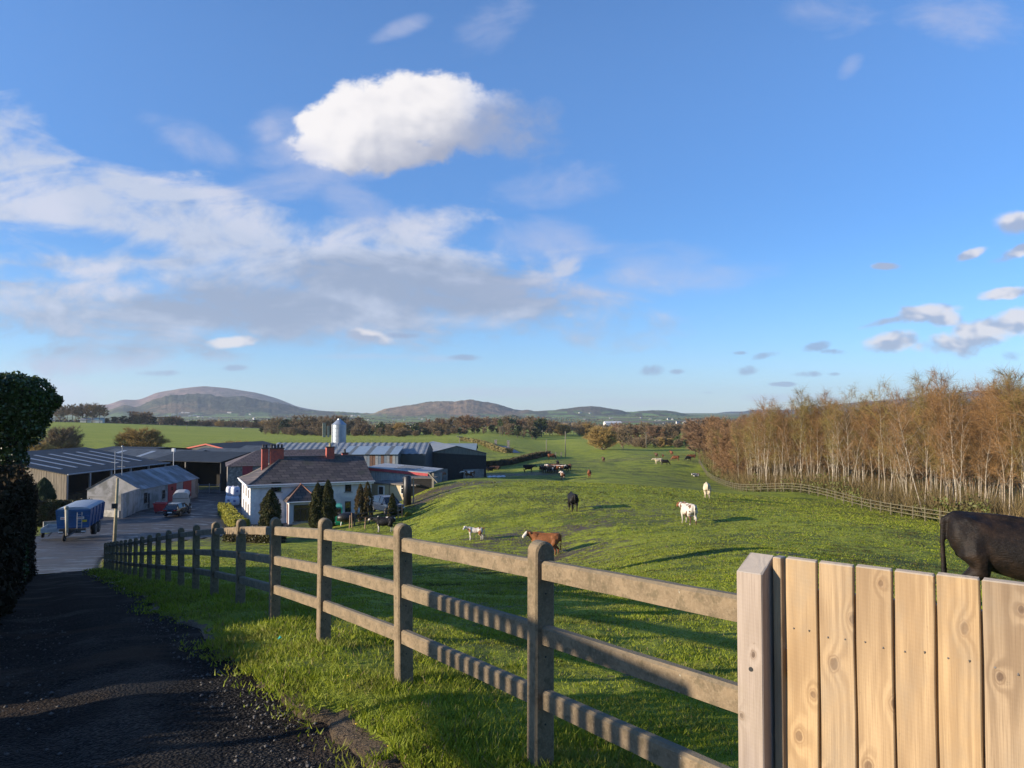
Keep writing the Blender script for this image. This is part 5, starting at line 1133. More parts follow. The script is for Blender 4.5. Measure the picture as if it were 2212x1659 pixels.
def annexe():
    # flat roofed cream annexe with white door, and the corrugated building rising behind it
    A, B = XY(798, 100.5), XY(925, 98.5); zb = -11.6; loc, rot, L = frame(A, B, zb)
    r = empty('corrugated_annexe', loc, rot, 'ribbed grey metal building with a red fascia right of the farmhouse', 'building')
    z0 = pz(799, 1014.5, 100.5)-zb; z1 = pz(925, 1027, 98.5)-zb; D = 5.5; k = (z1-z0)/L
    mb = MB(); n = 34; vs = []
    for i in range(n*4+1):
        x = L*i/(n*4); o = (0, -.12, -.12, 0)[i % 4]; vs += [(x, -.02+o, -1.5), (x, -.02+o, z0+k*x)]
    mb.add(vs, [(2*i, 2*i+2, 2*i+3, 2*i+1) for i in range(n*4)]); mb.obj('ribbed_wall', M('ribbed_metal', (0.52, 0.50, 0.45), (0.44, 0.42, 0.39), 1, .6), r)
    MB().add([(.02, .1, -1.5), (L-.02, .1, -1.5), (L-.02, D, -1.5), (.02, D, -1.5), (.02, .1, z0-.03), (L-.02, .1, z1-.03), (L-.02, D, z1-.03), (.02, D, z0-.03)], [(0, 1, 5, 4), (1, 2, 6, 5), (2, 3, 7, 6), (3, 0, 4, 7), (4, 5, 6, 7)]).obj('wall', concw, r)
    MB().add([(-.1, -.30, z0-.06), (L+.1, -.30, z1-.06), (L+.1, -.30, z1+.27), (-.1, -.30, z0+.27), (-.1, -.2, z0-.06), (L+.1, -.2, z1-.06), (L+.1, -.2, z1+.27), (-.1, -.2, z0+.27)], [(0, 1, 2, 3), (7, 6, 5, 4), (0, 4, 5, 1), (3, 2, 6, 7), (1, 5, 6, 2), (0, 3, 7, 4)]).obj('fascia', M('red_fascia2', (0.50, 0.07, 0.07)), r)
    rf = MB().slab((-.15, -.33, z0+.36), (L+.15, -.33, z1+.36), (L+.15, D, z1+.5), (-.15, D, z0+.5), .08).obj('roof', M('pale_sheet_roof', (0.36, 0.37, 0.36), (0.31, 0.31, 0.30), .8, .6), r)
    for i in range(4): y = .9+i*1.1; zz = z0+.40+.14*y/D; MB().slab((L*.38, y, zz+k*L*.38), (L*.72, y, zz+k*L*.72), (L*.72, y+.3, zz+k*L*.72), (L*.38, y+.3, zz+k*L*.38), .03).obj('roof_batten', frame_dk, rf)
    A, B = XY(803, 96), XY(884, 93); zb = -11.3; loc, rot, L = frame(A, B, zb); h = pz(803, 1044, 96)-zb
    r = empty('cream_annexe', loc, rot, 'flat roofed cream rendered annexe with a white door', 'building'); cr = M('cream_render', (0.46, 0.37, 0.23), (0.42, 0.34, 0.21), 1.5, .85, c3=(0.36, 0.29, 0.19), s3=.6)
    MB().box(0, L, 0, 2.9, -2, h).obj('wall', cr, r); MB().box(-.15, L+1.2, -.2, 3.0, h+.002, h+.16).obj('flat_roof', M('felt', (0.10, 0.09, 0.08), (0.15, 0.13, 0.11), 2, .9), r)
    a, b = solve(loc, rot, 818, 0), solve(loc, rot, 832.5, 0); z1 = zat(loc, rot, a, 0, 1048); z0 = zat(loc, rot, a, 0, 1088)
    d = MB().box(a, b, -.06, .02, z0, z1).obj('door', trimw, r); MB().box(a+.2, b-.2, -.075, -.061, z0+(z1-z0)*.52, z1-.15).obj('door_pane', glass, d); MB().box(b-.16, b-.12, -.12, -.06, z0+1.0, z0+1.05).obj('handle', galv, d)
    a, b = solve(loc, rot, 867, 0), solve(loc, rot, 877, 0); window(r, a, b, zat(loc, rot, a, 0, 1067), zat(loc, rot, a, 0, 1047), 0, trimw, 1, False)
    MB().tube([(solve(loc, rot, 843), -.06, h), (solve(loc, rot, 843), -.06, -1)], .04, 6).obj('downpipe', M('pipe', (0.2, 0.15, 0.1)), r)
annexe()
# silo
def silo():
    x, y = XY(733.5, 150); zb = -12.8; zt = pz(733, 917, 150)-zb; r = empty('metal_silo', (x, y, zb), 0, 'tall galvanised grain silo standing behind the long barn', 'silo'); R_ = 1.32
    sm = M('silo_metal', (0.38, 0.42, 0.46), (0.30, 0.34, 0.38), .8, .38, metal=.55)
    rings = []; 
    for i in range(15):
        z = zt*i/14; 
        for dz, rr in ((0, R_), (.03, R_+.03), (.06, R_)): rings.append([(rr*math.cos(2*PI*k/28), rr*math.sin(2*PI*k/28), z+dz) for k in range(28)])
    MB().loft(rings, mi=0).obj('cylinder', sm, r, False)
    MB().loft([[(q*math.cos(2*PI*k/28), q*math.sin(2*PI*k/28), z) for k in range(28)] for q, z in ((R_+.08, zt-.02), (.35, zt+.95), (.33, zt+1.1), (.02, zt+1.12))]).obj('roof', sm, r)
    for k in range(4): a = PI*.9+k*.28; MB().tube([(1.38*math.cos(a), 1.38*math.sin(a), 0), (1.38*math.cos(a), 1.38*math.sin(a), zt)], .045, 5).obj('pipe', M('pale_pipe', (.6, .6, .58)), r)
    la = MB()
    for dx in (-.2, .2): la.tube([(dx, -1.5, 0), (dx, -1.5, zt+.3)], .03, 4)
    for i in range(34): la.tube([(-.2, -1.5, i*.33), (.2, -1.5, i*.33)], .018, 4)
    la.obj('ladder', galv, r)
silo()
for x, w_, yt, ds in ((701, 7, 914, 'pale square concrete tower beside the silo'), (710, 5, 921, 'shorter ivy touched tower right of the concrete tower')):
    X, Y = XY(x, 420); zb = H(X, Y)-.5; h = pz(x, yt, 420)-zb; r = empty('concrete_tower', (X, Y, zb), .3, ds, 'tower'); ww = w_*.593e-3*420/2
    MB().box(-ww, ww, -ww, ww, 0, h).obj('wall', M('tower_concrete', (0.30, 0.28, 0.22), (0.20, 0.19, 0.14), 1, .9), r); MB().box(-ww-.1, ww+.1, -ww-.1, ww+.1, h+.002, h+.2).obj('coping', concw, r)
# gates in the yard
def gate(x0, Y0, x1, Y1, label):
    A, B = XY(x0, Y0), XY(x1, Y1); zb = H(*A); loc, rot, L = frame(A, B, zb); r = empty('field_gate', loc, rot, label, 'gate')
    for xx in (0, L): MB().tube([(xx, 0, -.2), (xx, 0, 1.5)], .05, 6).obj('post', galv, r)
    for k in range(6): MB().tube([(.05, 0, .2+k*.21), (L-.05, 0, .2+k*.21)], .024, 5).obj('bar', galv, r)
gate(432, 122, 455, 122, 'galvanised tube gate across the opening of the black cattle shed'); gate(455.5, 122, 478, 122, 'second galvanised gate nearer to the stone barn')
# yard walls
def wallobj(name, pts, w, hs, mat, label, cat='wall', cop=None):
    r = empty(name, (0, 0, 0), 0, label, cat); mb = MB(); rings = []
    for i, ((x, y), h) in enumerate(zip(pts, hs)):
        a = Vector(pts[max(0, i-1)]); b = Vector(pts[min(len(pts)-1, i+1)]); d = (b-a).normalized(); n_ = Vector((-d.y, d.x))*w/2; z = H(x, y)
        rings.append([(x-n_.x, y-n_.y, z-.4), (x+n_.x, y+n_.y, z-.4), (x+n_.x, y+n_.y, z+h), (x-n_.x, y-n_.y, z+h)])
    mb.loft(rings); mb.obj('wall', mat, r)
    if cop:
        c = MB(); c.loft([[(p[0][0], p[0][1], p[2][2]+.003), (p[1][0], p[1][1], p[2][2]+.003), (p[1][0], p[1][1], p[2][2]+.09), (p[0][0], p[0][1], p[2][2]+.09)] for p in rings]); c.obj('coping', cop, r)
    return r
wallobj('yard_wall', [XY(268, 90.3), XY(304, 98.9)], .22, [2.7, 2.75], outw, 'tall whitewashed screen wall joining the outbuilding corner', cop=concw)
wallobj('yard_wall', [XY(226, 93), XY(267, 91.3)], .25, [.75, .75], concw, 'low rendered wall left of the tall screen wall')
wallobj('yard_wall', [XY(100, 80), XY(150, 81.5)], .25, [.7, .7], concw, 'low wall beneath the dark hedge behind the blue trailer')
wallobj('brick_pillar', [XY(188, 90), XY(213, 90.4)], .5, [1.55, 1.5], M('old_brick', (0.20, 0.09, 0.05), (0.12, 0.06, 0.04), 6, .9), 'short red brown brick wall at the end of the dark hedge')
hedge_block('yard_hedge', [XY(78, 82), XY(130, 84), XY(190, 88)], 1.8, [2.6, 2.5, 1.9], 30000, .10, leafmat('laurel', (0.035, 0.045, 0.014), (0.085, 0.075, 0.022), (0.075, 0.045, 0.02), .5, .3, .7, .1), 'mixed dark hedge behind the blue tipping trailer', 'hedge', dcore, 21)
hedge_block('golden_hedge', [XY(489, 97), XY(500, 90), XY(516, 83), XY(526, 79)], 1.5, [1.0, 1.1, 1.1, .9], 16000, .07, leafmat('golden_privet', (0.22, 0.22, 0.022), (0.34, 0.31, 0.04), (0.13, 0.14, 0.02), .6, .3, .8, .2), 'clipped golden yellow hedge by the end wall of the farmhouse', 'hedge', M('hedge_core2', (0.06, 0.06, 0.02)), 22)
hedge_block('garden_boundary_hedge', [XY(500, 66), XY(560, 64), XY(610, 63)], 1.4, [1.1, 1.2, .8], 9000, .07, MATS['laurel'], 'dark clipped hedge seen between the fence posts below the farmhouse', 'hedge', dcore, 23)
hedge_block('field_hedge_bank', [XY(1052, 182), XY(1100, 190), XY(1150, 215), XY(1185, 240)], 1.6, [1.3, 1.3, 1.4, 1.2], 9000, .16, leafmat('bank_leaf', (0.06, 0.055, 0.03), (0.11, 0.09, 0.05), None, .9, .1, .3, 0), 'dark hedge bank right of the big black gabled shed', 'hedge', M('bank_core', (0.05, 0.04, 0.025)), 24)
hedge_block('roadside_hedge_bank', [XY(1000, 330), XY(1045, 300), XY(1075, 262), XY(1100, 250)], 2.5, [1.2, 1.4, 1.4, 1.1], 7000, .2, leafmat('bank_leaf2', (0.16, 0.14, 0.05), (0.22, 0.18, 0.07), None, .9, .1, .3, 0), 'straw coloured hedge bank beside the farm road', 'hedge', M('bank_core2', (0.09, 0.08, 0.04)), 25)
def road():
    pts = [(1082, 965, 300), (1092, 968, 285), (1102, 972, 268), (1112, 976, 250)]; V = []; wv = (3, 4, 5, 6)
    for i, (x, y, Y) in enumerate(pts):
        for sgn in (-1, 1): X = PX(x, Y)+sgn*2.0; V.append((X, Y, H(X, Y)+.12))
    tag(link('road', npmesh('road', V, [[0, 1, 3, 2], [2, 3, 5, 4], [4, 5, 7, 6]]), M('tarmac', (0.12, 0.12, 0.13), (0.09, 0.09, 0.1), 2, .6)), 'short stretch of grey farm road between two pillars', 'road', kind='structure')
road()
for x, Y, ds in ((1071, 290, 'left stone pillar where the farm road enters the field'), (1098, 290, 'right stone pillar where the farm road enters the field')):
    X, _ = XY(x, Y); z = H(X, Y); r = empty('gate_pillar', (X, Y, z), 0, ds, 'pillar'); MB().box(-.45, .45, -.45, .45, -.3, 2.4).obj('shaft', stone, r); MB().box(-.55, .55, -.55, .55, 2.402, 2.65).obj('cap', concw, r)
# ------------------------------------------------------------------ poles
def pole(x, Y, yt, label, arm=1.6, rad=.13, name='utility_pole', lean=0.0, double=False, mat=None):
    X = PX(x, Y); z = H(X, Y); h = pz(x, yt, Y)-z; r = empty(name, (X, Y, z), 0.3, label, 'pole'); pm = mat or M('pole_timber', (0.24, 0.21, 0.16), (0.17, 0.15, 0.11), 4, .9)
    for dx in ((-.7, .7) if double else (0,)): MB().tube([(dx, 0, -.4), (dx+lean*h, 0, h)], [rad*1.1, rad*.8], 8).obj('shaft', pm, r, True)
    if arm:
        MB().box(-arm/2, arm/2, -.07, .07, h-.45, h-.32).obj('crossarm', pm, r); ins = MB()
        for dx in (-arm*.42, 0, arm*.42): ins.tube([(dx, 0, h-.31), (dx, 0, h-.08)], .06, 6)
        ins.obj('insulators', M('insulator', (.35, .33, .3)), r)
    return r
pl = pole(253, 62, 1033, 'leaning weathered timber pole beside the lane at the yard entrance', 0, .13, 'timber_pole', -.02+.05, mat=M('pole_yellow', (0.36, 0.30, 0.18), (0.25, 0.21, 0.13), 4, .9))
MB().box(-.22, .22, -.16, -.1, 2.9, 3.3).obj('junction_box', black, pl); 
pole(1221, 238, 932, 'taller grey pole at the gateway in the cattle field', 0, .14); pole(1180, 236, 949, 'shorter pole left of the tall pole at the field gateway', 0, .12)
pole(1395, 322, 933, 'pole with crossarm on the crest of the cattle field'); pole(1506, 330, 932, 'pole with crossarm beside the orange brown copse', 1.4)
pole(1083, 430, 921, 'double legged pole in front of the tall stand of trees', 2.2, double=True); pole(993, 182, 940, 'thin T shaped pole above the black gabled shed', 1.4, .08)
pole(405, 500, 921, 'lone pole in the middle of the left pasture', 0, .14); pole(200, 620, 899, 'pole at the top edge of the left pasture', 0, .16); pole(410, 490, 932, 'short stump beside the lone pole in the left pasture', 0, .16)
for i, (x, Y, yt) in enumerate(((1168, 232, 969), (1190, 232, 972), (1200, 230, 973), (1212, 234, 970))):
    X = PX(x, Y); r = empty('gate_post', (X, Y, H(X, Y)), 0, 'wooden post in the short row at the field gateway', 'post', 'posts at the field gateway'); MB().box(-.14, .14, -.14, .14, -.3, 1.6).obj('shaft', MATS['pole_timber'], r)
# ------------------------------------------------------------------ vehicles and yard things
def wheel(parent, x, y, z, rr, w, axis='y', name='wheel', rimm=None):
    o = MB(); pr = [(w*.5, rr*.62), (w*.5, rr*.93), (w*.38, rr), (-w*.38, rr), (-w*.5, rr*.93), (-w*.5, rr*.62)]; n = 20
    rings = [[(a_*0+r_*math.cos(2*PI*k/n), a_, r_*math.sin(2*PI*k/n)) for k in range(n)] for a_, r_ in pr]
    o.loft(rings); t = o.obj(name, rubber, parent, True); t.location = (x, y, z)
    m_ = MB(); m_.loft([[(r_*math.cos(2*PI*k/n), a_, r_*math.sin(2*PI*k/n)) for k in range(n)] for a_, r_ in ((w*.46, rr*.6), (w*.52, rr*.55), (w*.40, rr*.2), (-w*.40, rr*.2), (-w*.52, rr*.55), (-w*.46, rr*.6))]); m_.obj('rim', rimm or galv, t, True)
    if axis == 'x': t.rotation_euler = (0, 0, PI/2)
    return t
def car(name, loc, rz, label, paint, st_, length, width, cat='car', suv=False, gx=None):
    """st_: stations (x, z sill, z belt, half width); gx: glasshouse stations (x, z roof, half width belt, half width roof)"""
    r = empty(name, loc, rz, label, cat); rings = []
    for x, zs, zb, hw in st_: rings.append([(x, -hw*.92, zs), (x, -hw, zs+.12), (x, -hw, zb-.22), (x, -hw*.965, zb-.03), (x, -hw*.90, zb), (x, hw*.90, zb), (x, hw*.965, zb-.03), (x, hw, zb-.22), (x, hw, zs+.12), (x, hw*.92, zs)])
    b = MB().loft(rings).obj('body', paint, r, False)
    rings = [[(x, -hb, zb), (x, -hr, zr), (x, hr, zr), (x, hb, zb)] for x, zb, zr, hb, hr in gx]
    g = MB().loft(rings).obj('windows', glass, r)
    ri = [[(x, -hr-.015, zr-.03), (x, -hr*.9, zr+.03), (x, hr*.9, zr+.03), (x, hr+.015, zr-.03)] for x, zb, zr, hb, hr in gx[1:-1]]
    p = MB().loft(ri)
    for x, zb, zr, hb, hr in gx[1:-1]:
        for s_ in (-1, 1): p.tube([(x, s_*(hb+.01), zb-.02), (x, s_*(hr+.01), zr)], .045, 4)
    for a_, b_ in ((gx[0], gx[1]), (gx[-1], gx[-2])):
        for s_ in (-1, 1): p.tube([(a_[0], s_*(a_[3]+.01), a_[1]), (b_[0], s_*(b_[4]+.01), b_[2])], .05, 4)
    p.obj('roof', paint, r)
    rr = .34 if suv else .32
    for sx in (-length*.30, length*.31):
        for sy in (-1, 1): wheel(r, sx, sy*(width/2-.10), rr, rr, .22)
    xe = st_[0][0]; xf = st_[-1][0]
    for sy in (-1, 1):
        MB().box(xe-.03, xe+.06, sy*.58-.17, sy*.58+.17, .72, .86).obj('tail_light', M('tail_red', (.35, .01, .01), None, 3, .25), r)
        MB().box(xf-.08, xf+.02, sy*.60-.2, sy*.60+.2, .62, .74).obj('headlight', M('lamp_glass', (.65, .65, .62), None, 3, .15), r)
        MB().bbox(length*.12, length*.12+.12, sy*(width/2+.06)-.1, sy*(width/2+.06)+.1, .92, 1.05, .02).obj('mirror', paint, r)
    MB().box(xe-.045, xe-.02, -.26, .26, .50, .61).obj('number_plate', trimw, r)
    MB().box(xf+.0, xf+.03, -.26, .26, .38, .48).obj('number_plate', trimw, r)
    return r
def carpaint(name, c, rough=.25):
    m, n, b = newmat(name); b.inputs['Base Color'].default_value = (*c, 1); b.inputs['Roughness'].default_value = rough; b.inputs['Coat Weight'].default_value = .25; b.inputs['Coat Roughness'].default_value = .05
    n.link(n.bump(n.noise(n.coord(), 3, 3), .02, .02), b.inputs['Normal']); return m
ST = [(-2.1, .38, .86, .74), (-2.0, .28, .95, .84), (-1.3, .22, .98, .89), (.2, .22, .96, .90), (1.1, .22, .92, .88), (1.85, .26, .80, .80), (2.1, .36, .66, .66)]
GX = [(-2.0, .93, .95, .68, .66), (-1.45, .95, 1.42, .76, .58), (-.3, .95, 1.47, .78, .60), (.45, .94, 1.40, .77, .58), (1.15, .91, .93, .74, .70)]
X, Y = XY(388, 92); car('parked_car', (X, Y, H(X, Y)+.03), R(90), 'dark blue hatchback parked behind the livestock trailer in the yard', carpaint('navy_paint', (.010, .013, .022)), ST, 4.2, 1.8, gx=GX)
ST2 = [(-2.2, .42, 1.00, .78), (-2.1, .30, 1.06, .88), (-1.3, .26, 1.10, .93), (.2, .26, 1.08, .94), (1.1, .26, 1.04, .92), (1.95, .30, .94, .84), (2.2, .42, .76, .70)]
GX2 = [(-2.12, 1.04, 1.06, .72, .70), (-1.75, 1.06, 1.60, .80, .62), (-.3, 1.07, 1.68, .82, .64), (.45, 1.06, 1.60, .81, .62), (1.1, 1.03, 1.05, .78, .74)]
X, Y = XY(838, 80); car('parked_suv', (X, Y, H(X, Y)+.03), R(-52), 'dark blue grey sport utility car parked at the cream annexe', carpaint('blue_grey_paint', (.018, .027, .048)), ST2, 4.4, 1.88, suv=True, gx=GX2)
ST3 = [(-2.5, .35, 1.15, .90), (-2.4, .30, 1.2, .95), (1.0, .30, 1.2, .95), (1.7, .30, 1.15, .92), (2.35, .32, .95, .85), (2.5, .4, .8, .75)]
GX3 = [(-2.48, 1.18, 1.9, .88, .80), (-2.42, 1.18, 2.05, .90, .80), (.2, 1.2, 2.08, .91, .80), (1.0, 1.2, 2.0, .91, .78), (1.95, 1.08, 1.12, .86, .80)]
gr = carpaint('green_paint', (.01, .42, .24), .35)
X, Y = XY(721, 79); van = car('green_van', (X, Y, H(X, Y)+.05), R(103), 'bright green van mostly hidden behind the twin conifer', gr, ST3, 5.0, 1.95, 'van', True, gx=GX3)
MB().bbox(-2.44, .15, -.93, .93, 1.15, 2.07, .06).obj('cargo_side', gr, van)
# dark covered barbecue shape beside the van
X, Y = XY(752, 75.5); z = H(X, Y); r = empty('covered_barrow', (X, Y, z), .4, 'black sheeted barrow standing right of the green van', 'barrow'); MB().ball((0, 0, .75), (1.0, .6, .5), 12, 8).obj('cover', black, r, True); MB().tube([(-.6, 0, 0), (-.5, 0, .6)], .05, 5).tube([(.6, 0, 0), (.5, 0, .6)], .05, 5).obj('legs', galv, r)
def blue_trailer():
    X, Y = XY(164, 67.5); z = H(X, Y)+.02; rot = R(17); r = empty('tipping_trailer', (X, Y, z), rot, 'big blue tipping trailer with sheeted top and front ladder', 'trailer')
    bl = M('trailer_blue', (.012, .075, .21), (.010, .058, .17), 3, .38, c3=(.02, .09, .22), s3=.8); W0, W1, z0, z1, L = 1.13, 1.27, 1.02, 2.58, 6.0
    mb = MB(); mb.loft([[(-W0, y, z0), (W0, y, z0), (W1, y, z1-.25), (W1, y, z1), (-W1, y, z1), (-W1, y, z1-.25)] for y in (0, L)])
    for y in (0.0, 1.3, 2.6, 3.9, 5.2, 5.85):
        for s_ in (-1, 1): mb.loft([[(s_*(W0), y, z0), (s_*(W0+.09), y, z0), (s_*(W0+.09), y+.14, z0), (s_*W0, y+.14, z0)], [(s_*W1, y, z1), (s_*(W1+.09), y, z1), (s_*(W1+.09), y+.14, z1), (s_*W1, y+.14, z1)]])
    mb.box(-W1-.05, W1+.05, -.1, .0, z1-.2, z1+.02).box(-W0-.06, W0+.06, -.08, 0, z0, z0+.15).box(-1.2, 1.2, -.06, 0, 1.95, 2.05)
    mb.obj('body', bl, r)
    arc = [[(W1*math.cos(PI-PI*k/8), y, z1+.03+.20*math.sin(PI*k/8)) for k in range(9)]+[(W1, y, z1+.01), (-W1, y, z1+.01)] for y in (-.02, 2, 4, L+.02)]
    MB().loft(arc).obj('top_sheet', M('pale_sheet2', (.25, .30, .36), (.20, .25, .31), 2, .6), r)
    for x0, x1 in ((-.95, -.38), (.30, .86)):
        s = MB().box(x0, x1, -.125, -.101, 1.78, 1.98).obj('sign_plate', trimw, r); t = MB()
        for k in range(7): t.box(x0+.05+k*(x1-x0-.1)/7, x0+.05+(k+.7)*(x1-x0-.1)/7, -.13, -.126, 1.84, 1.92)
        t.obj('lettering', M('sign_red', (.35, .05, .05)), s)
    MB().box(.72, 1.08, -.126, -.101, 1.52, 1.70).obj('yellow_plate', M('yellow_plate', (.55, .40, .02)), r)
    la = MB(); la.tube([(.36, -.25, .55), (.36, -.25, 2.35)], .03, 6).tube([(.72, -.25, .55), (.72, -.25, 2.35)], .03, 6)
    for k in range(7): la.tube([(.36, -.25, .7+k*.25), (.72, -.25, .7+k*.25)], .022, 5)
    la.obj('ladder', galv, r)
    MB().tube([(-.25, -.9, .5), (-.33, -.75, 1.6), (-.42, -.5, 2.75)], [.12, .12, .14], 8).ball((-.42, -.5, 2.8), .2, 8, 5).obj('upright_stand', M('beige_stand', (.36, .33, .25), (.3, .27, .2), 4, .7), r, True)
    MB().box(-.45, -.3, 0, L-.2, .75, 1.04).box(.3, .45, 0, L-.2, .75, 1.04).tube([(-.4, 0, .85), (0, -1.7, .6)], .07, 6).tube([(.4, 0, .85), (0, -1.7, .6)], .07, 6).box(-1.0, 1.0, -.35, 0, .62, .98).obj('chassis', frame_dk, r)
    MB().box(-1.05, -.7, -.37, -.353, .70, .80).box(.7, 1.05, -.37, -.353, .70, .80).obj('marker_lamps', M('lamp_glass', (.65, .65, .62), None, 3, .15), r)
    for y in (2.9, 4.3):
        for s_ in (-1, 1): wheel(r, s_*1.05, y, .55, .55, .38, 'x')
    wheel(r, -.5, -.7, .32, .32, .2, 'x', 'jockey_wheel')
blue_trailer()
def small_trailer():
    X, Y = XY(118, 68.5); z = H(X, Y); r = empty('flat_trailer', (X, Y, z), R(20), 'small grey flatbed trailer left of the blue tipping trailer', 'trailer')
    MB().box(-.85, .85, 0, 2.8, .62, .70).box(-.85, -.8, 0, 2.8, .702, 1.0).box(.8, .85, 0, 2.8, .702, 1.0).box(-.8, .8, 0, .05, .702, 1.0).box(-.8, .8, 2.75, 2.8, .702, 1.0).obj('bed', M('pale_alu', (.30, .34, .37), (.25, .28, .3), 3, .5), r); MB().tube([(0, 0, .6), (0, -1.2, .5)], .05, 6).obj('drawbar', frame_dk, r)
    for s_ in (-1, 1): wheel(r, s_*.95, 1.5, .3, .3, .2, 'x')
small_trailer()
def stock_trailer():
    X, Y = XY(394, 97); z = H(X, Y)+.02; r = empty('livestock_trailer', (X, Y, z), R(20), 'pale livestock trailer with slatted side openings in the yard', 'trailer'); al = M('alu_sheet', (.34, .34, .32), (.28, .28, .27), 2, .5); W = .92
    def ring(y): return [(-W, y, .5), (W, y, .5), (W, y, 1.95), (W*.8, y, 2.2), (W*.4, y, 2.3), (-W*.4, y, 2.3), (-W*.8, y, 2.2), (-W, y, 1.95)]
    MB().loft([ring(0), ring(4.2)]).obj('body', al, r)
    s = MB()
    for k in range(5): s.box(W+.002, W+.02, .3+k*.78, .95+k*.78, 1.45, 1.85)
    s.obj('side_openings', darkint, r); MB().box(-W+.05, W-.05, -.04, -.002, 1.55, 1.6).obj('ramp_hinge', frame_dk, r)
    MB().box(W+.002, W+.22, 1.0, 3.2, .72, .8).obj('mudguard', frame_dk, r)
    for y in (1.7, 2.5):
        for s_ in (-1, 1): wheel(r, s_*(W+.1), y, .33, .33, .2, 'x')
stock_trailer()
X, Y = XY(351, 96.5); r = empty('red_skip', (X, Y, H(X, Y)+.02), R(12), 'small red skip standing by the outbuilding wall', 'skip')
rings = [[(-.62, -.45, .15), (.62, -.45, .15), (.62, .45, .15), (-.62, .45, .15)], [(-.72, -.55, 1.1), (.72, -.55, 1.1), (.72, .55, 1.1), (-.72, .55, 1.1)]]
MB().loft(rings).obj('body', M('skip_red', (.42, .025, .03), (.3, .02, .025), 3, .5), r); MB().box(-.78, .78, -.62, -.55, 1.04, 1.16).box(-.78, .78, .55, .62, 1.04, 1.16).box(-.5, -.4, -.5, .5, 0, .15).box(.4, .5, -.5, .5, 0, .15).obj('rim', M('skip_red2', (.3, .02, .025)), r)
def bags():
    bm = M('bag_white', (.62, .63, .70), (.52, .53, .60), 4, .75, .4, .05); pm = M('bag_print', (.12, .15, .35))
    for i, (x, y, t) in enumerate(((500, 106, 0), (511, 105.5, 0), (499, 108, 0), (501, 106.3, 1), (511, 106, 1))):
        X = PX(x, y); zz = H(X, y)+t*1.25; r = empty('bulk_bag', (X, y, zz), .2*i, ['lower left white bulk bag of the stack by the stone barn', 'lower right white bulk bag beside the farmhouse end wall', 'white bulk bag at the back of the stack by the stone barn', 'upper left white bulk bag of the stack by the stone barn', 'upper right white bulk bag of the stack by the stone barn'][i], 'bag', 'white bulk bags stacked by the stone barn')
        rings = []
        for k, (zz_, s) in enumerate(((0, .40), (.08, .5), (.4, .56), (.85, .54), (1.12, .47), (1.2, .3))):
            rings.append([(s*math.copysign(abs(math.cos(a))**.5, math.cos(a)), s*math.copysign(abs(math.sin(a))**.5, math.sin(a)), zz_) for a in [2*PI*j/16 for j in range(16)]])
        MB().loft(rings).obj('bag', bm, r, True); MB().box(-.15, .15, -.58, -.56, .5, .75).obj('printed_label', pm, r)
        l = MB()
        for sx in (-1, 1): l.tube([(sx*.4, -.3, 1.1), (sx*.3, -.1, 1.32), (sx*.4, .3, 1.1)], .025, 4)
        l.obj('straps', bm, r)
bags()
# conifers round the house
def conifer(name, x, Y, yt, wpx, label, two=0.0, mat=None, patch=False, ybs=0):
    X = PX(x, Y); z = H(X, Y)-.1; h = pz(x, yt, Y)-z; w = wpx*.593e-3*Y/2; rng = np.random.default_rng(int(x)); r = empty(name, (X, Y, z), 0, label, 'conifer'); P_ = []; core = MB()
    for cx, hh, ww in (((-w*.45*two, h*.94, w*.62), (w*.40*two, h, w*.62)) if two else ((0, h, w),)):
        n = int(5200*h*ww*1.3); t = rng.random(n); pr = np.minimum(1, (t/0.12)**.5)*np.where(t > .3, (1-((t-.3)/.7)**2.0)**.7, 1)
        az = rng.random(n)*2*PI; lum = 1+.5*(fbm(az*2.5, t*9+x, 3)-.5)*2; rr = ww*pr*lum*(0.8+.2*rng.random(n))
        ok = np.ones(n, bool)
        if patch: ok = fbm(az*1.5+3, t*4, 7) > .44
        P_.append(np.stack([cx+np.cos(az)*rr, np.sin(az)*rr, .15+t*(hh-.15)], 1)[ok])
        if not patch: core.tube([(cx, 0, .1), (cx, 0, hh*.3), (cx, 0, hh*.92)], [ww*.6, ww*.72, ww*.1], 10)  # solid dark core behind the leaves, as in the hedges
        else: core.tube([(cx*1.2, 0, -.1), (cx*.6, 0, hh*.4), (cx, 0, hh*.92)], [.16, .12, .03], 7)
    core.obj('trunk', bark if patch else dcore, r); leaves('foliage', np.concatenate(P_), .055, mat or leafmat('cypress', (.020, .030, .010), (.055, .060, .018), (.075, .06, .02), .75, .2, 1.5, .05), r, .5, rng, stretch=1.4)
conifer('conifer', 587, 77, 1058, 42, 'dark columnar conifer left of the farmhouse porch')
conifer('conifer', 700, 73, 1037, 52, 'dark twin topped conifer right of the farmhouse porch', 1.0)
conifer('conifer', 788, 77, 1041, 36, 'thin twin conifer with bare trunks at the farmhouse corner', 1.0, leafmat('dry_cypress', (.05, .05, .015), (.10, .075, .03), (.13, .075, .035), .8, .2, 1.5, .05), True)
conifer('conifer', 849, 76, 1066, 18, 'small narrow conifer in front of the parked dark car')
conifer('garden_spruce', 100, 86, 1032, 46, 'bluish green conifer bush behind the dark yard hedge', 0, leafmat('spruce', (.035, .055, .022), (.075, .095, .045), None, .7, .2, .9, .1))
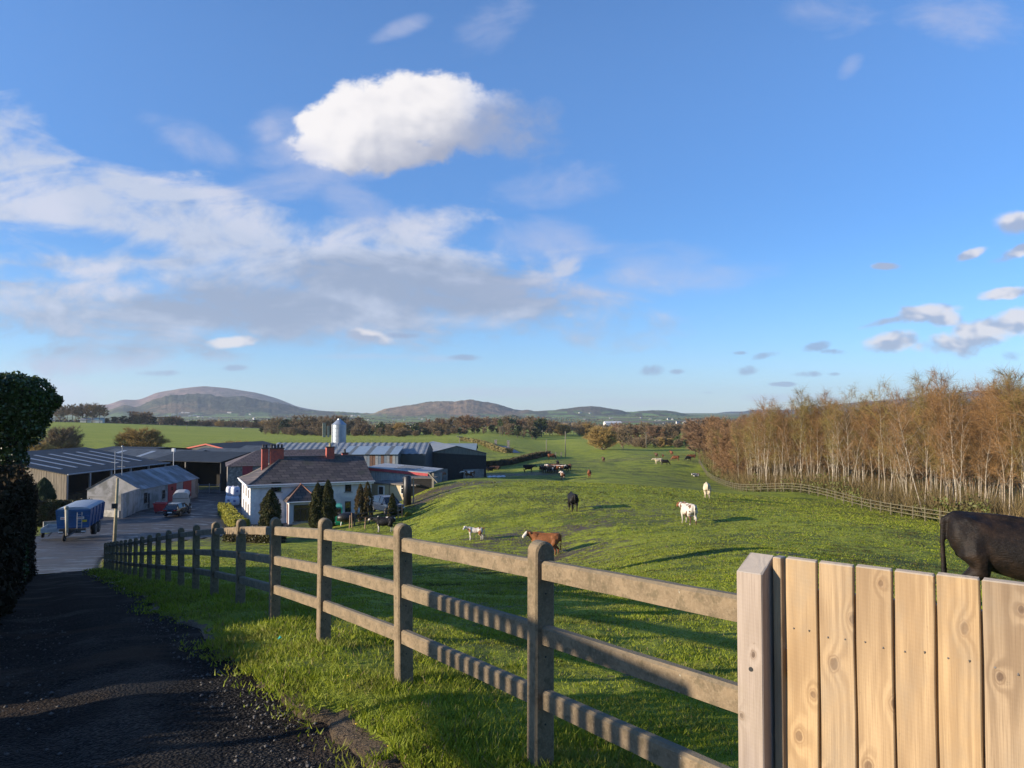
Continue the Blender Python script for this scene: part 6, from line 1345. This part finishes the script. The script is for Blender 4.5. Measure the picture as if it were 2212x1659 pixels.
for x, Y, s, lab in ((826, 73, .55, 'low yellow green shrub by the spotted cow'), (884, 77, .42, 'small rounded pale shrub below the black pillar')):
    X = PX(x, Y); r = empty('shrub', (X, Y, H(X, Y)), 0, lab, 'shrub'); rng = np.random.default_rng(int(x)); d = rng.normal(size=(1500, 3)); d /= np.linalg.norm(d, axis=1)[:, None]; d[:, 2] = abs(d[:, 2])
    leaves('foliage', d*s*(.7+.3*rng.random((1500, 1))), .05, MATS['golden_privet'], r); MB().tube([(0, 0, -.1), (0, 0, s*.6)], .05, 5).obj('stem', bark, r)
# black pillar, tank and stakes right of the annexe
X, Y = XY(881, 84); r = empty('dark_pillar', (X, Y, H(X, Y)), .3, 'black pillar like water tank right of the cream annexe', 'tank')
MB().tube([(0, 0, -.6), (0, 0, 3.0), (0, 0, 3.12)], [.42, .42, .3], 14).obj('cylinder', black, r, True); MB().tube([(.62, -.3, -.8), (.60, -.3, 2.9)], .07, 6).obj('stake', MATS['pole_timber'], r)
X, Y = XY(908, 93); r = empty('feed_bunker', (X, Y, H(X, Y)), -.15, 'dark open sided bunker covered with rails behind the black pillar', 'bunker')
MB().box(-2.1, 1.6, 0, .2, -.6, 1.6).box(-2.1, -1.95, .2, 2.6, -.6, 1.6).obj('wall', darkint, r); MB().box(-2.1, 1.7, -.1, 2.0, 1.62, 1.75).obj('roof', M('felt', (0.10, 0.09, 0.08), (0.15, 0.13, 0.11), 2, .9), r); MB().box(1.5, 1.75, -.2, .05, -.6, 2.3).tube([(1.0, -.1, 2.4), (2.2, -.3, 1.2)], .1, 5).obj('timber_frame', MATS['pole_timber'], r)
for i, (x, Y, h, lab) in enumerate(((757, 72, 1.2, 'broken stake left of the thin twin conifer'), (763, 72.5, 1.35, 'thicker stake beside the broken stake'), (840, 76, 1.3, 'thin orange brown stake by the small conifer'), (862, 76, 1.4, 'pale stake right of the small conifer'), (790, 71, 1.0, 'short stake behind the spotted cow'))):
    X = PX(x, Y); r = empty('garden_stake', (X, Y, H(X, Y)), 0, lab, 'stake'); MB().tube([(0, 0, -.3), (.06*(-1)**i, 0, h)], [.07, .05], 6).obj('shaft', M('stake_wood', (.30, .19, .12), (.2, .13, .08), 5, .9), r)
def house_rail():
    r = empty('paddock_rail', (0, 0, 0), 0, 'dark timber paddock rail between the garden and the field', 'fence'); pts = [XY(768, 73.5), XY(800, 74), XY(835, 74.5), XY(870, 77)]
    for x, y in pts: MB().box(x-.06, x+.06, y-.06, y+.06, H(x, y)-.2, H(x, y)+1.15).obj('post', frame_dk, r)
    for h in (.35, .7, 1.05): MB().tube([(x, y-.09, H(x, y)+h) for x, y in pts], .045, 4).obj('rail', frame_dk, r)
house_rail()
# ------------------------------------------------------------------ cattle
def cow_mesh(name, head='up', turn=0.0, lie=False, calf=False, udder=True, vox=0.028, bulk=1.0, stride=.06):
    mb = MB(); dz = -.50 if lie else 0
    S = [(-.90, 1.14, .13, .10), (-.84, 1.10, .25, .22), (-.66, 1.04, .335, .275), (-.35, .97, .365, .31), (0, .93, .395, .345), (.30, .945, .385, .32), (.52, .99, .36, .265), (.68, 1.04, .29, .20), (.78, 1.07, .19, .13)]
    if calf: S = [(x*.92, 1.0+(z-1.0)*.6+.02, a*.70, b*.66) for x, z, a, b in S]
    rings = [[(x, w*bulk*math.cos(2*PI*k/16)*(1-.12*math.sin(2*PI*k/16)), z+dz+h*math.sin(2*PI*k/16)*(1.0 if math.sin(2*PI*k/16) < 0 else .93)) for k in range(16)] for x, z, h, w in S]
    xs_ = np.array([q[0] for q in S]); uu = np.linspace(0, len(S)-1, 36); A_ = np.array(S)
    def cr(u):
        i = min(int(u), len(S)-2); t = u-i; p0, p1, p2, p3 = A_[max(i-1, 0)], A_[i], A_[i+1], A_[min(i+2, len(S)-1)]
        return .5*((2*p1)+(-p0+p2)*t+(2*p0-5*p1+4*p2-p3)*t*t+(-p0+3*p1-3*p2+p3)*t**3)
    rings = [[(x, w*bulk*math.cos(2*PI*k/36)*(1-.12*math.sin(2*PI*k/36)), z+dz+h*math.sin(2*PI*k/36)*(1.0 if math.sin(2*PI*k/36) < 0 else .93)) for k in range(36)] for x, z, h, w in (cr(u) for u in uu)]
    mb.loft(rings)
    for s_ in (-1, 1):
        mb.ball((-.68, s_*.13*bulk, 1.22+dz-(.08 if calf else 0)), (.12, .10, .10), 12, 8); mb.ball((-.55, s_*.16*bulk, .98+dz), (.27, .15, .30), 14, 9); mb.ball((.48, s_*.15*bulk, 1.02+dz-(.06 if calf else 0)), (.18, .13, .27), 14, 9)
    mb.tube([(-.86, 0, 1.30+dz-(.08 if calf else 0)), (-.4, 0, 1.30+dz-(.08 if calf else 0)), (.1, 0, 1.28+dz-(.07 if calf else 0)), (.6, 0, 1.33+dz-(.1 if calf else 0))], [.06, .07, .07, .09], 8)
    ct, sn = math.cos(turn), math.sin(turn)
    if head == 'up': nk = (.60, 0, 1.14), (.93, .10*sn, 1.31); hd = (.96, .13*sn, 1.35); mz = (hd[0]+.40*ct, hd[1]+.40*sn, 1.10)
    elif head == 'level': nk = (.60, 0, 1.10), (1.08, .08*sn, 1.18); hd = (1.12, .1*sn, 1.22); mz = (hd[0]+.42*ct, hd[1]+.42*sn, .98)
    else: nk = (.62, 0, 1.02), (1.08, .05*sn, .52); hd = (1.10, .06*sn, .46); mz = (hd[0]+.20*ct, hd[1]+.2*sn, .08)
    sc = .85 if calf else 1
    nk = [Vector(p)+Vector((0, 0, dz)) for p in nk]; hd = Vector(hd)+Vector((0, 0, dz)); mz = Vector(mz)+Vector((0, 0, dz if head != 'down' else 0))
    mid = (nk[0]+nk[1])/2+Vector((0, 0, -.02))
    mb.tube([nk[0]-Vector((.15, 0, .06)), nk[0], mid, nk[1]], [.28*sc, .27*sc, .21*sc, .15*sc], 12)
    mb.tube([hd-(mz-hd)*.12, hd+(mz-hd)*.15, hd+(mz-hd)*.5, hd+(mz-hd)*.85, mz], [.10*sc, .140*sc, .120*sc, .092*sc, .068*sc], 10)
    d = (mz-hd).normalized(); sd = Vector((-d.y, d.x, 0)); sd = sd.normalized() if sd.length > .01 else Vector((0, 1, 0))
    for s_ in (-1, 1): mb.tube([hd+sd*.08*s_, hd+sd*.17*s_+Vector((0, 0, .01)), hd+sd*.27*s_+Vector((0, 0, -.02))], [.035, .055, .02], 6)
    if not lie:
        for s_, sx in ((-1, stride), (1, -stride)):
            N8 = 12
            mb.tube([(.46, s_*.15, .98), (.47, s_*.18, .70), (.50+sx, s_*.17, .42), (.49+sx, s_*.17, .14), (.52+sx, s_*.17, .08), (.54+sx, s_*.17, 0)], [.16, .105, .062, .048, .052, .062], 9)
            mb.tube([(-.60, s_*.14, .98), (-.60, s_*.18, .82), (-.50-sx*.5, s_*.19, .62), (-.72-sx, s_*.17, .44), (-.70-sx, s_*.17, .16), (-.67-sx, s_*.17, .08), (-.65-sx, s_*.17, 0)], [.20, .20, .125, .066, .048, .054, .064], 9)
    else:
        for s_ in (-1, 1):
            mb.tube([(.45, s_*.18, .42), (.62, s_*.24, .16), (.36, s_*.26, .07), (.30, s_*.24, .06)], [.14, .075, .055, .05], 8); mb.tube([(-.55, s_*.2, .45), (-.25, s_*.34, .20), (-.62, s_*.36, .07), (-.35, s_*.40, .06)], [.2, .12, .06, .05], 8)
    tz = 1.28+dz; mb.tube([(-.86, 0, tz), (-.955, .0, tz-.05), (-.955, .01, tz-.35), (-.92, .02, max(.08, tz-.72)), (-.93, .02, max(.05, tz-.9))], [.06, .045, .036, .04, .05], 7)
    if udder and not lie and not calf: mb.ball((-.42, 0, .60), (.16, .14, .11), 10, 7)
    me = mb.mesh('src'); o = bpy.data.objects.new('src', me); C.objects.link(o)
    m1 = o.modifiers.new('r', 'REMESH'); m1.mode = 'VOXEL'; m1.voxel_size = vox; m1.use_smooth_shade = True
    m2 = o.modifiers.new('s', 'SMOOTH'); m2.factor = .5; m2.iterations = 6 if vox > .02 else 14
    dg = bpy.context.evaluated_depsgraph_get(); res = bpy.data.meshes.new_from_object(o.evaluated_get(dg)); bpy.data.objects.remove(o); res.name = name
    res.polygons.foreach_set('use_smooth', [True]*len(res.polygons)); res.materials.clear(); res.materials.append(None)
    return res
def cowmat(name, c1, c2=None, thr=None, face=None, legs=None, sc=1.6, off=0.0, belly=None):
    m, n, b = newmat(name); co = n.coord(); X, Y, Z = n.sep(co)
    col = n.mix(n.noise(co, 9, 4).ss(.3, .7), c1, tuple(x*.7 for x in c1))
    if name == 'hide_brown_black': col = n.mix(n.noise(co, 3.2, 6, .65).ss(.42, .72), col, (.030, .018, .011)); col = n.mix(n.noise(co, 38, 4, .7).ss(.66, .74)*.6, col, (.10, .07, .045))
    if c2: col = n.mix(n.noise(n.comb(X+off, Y*1.2, Z), sc, 2, .4).ss(thr-.012, thr+.012), col, c2)
    if face: col = n.mix((X-.98).ss(0, .04), col, face)
    if legs: col = n.mix(1.0-Z.ss(.38, .5), col, legs)
    if belly: col = n.mix((1.0-Z.ss(.6, .68))*(X.abs()).ss(.5, .4), col, belly)
    col = n.mix((1.0-Z.ss(.1, .45))*.5, col, (.06, .045, .03))
    n.link(col, b.inputs['Base Color']); b.inputs['Roughness'].default_value = .62; b.inputs['Specular IOR Level'].default_value = .22
    n.link(n.bump(n.noise(n.scale(co, (1, 1, 3)), 22, 4)+n.noise(co, 5, 4)*2.0, .5, .02), b.inputs['Normal']); return m
Wt = (.60, .55, .47)
CM = dict(bullhide=cowmat('hide_brown_black', (.0085, .0060, .0048)), black=cowmat('hide_black', (.008, .0062, .0055)), fries=cowmat('hide_friesian', (.010, .010, .011), Wt, .60, legs=(.4, .38, .34), sc=1.7, off=.62), blackwt=cowmat('hide_black_white', (.012, .011, .011), Wt, .62, sc=2.0, off=4.0),
    here=cowmat('hide_hereford', (.23, .085, .028), None, None, (.62, .56, .46)), red=cowmat('hide_red', (.20, .070, .028)), dun=cowmat('hide_dun', (.11, .055, .03)), cream=cowmat('hide_cream', (.62, .52, .36)),
    roan=cowmat('hide_roan', (.58, .52, .44), (.12, .06, .035), .60, (.20, .08, .035), sc=2.6, off=2.0), calf=cowmat('hide_calf', (.60, .55, .48), (.20, .085, .035), .50, Wt, (.6, .56, .5), sc=2.2, off=7.0), mixed=cowmat('hide_mixed', (.15, .065, .03), Wt, .55, sc=2.0, off=1.0))
KM = dict(stand=cow_mesh('cow', 'level'), up=cow_mesh('cow_up', 'up', .9), away=cow_mesh('cow_away', 'down', 0), graze=cow_mesh('cow_graze', 'down', .3, stride=.12), calf=cow_mesh('calf_body', 'up', 1.1, calf=True, udder=False), lie=cow_mesh('lying_cow', 'level', .8, lie=True),
    bull=cow_mesh('bull_body', 'down', .6, vox=.017, bulk=1.08, udder=False))
def cow(x, Y, kind, hide, heading, label, sc=1.0, group='cattle grazing in the field', cat='cow', name='cow'):
    X = PX(x, Y); o = bpy.data.objects.new(name, KM[kind]); C.objects.link(o); o.location = (X, Y, H(X, Y)); o.rotation_euler = (0, 0, R(heading)); o.scale = (sc,)*3
    o.material_slots[0].link = 'OBJECT'; o.material_slots[0].material = CM[hide]; tag(o, label, cat, group); return o
bl = cow(2200, 10.4, 'bull', 'bullhide', -22, 'large black cow close behind the timber gate', 1.03); bl.rotation_euler = (0, R(3.0), R(-22)); bl.location.z += .0
cow(832, 69, 'stand', 'fries', 178, 'black and white cow facing left at the garden rail')
cow(1027, 52, 'calf', 'calf', 172, 'white calf with brown saddle standing side on', .66, cat='calf', name='calf')
cow(1176, 45, 'up', 'here', 168, 'red brown white faced cow behind the concrete post')
cow(1236, 60, 'away', 'black', 98, 'black cow grazing with its rump to the viewer')
cow(1484, 50, 'stand', 'roan', 105, 'white cow with brown head and patches seen from behind', .98)
cow(1525, 75, 'away', 'cream', 80, 'cream cow seen from behind near the wood fence', 1.04)
cow(1502, 166, 'lie', 'calf', 200, 'white and tan calf lying in the far field', .9, cat='calf', name='calf')
def c4(cx): return ((cx/2.765)+1100)*.864
for cx, Y, k, h, hd, lab, sc in ((1505, 192, 'stand', 'cream', 185, 'cream cow standing broadside beside a black one in the far field', 1.1), (1552, 190, 'graze', 'black', -10, 'black cow grazing right of the cream broadside cow', 1), (1492, 222, 'up', 'dun', 100, 'small dark brown cow behind the cream broadside cow', .9), (1538, 222, 'up', 'red', 90, 'red calf behind the black grazing cow', .6), (1597, 240, 'up', 'red', 95, 'red brown cow standing farthest up the field', 1), (1625, 206, 'graze', 'red', 175, 'red brown cow grazing mid way to the wood', 1),
    (1713, 206, 'graze', 'blackwt', 190, 'black and white cow grazing beside a brown one near the wood', .9), (1740, 212, 'stand', 'red', 190, 'brown cow side on beside the black and white one near the wood', 1.05), (1800, 212, 'away', 'black', 80, 'black cow closest to the orange brown copse', 1), (1128, 208, 'up', 'dun', 90, 'dark brown cow alone in the middle of the far field', 1.0), (770, 215, 'graze', 'red', 10, 'red brown cow grazing by the field gateway', 1.1), (665, 214, 'lie', 'dun', 180, 'dark brown cow lying near the hedge bank', .9),
    (813, 172, 'up', 'black', 85, 'black cow just behind the herd at the feeder', 1), (845, 136, 'up', 'mixed', 95, 'brown and white cow standing in front of the herd', 1.05), (1030, 136, 'away', 'red', 85, 'red brown cow alone right of the herd', 1), (612, 158, 'stand', 'black', 5, 'black cow broadside left of the herd', 1.15), (345, 168, 'lie', 'black', 20, 'black cow lying right of the black gabled shed', 1), (388, 172, 'lie', 'dun', 190, 'dark cow lying behind the other near the shed', 1), (895, 160, 'up', 'dun', 260, 'dark brown cow at the right end of the herd', 1.05), (862, 156, 'stand', 'black', 200, 'black cow near the right end of the herd', 1), (700, 158, 'up', 'blackwt', 250, 'black and white cow at the left end of the herd', 1)):
    cow(c4(cx), Y, k, h, hd, lab, sc, name='calf' if sc < .7 else 'cow')
for i, (cx, dy, h) in enumerate(((705, 1, 'dun'), (722, -2, 'black'), (740, 2, 'mixed'), (758, -3, 'dun'), (778, 3, 'black'), (795, -3.5, 'red'), (812, 2, 'dun'), (832, -2, 'mixed'), (850, 1, 'blackwt'), (770, -4, 'blackwt'))):
    cow(c4(cx), 157+dy, 'up' if i % 2 else 'stand', h, (250 if dy < 0 else 80)+i*13, 'cow in the tight bunch pressed round the ring feeder', 1.02, 'cows bunched round the ring feeder')
for x, Y, h, hd, lab in ((937, 104, 'dun', 120, 'dark cow with head lowered at the left corner of the black shed'), (949, 106, 'red', 60, 'red brown cow at the left corner of the black shed'), (1013, 133, 'mixed', 185, 'brown and white cow in front of the concrete panel')): cow(x, Y, 'stand', h, hd, lab, 1.05)
for i, x in enumerate((1095, 1106, 1112, 1119, 1130)): cow(x, 445+i*3, 'stand', 'black' if i else 'dun', 10*i, 'tiny dark cow of the distant herd beyond the farm road', 1.1, 'distant herd beyond the farm road')
for x, Y, lab in ((266, 380, 'lone white sheep in the middle of the left pasture'), (527, 600, 'white sheep near the right end of the left pasture')): cow(x, Y, 'lie', 'cream', 10, lab, .9, 'sheep in the pasture', 'sheep', 'sheep')
X, Y = XY(c4(772), 157.5); z = H(X, Y); r = empty('ring_feeder', (X, Y, z), 0, 'round galvanised ring feeder full of hay among the herd', 'feeder'); f = MB()
for h in (.2, .6, 1.15): f.tube([(1.1*math.cos(2*PI*k/20), 1.1*math.sin(2*PI*k/20), h) for k in range(21)], .03, 5)
for k in range(16): a = 2*PI*k/16; f.tube([(1.1*math.cos(a), 1.1*math.sin(a), 0), (1.1*math.cos(a), 1.1*math.sin(a), 1.2)], .025, 4)
f.obj('ring', galv, r); MB().ball((0, 0, .55), (.95, .95, .6), 12, 7).obj('hay', M('straw', (0.14, 0.10, 0.05)), r)
X, Y = XY(c4(345), 128); r = empty('feed_trough', (X, Y, H(X, Y)), .2, 'row of pale bags lying at the right corner of the black shed', 'bags'); f = MB()
for k in range(4): f.ball((k*.75, .2*(k % 2), .2), (.42, .28, .2), 8, 6)
f.obj('sacks', M('bag_white', (.62, .63, .70)), r)
# ------------------------------------------------------------------ distant white houses
def houses():
    rd = random.Random(6); wm = M('far_white', (.62, .60, .56), (.5, .49, .46), .3, .9); rm = M('far_roof', (.07, .065, .065), (.10, .08, .07), .3, .9)
    L = [(362, 899), (375, 896), (388, 894), (394, 892), (404, 892), (410, 899), (421, 898), (428, 901), (437, 902), (372, 901), (352, 903), (495, 892), (540, 896), (455, 904), (548, 904), (565, 905), (580, 906), (600, 906), (615, 905), (760, 899), (768, 899), (776, 899), (795, 908), (850, 907), (862, 908), (874, 908), (905, 905), (912, 906), (925, 908), (940, 908), (970, 908), (980, 908), (1005, 911), (1100, 908),
         (1254, 892), (1275, 893), (1262, 907), (1268, 911), (1320, 904), (1385, 903), (1420, 909), (1425, 909), (1445, 905), (1452, 906), (1465, 911), (1478, 912), (1495, 910), (1510, 913), (1530, 914), (1435, 915), (1575, 914), (1590, 914), (1405, 906), (330, 905), (640, 906), (690, 906)]
    depg = bpy.context.evaluated_depsgraph_get()
    for i, (x, y) in enumerate(L):
        d = P(x, y, 1.0).normalized(); hit = SC.ray_cast(depg, d*700, d); 
        Yv = hit[1].y if hit[0] else 2600
        Yv = min(max(Yv, 900), 4600)
        p = P(x, y, Yv); s = Yv/2600; big = rd.random() < .2
        r = empty('distant_house', (p.x, p.y, p.z-1.5*s), rd.uniform(-.7, .7), 'tiny white house in the far valley below the hills', 'house', 'distant white houses in the valley'); a = rd.uniform(3, 5)*s*(1.6 if big else 1); b = 2.4*s; h = rd.uniform(2, 3)*s
        MB().box(-a, a, -b, b, -6*s, h).add([(-a, -b, h), (-a, b, h), (-a, 0, h+2*s), (a, -b, h), (a, b, h), (a, 0, h+2*s)], [(0, 2, 1), (3, 4, 5), (0, 3, 5, 2)]).obj('wall', wm, r); MB().slab((-a-.3, -b-.3, h), (a+.3, -b-.3, h), (a+.3, 0, h+1.9*s), (-a-.3, 0, h+1.9*s), .4).slab((a+.3, b+.3, h), (-a-.3, b+.3, h), (-a-.3, 0, h+1.9*s), (a+.3, 0, h+1.9*s), .4).obj('roof', rm, r)
    for x, y, Y, a, b, h, lab, rc in ((1323, 920, 1100, 12, 5, 4, 'long bright white warehouse in the valley above the willow', (.6, .6, .58)), (1172, 941, 620, 8, 4, 3.4, 'white cottage with pale gable left of the gateway poles', (.08, .07, .07)), (1190, 941, 615, 7, 4, 3.4, 'second cottage with blue grey gable beside the white cottage', (.07, .09, .12)), (1212, 925, 900, 7, 4, 4, 'pale gabled house right of the tall stand of trees', (.3, .22, .12)), (190, 912, 640, 5, 3, 1.8, 'low white farm building at the left pasture top edge', (.3, .3, .3)), (215, 913, 640, 3, 3, 2.4, 'small pale blue shed at the left pasture top edge', (.2, .32, .38)), (90, 911, 640, 7, 3, 1.5, 'low blue roofed building behind the ivy tree', (.12, .2, .3))):
        p = P(x, y, Y); r = empty('distant_building', tuple(p), .2, lab, 'building'); MB().box(-a, a, -b, b, -6, h).add([(-a, -b, h), (-a, b, h), (-a, 0, h+b*.5), (a, -b, h), (a, b, h), (a, 0, h+b*.5)], [(0, 2, 1), (3, 4, 5), (0, 3, 5, 2)]).obj('wall', wm, r)
        MB().slab((-a-.3, -b-.3, h), (a+.3, -b-.3, h), (a+.3, 0, h+b*.55), (-a-.3, 0, h+b*.55), .3).slab((a+.3, b+.3, h), (-a-.3, b+.3, h), (-a-.3, 0, h+b*.55), (a+.3, 0, h+b*.55), .3).obj('roof', M('roof_'+lab.split()[1]+str(x), rc), r)
bpy.context.view_layer.update(); houses()
# ------------------------------------------------------------------ small things on the verge
def stones():
    rng = np.random.default_rng(31); n = 9000; V = []; Fq = []
    s = -3.2+15*rng.random(n)**1.5; wide = rng.random(n) < .62; t = np.where(wide, edge_t(s)+rng.random(n)*3.2, edge_t(s)+0.03+np.abs(rng.normal(size=n))*0.35); ok = (t < 4.2); s, t = s[ok], t[ok]; x = FO[0]+FD[0]*s+FN[0]*t; y = FO[1]+FD[1]*s+FN[1]*t; z = HN(x, y)-.065
    sz = .0035+.017*rng.random(len(s))**5; base = np.array([(1, 0, 0), (0, 1, 0), (-1, 0, 0), (0, -1, 0), (0, 0, .7), (0, 0, -.6)]); fc = [(0, 1, 4), (1, 2, 4), (2, 3, 4), (3, 0, 4), (1, 0, 5), (2, 1, 5), (3, 2, 5), (0, 3, 5)]
    for i in range(len(s)):
        b = base*sz[i]*(0.7+.6*rng.random((6, 3))); a = rng.random()*6; ca, sa = math.cos(a), math.sin(a); b = b@np.array([[ca, sa, 0], [-sa, ca, 0], [0, 0, 1]]); V.append(b+[x[i], y[i], z[i]+sz[i]*.4]); Fq += [[q+6*i for q in f] for f in fc]
    o = link('gravel', npmesh('gravel', np.concatenate(V), Fq, 3), M('pebble', (.11, .10, .09), (.045, .042, .038), 9, .85)); tag(o, 'loose grey gravel scattered along the lane edge', 'gravel', kind='stuff')
stones()
def ground_pt(xd, yd, Y0, Y1):
    best = None
    for i in range(200):
        Y = Y0+(Y1-Y0)*i/199; p = P(xd, yd, Y); d = abs(p.z-H(p.x, p.y))
        if best is None or d < best[0]: best = (d, p)
    return best[1]
for i, (xd, yd, s) in enumerate(((606, 1416, .022), (612, 1421, .028), (618, 1417, .03), (640, 1461, .04))):
    p = ground_pt(xd, yd, 4.5, 9); r = tag(MB().ball((0, 0, 0), (s, s*.8, s*.5), 8, 6).obj('stone', M('pale_stone', (.30, .27, .24), (.2, .18, .16), 20, .85), None, True), ['small pale stone left of a pair at the lane edge', 'middle pale stone at the lane edge', 'pale stone right of the pair at the lane edge', 'larger dark flat stone at the lane edge'][i], 'stone', 'stones at the lane edge'); r.location = (p.x, p.y, H(p.x, p.y)-.04)
p = ground_pt(599, 1388, 5, 9); o = MB().add([(0, 0, .02), (.05, .01, .05), (.07, .05, .03), (.02, .06, .045), (.035, .03, .08)], [(0, 1, 4), (1, 2, 4), (2, 3, 4), (3, 0, 4), (0, 3, 2, 1)]).obj('litter', M('turquoise_wrap', (.02, .42, .36))); o.location = (p.x, p.y, H(p.x, p.y)+.02); o.scale = (.6, .6, .6); tag(o, 'scrap of turquoise wrapping on the verge', 'litter')
for i, (xd, yd) in enumerate(((875, 1712), (917, 1710), (876, 1712), (770, 1592), (752, 1481))):
    if i == 2: continue
    yy = min(yd, 1640); p = ground_pt(xd if i != 0 else 840, yy, 3.6, 9); r = empty('dandelion', (p.x, p.y, H(p.x, p.y)+.04), 0, 'tiny yellow dandelion flower in the verge grass', 'flower', 'dandelions on the verge'); MB().ball((0, 0, .07), (.02, .02, .008), 8, 4).obj('flower_head', M('dandelion', (.55, .40, .02)), r); r.scale = (.55, .55, .55); MB().tube([(0, 0, -.02), (0, 0, .068)], .003, 4).obj('stem', MATS['bush_leaf'], r)
# ------------------------------------------------------------------ haze
def haze():
    mb = MB().box(-11000, 11000, -11000, 11000, -75, 330); m = bpy.data.materials.new('haze'); m.use_nodes = True; nt = m.node_tree; nt.nodes.remove(nt.nodes['Principled BSDF'])
    v = nt.nodes.new('ShaderNodeVolumePrincipled'); v.inputs['Color'].default_value = (.72, .85, 1, 1); v.inputs['Density'].default_value = HAZE; v.inputs['Anisotropy'].default_value = .2
    nt.links.new(v.outputs[0], nt.nodes['Material Output'].inputs['Volume']); tag(mb.obj('haze', m), 'thin pale air haze over the valley', 'haze', kind='stuff')
HAZE = 0.000068
haze()
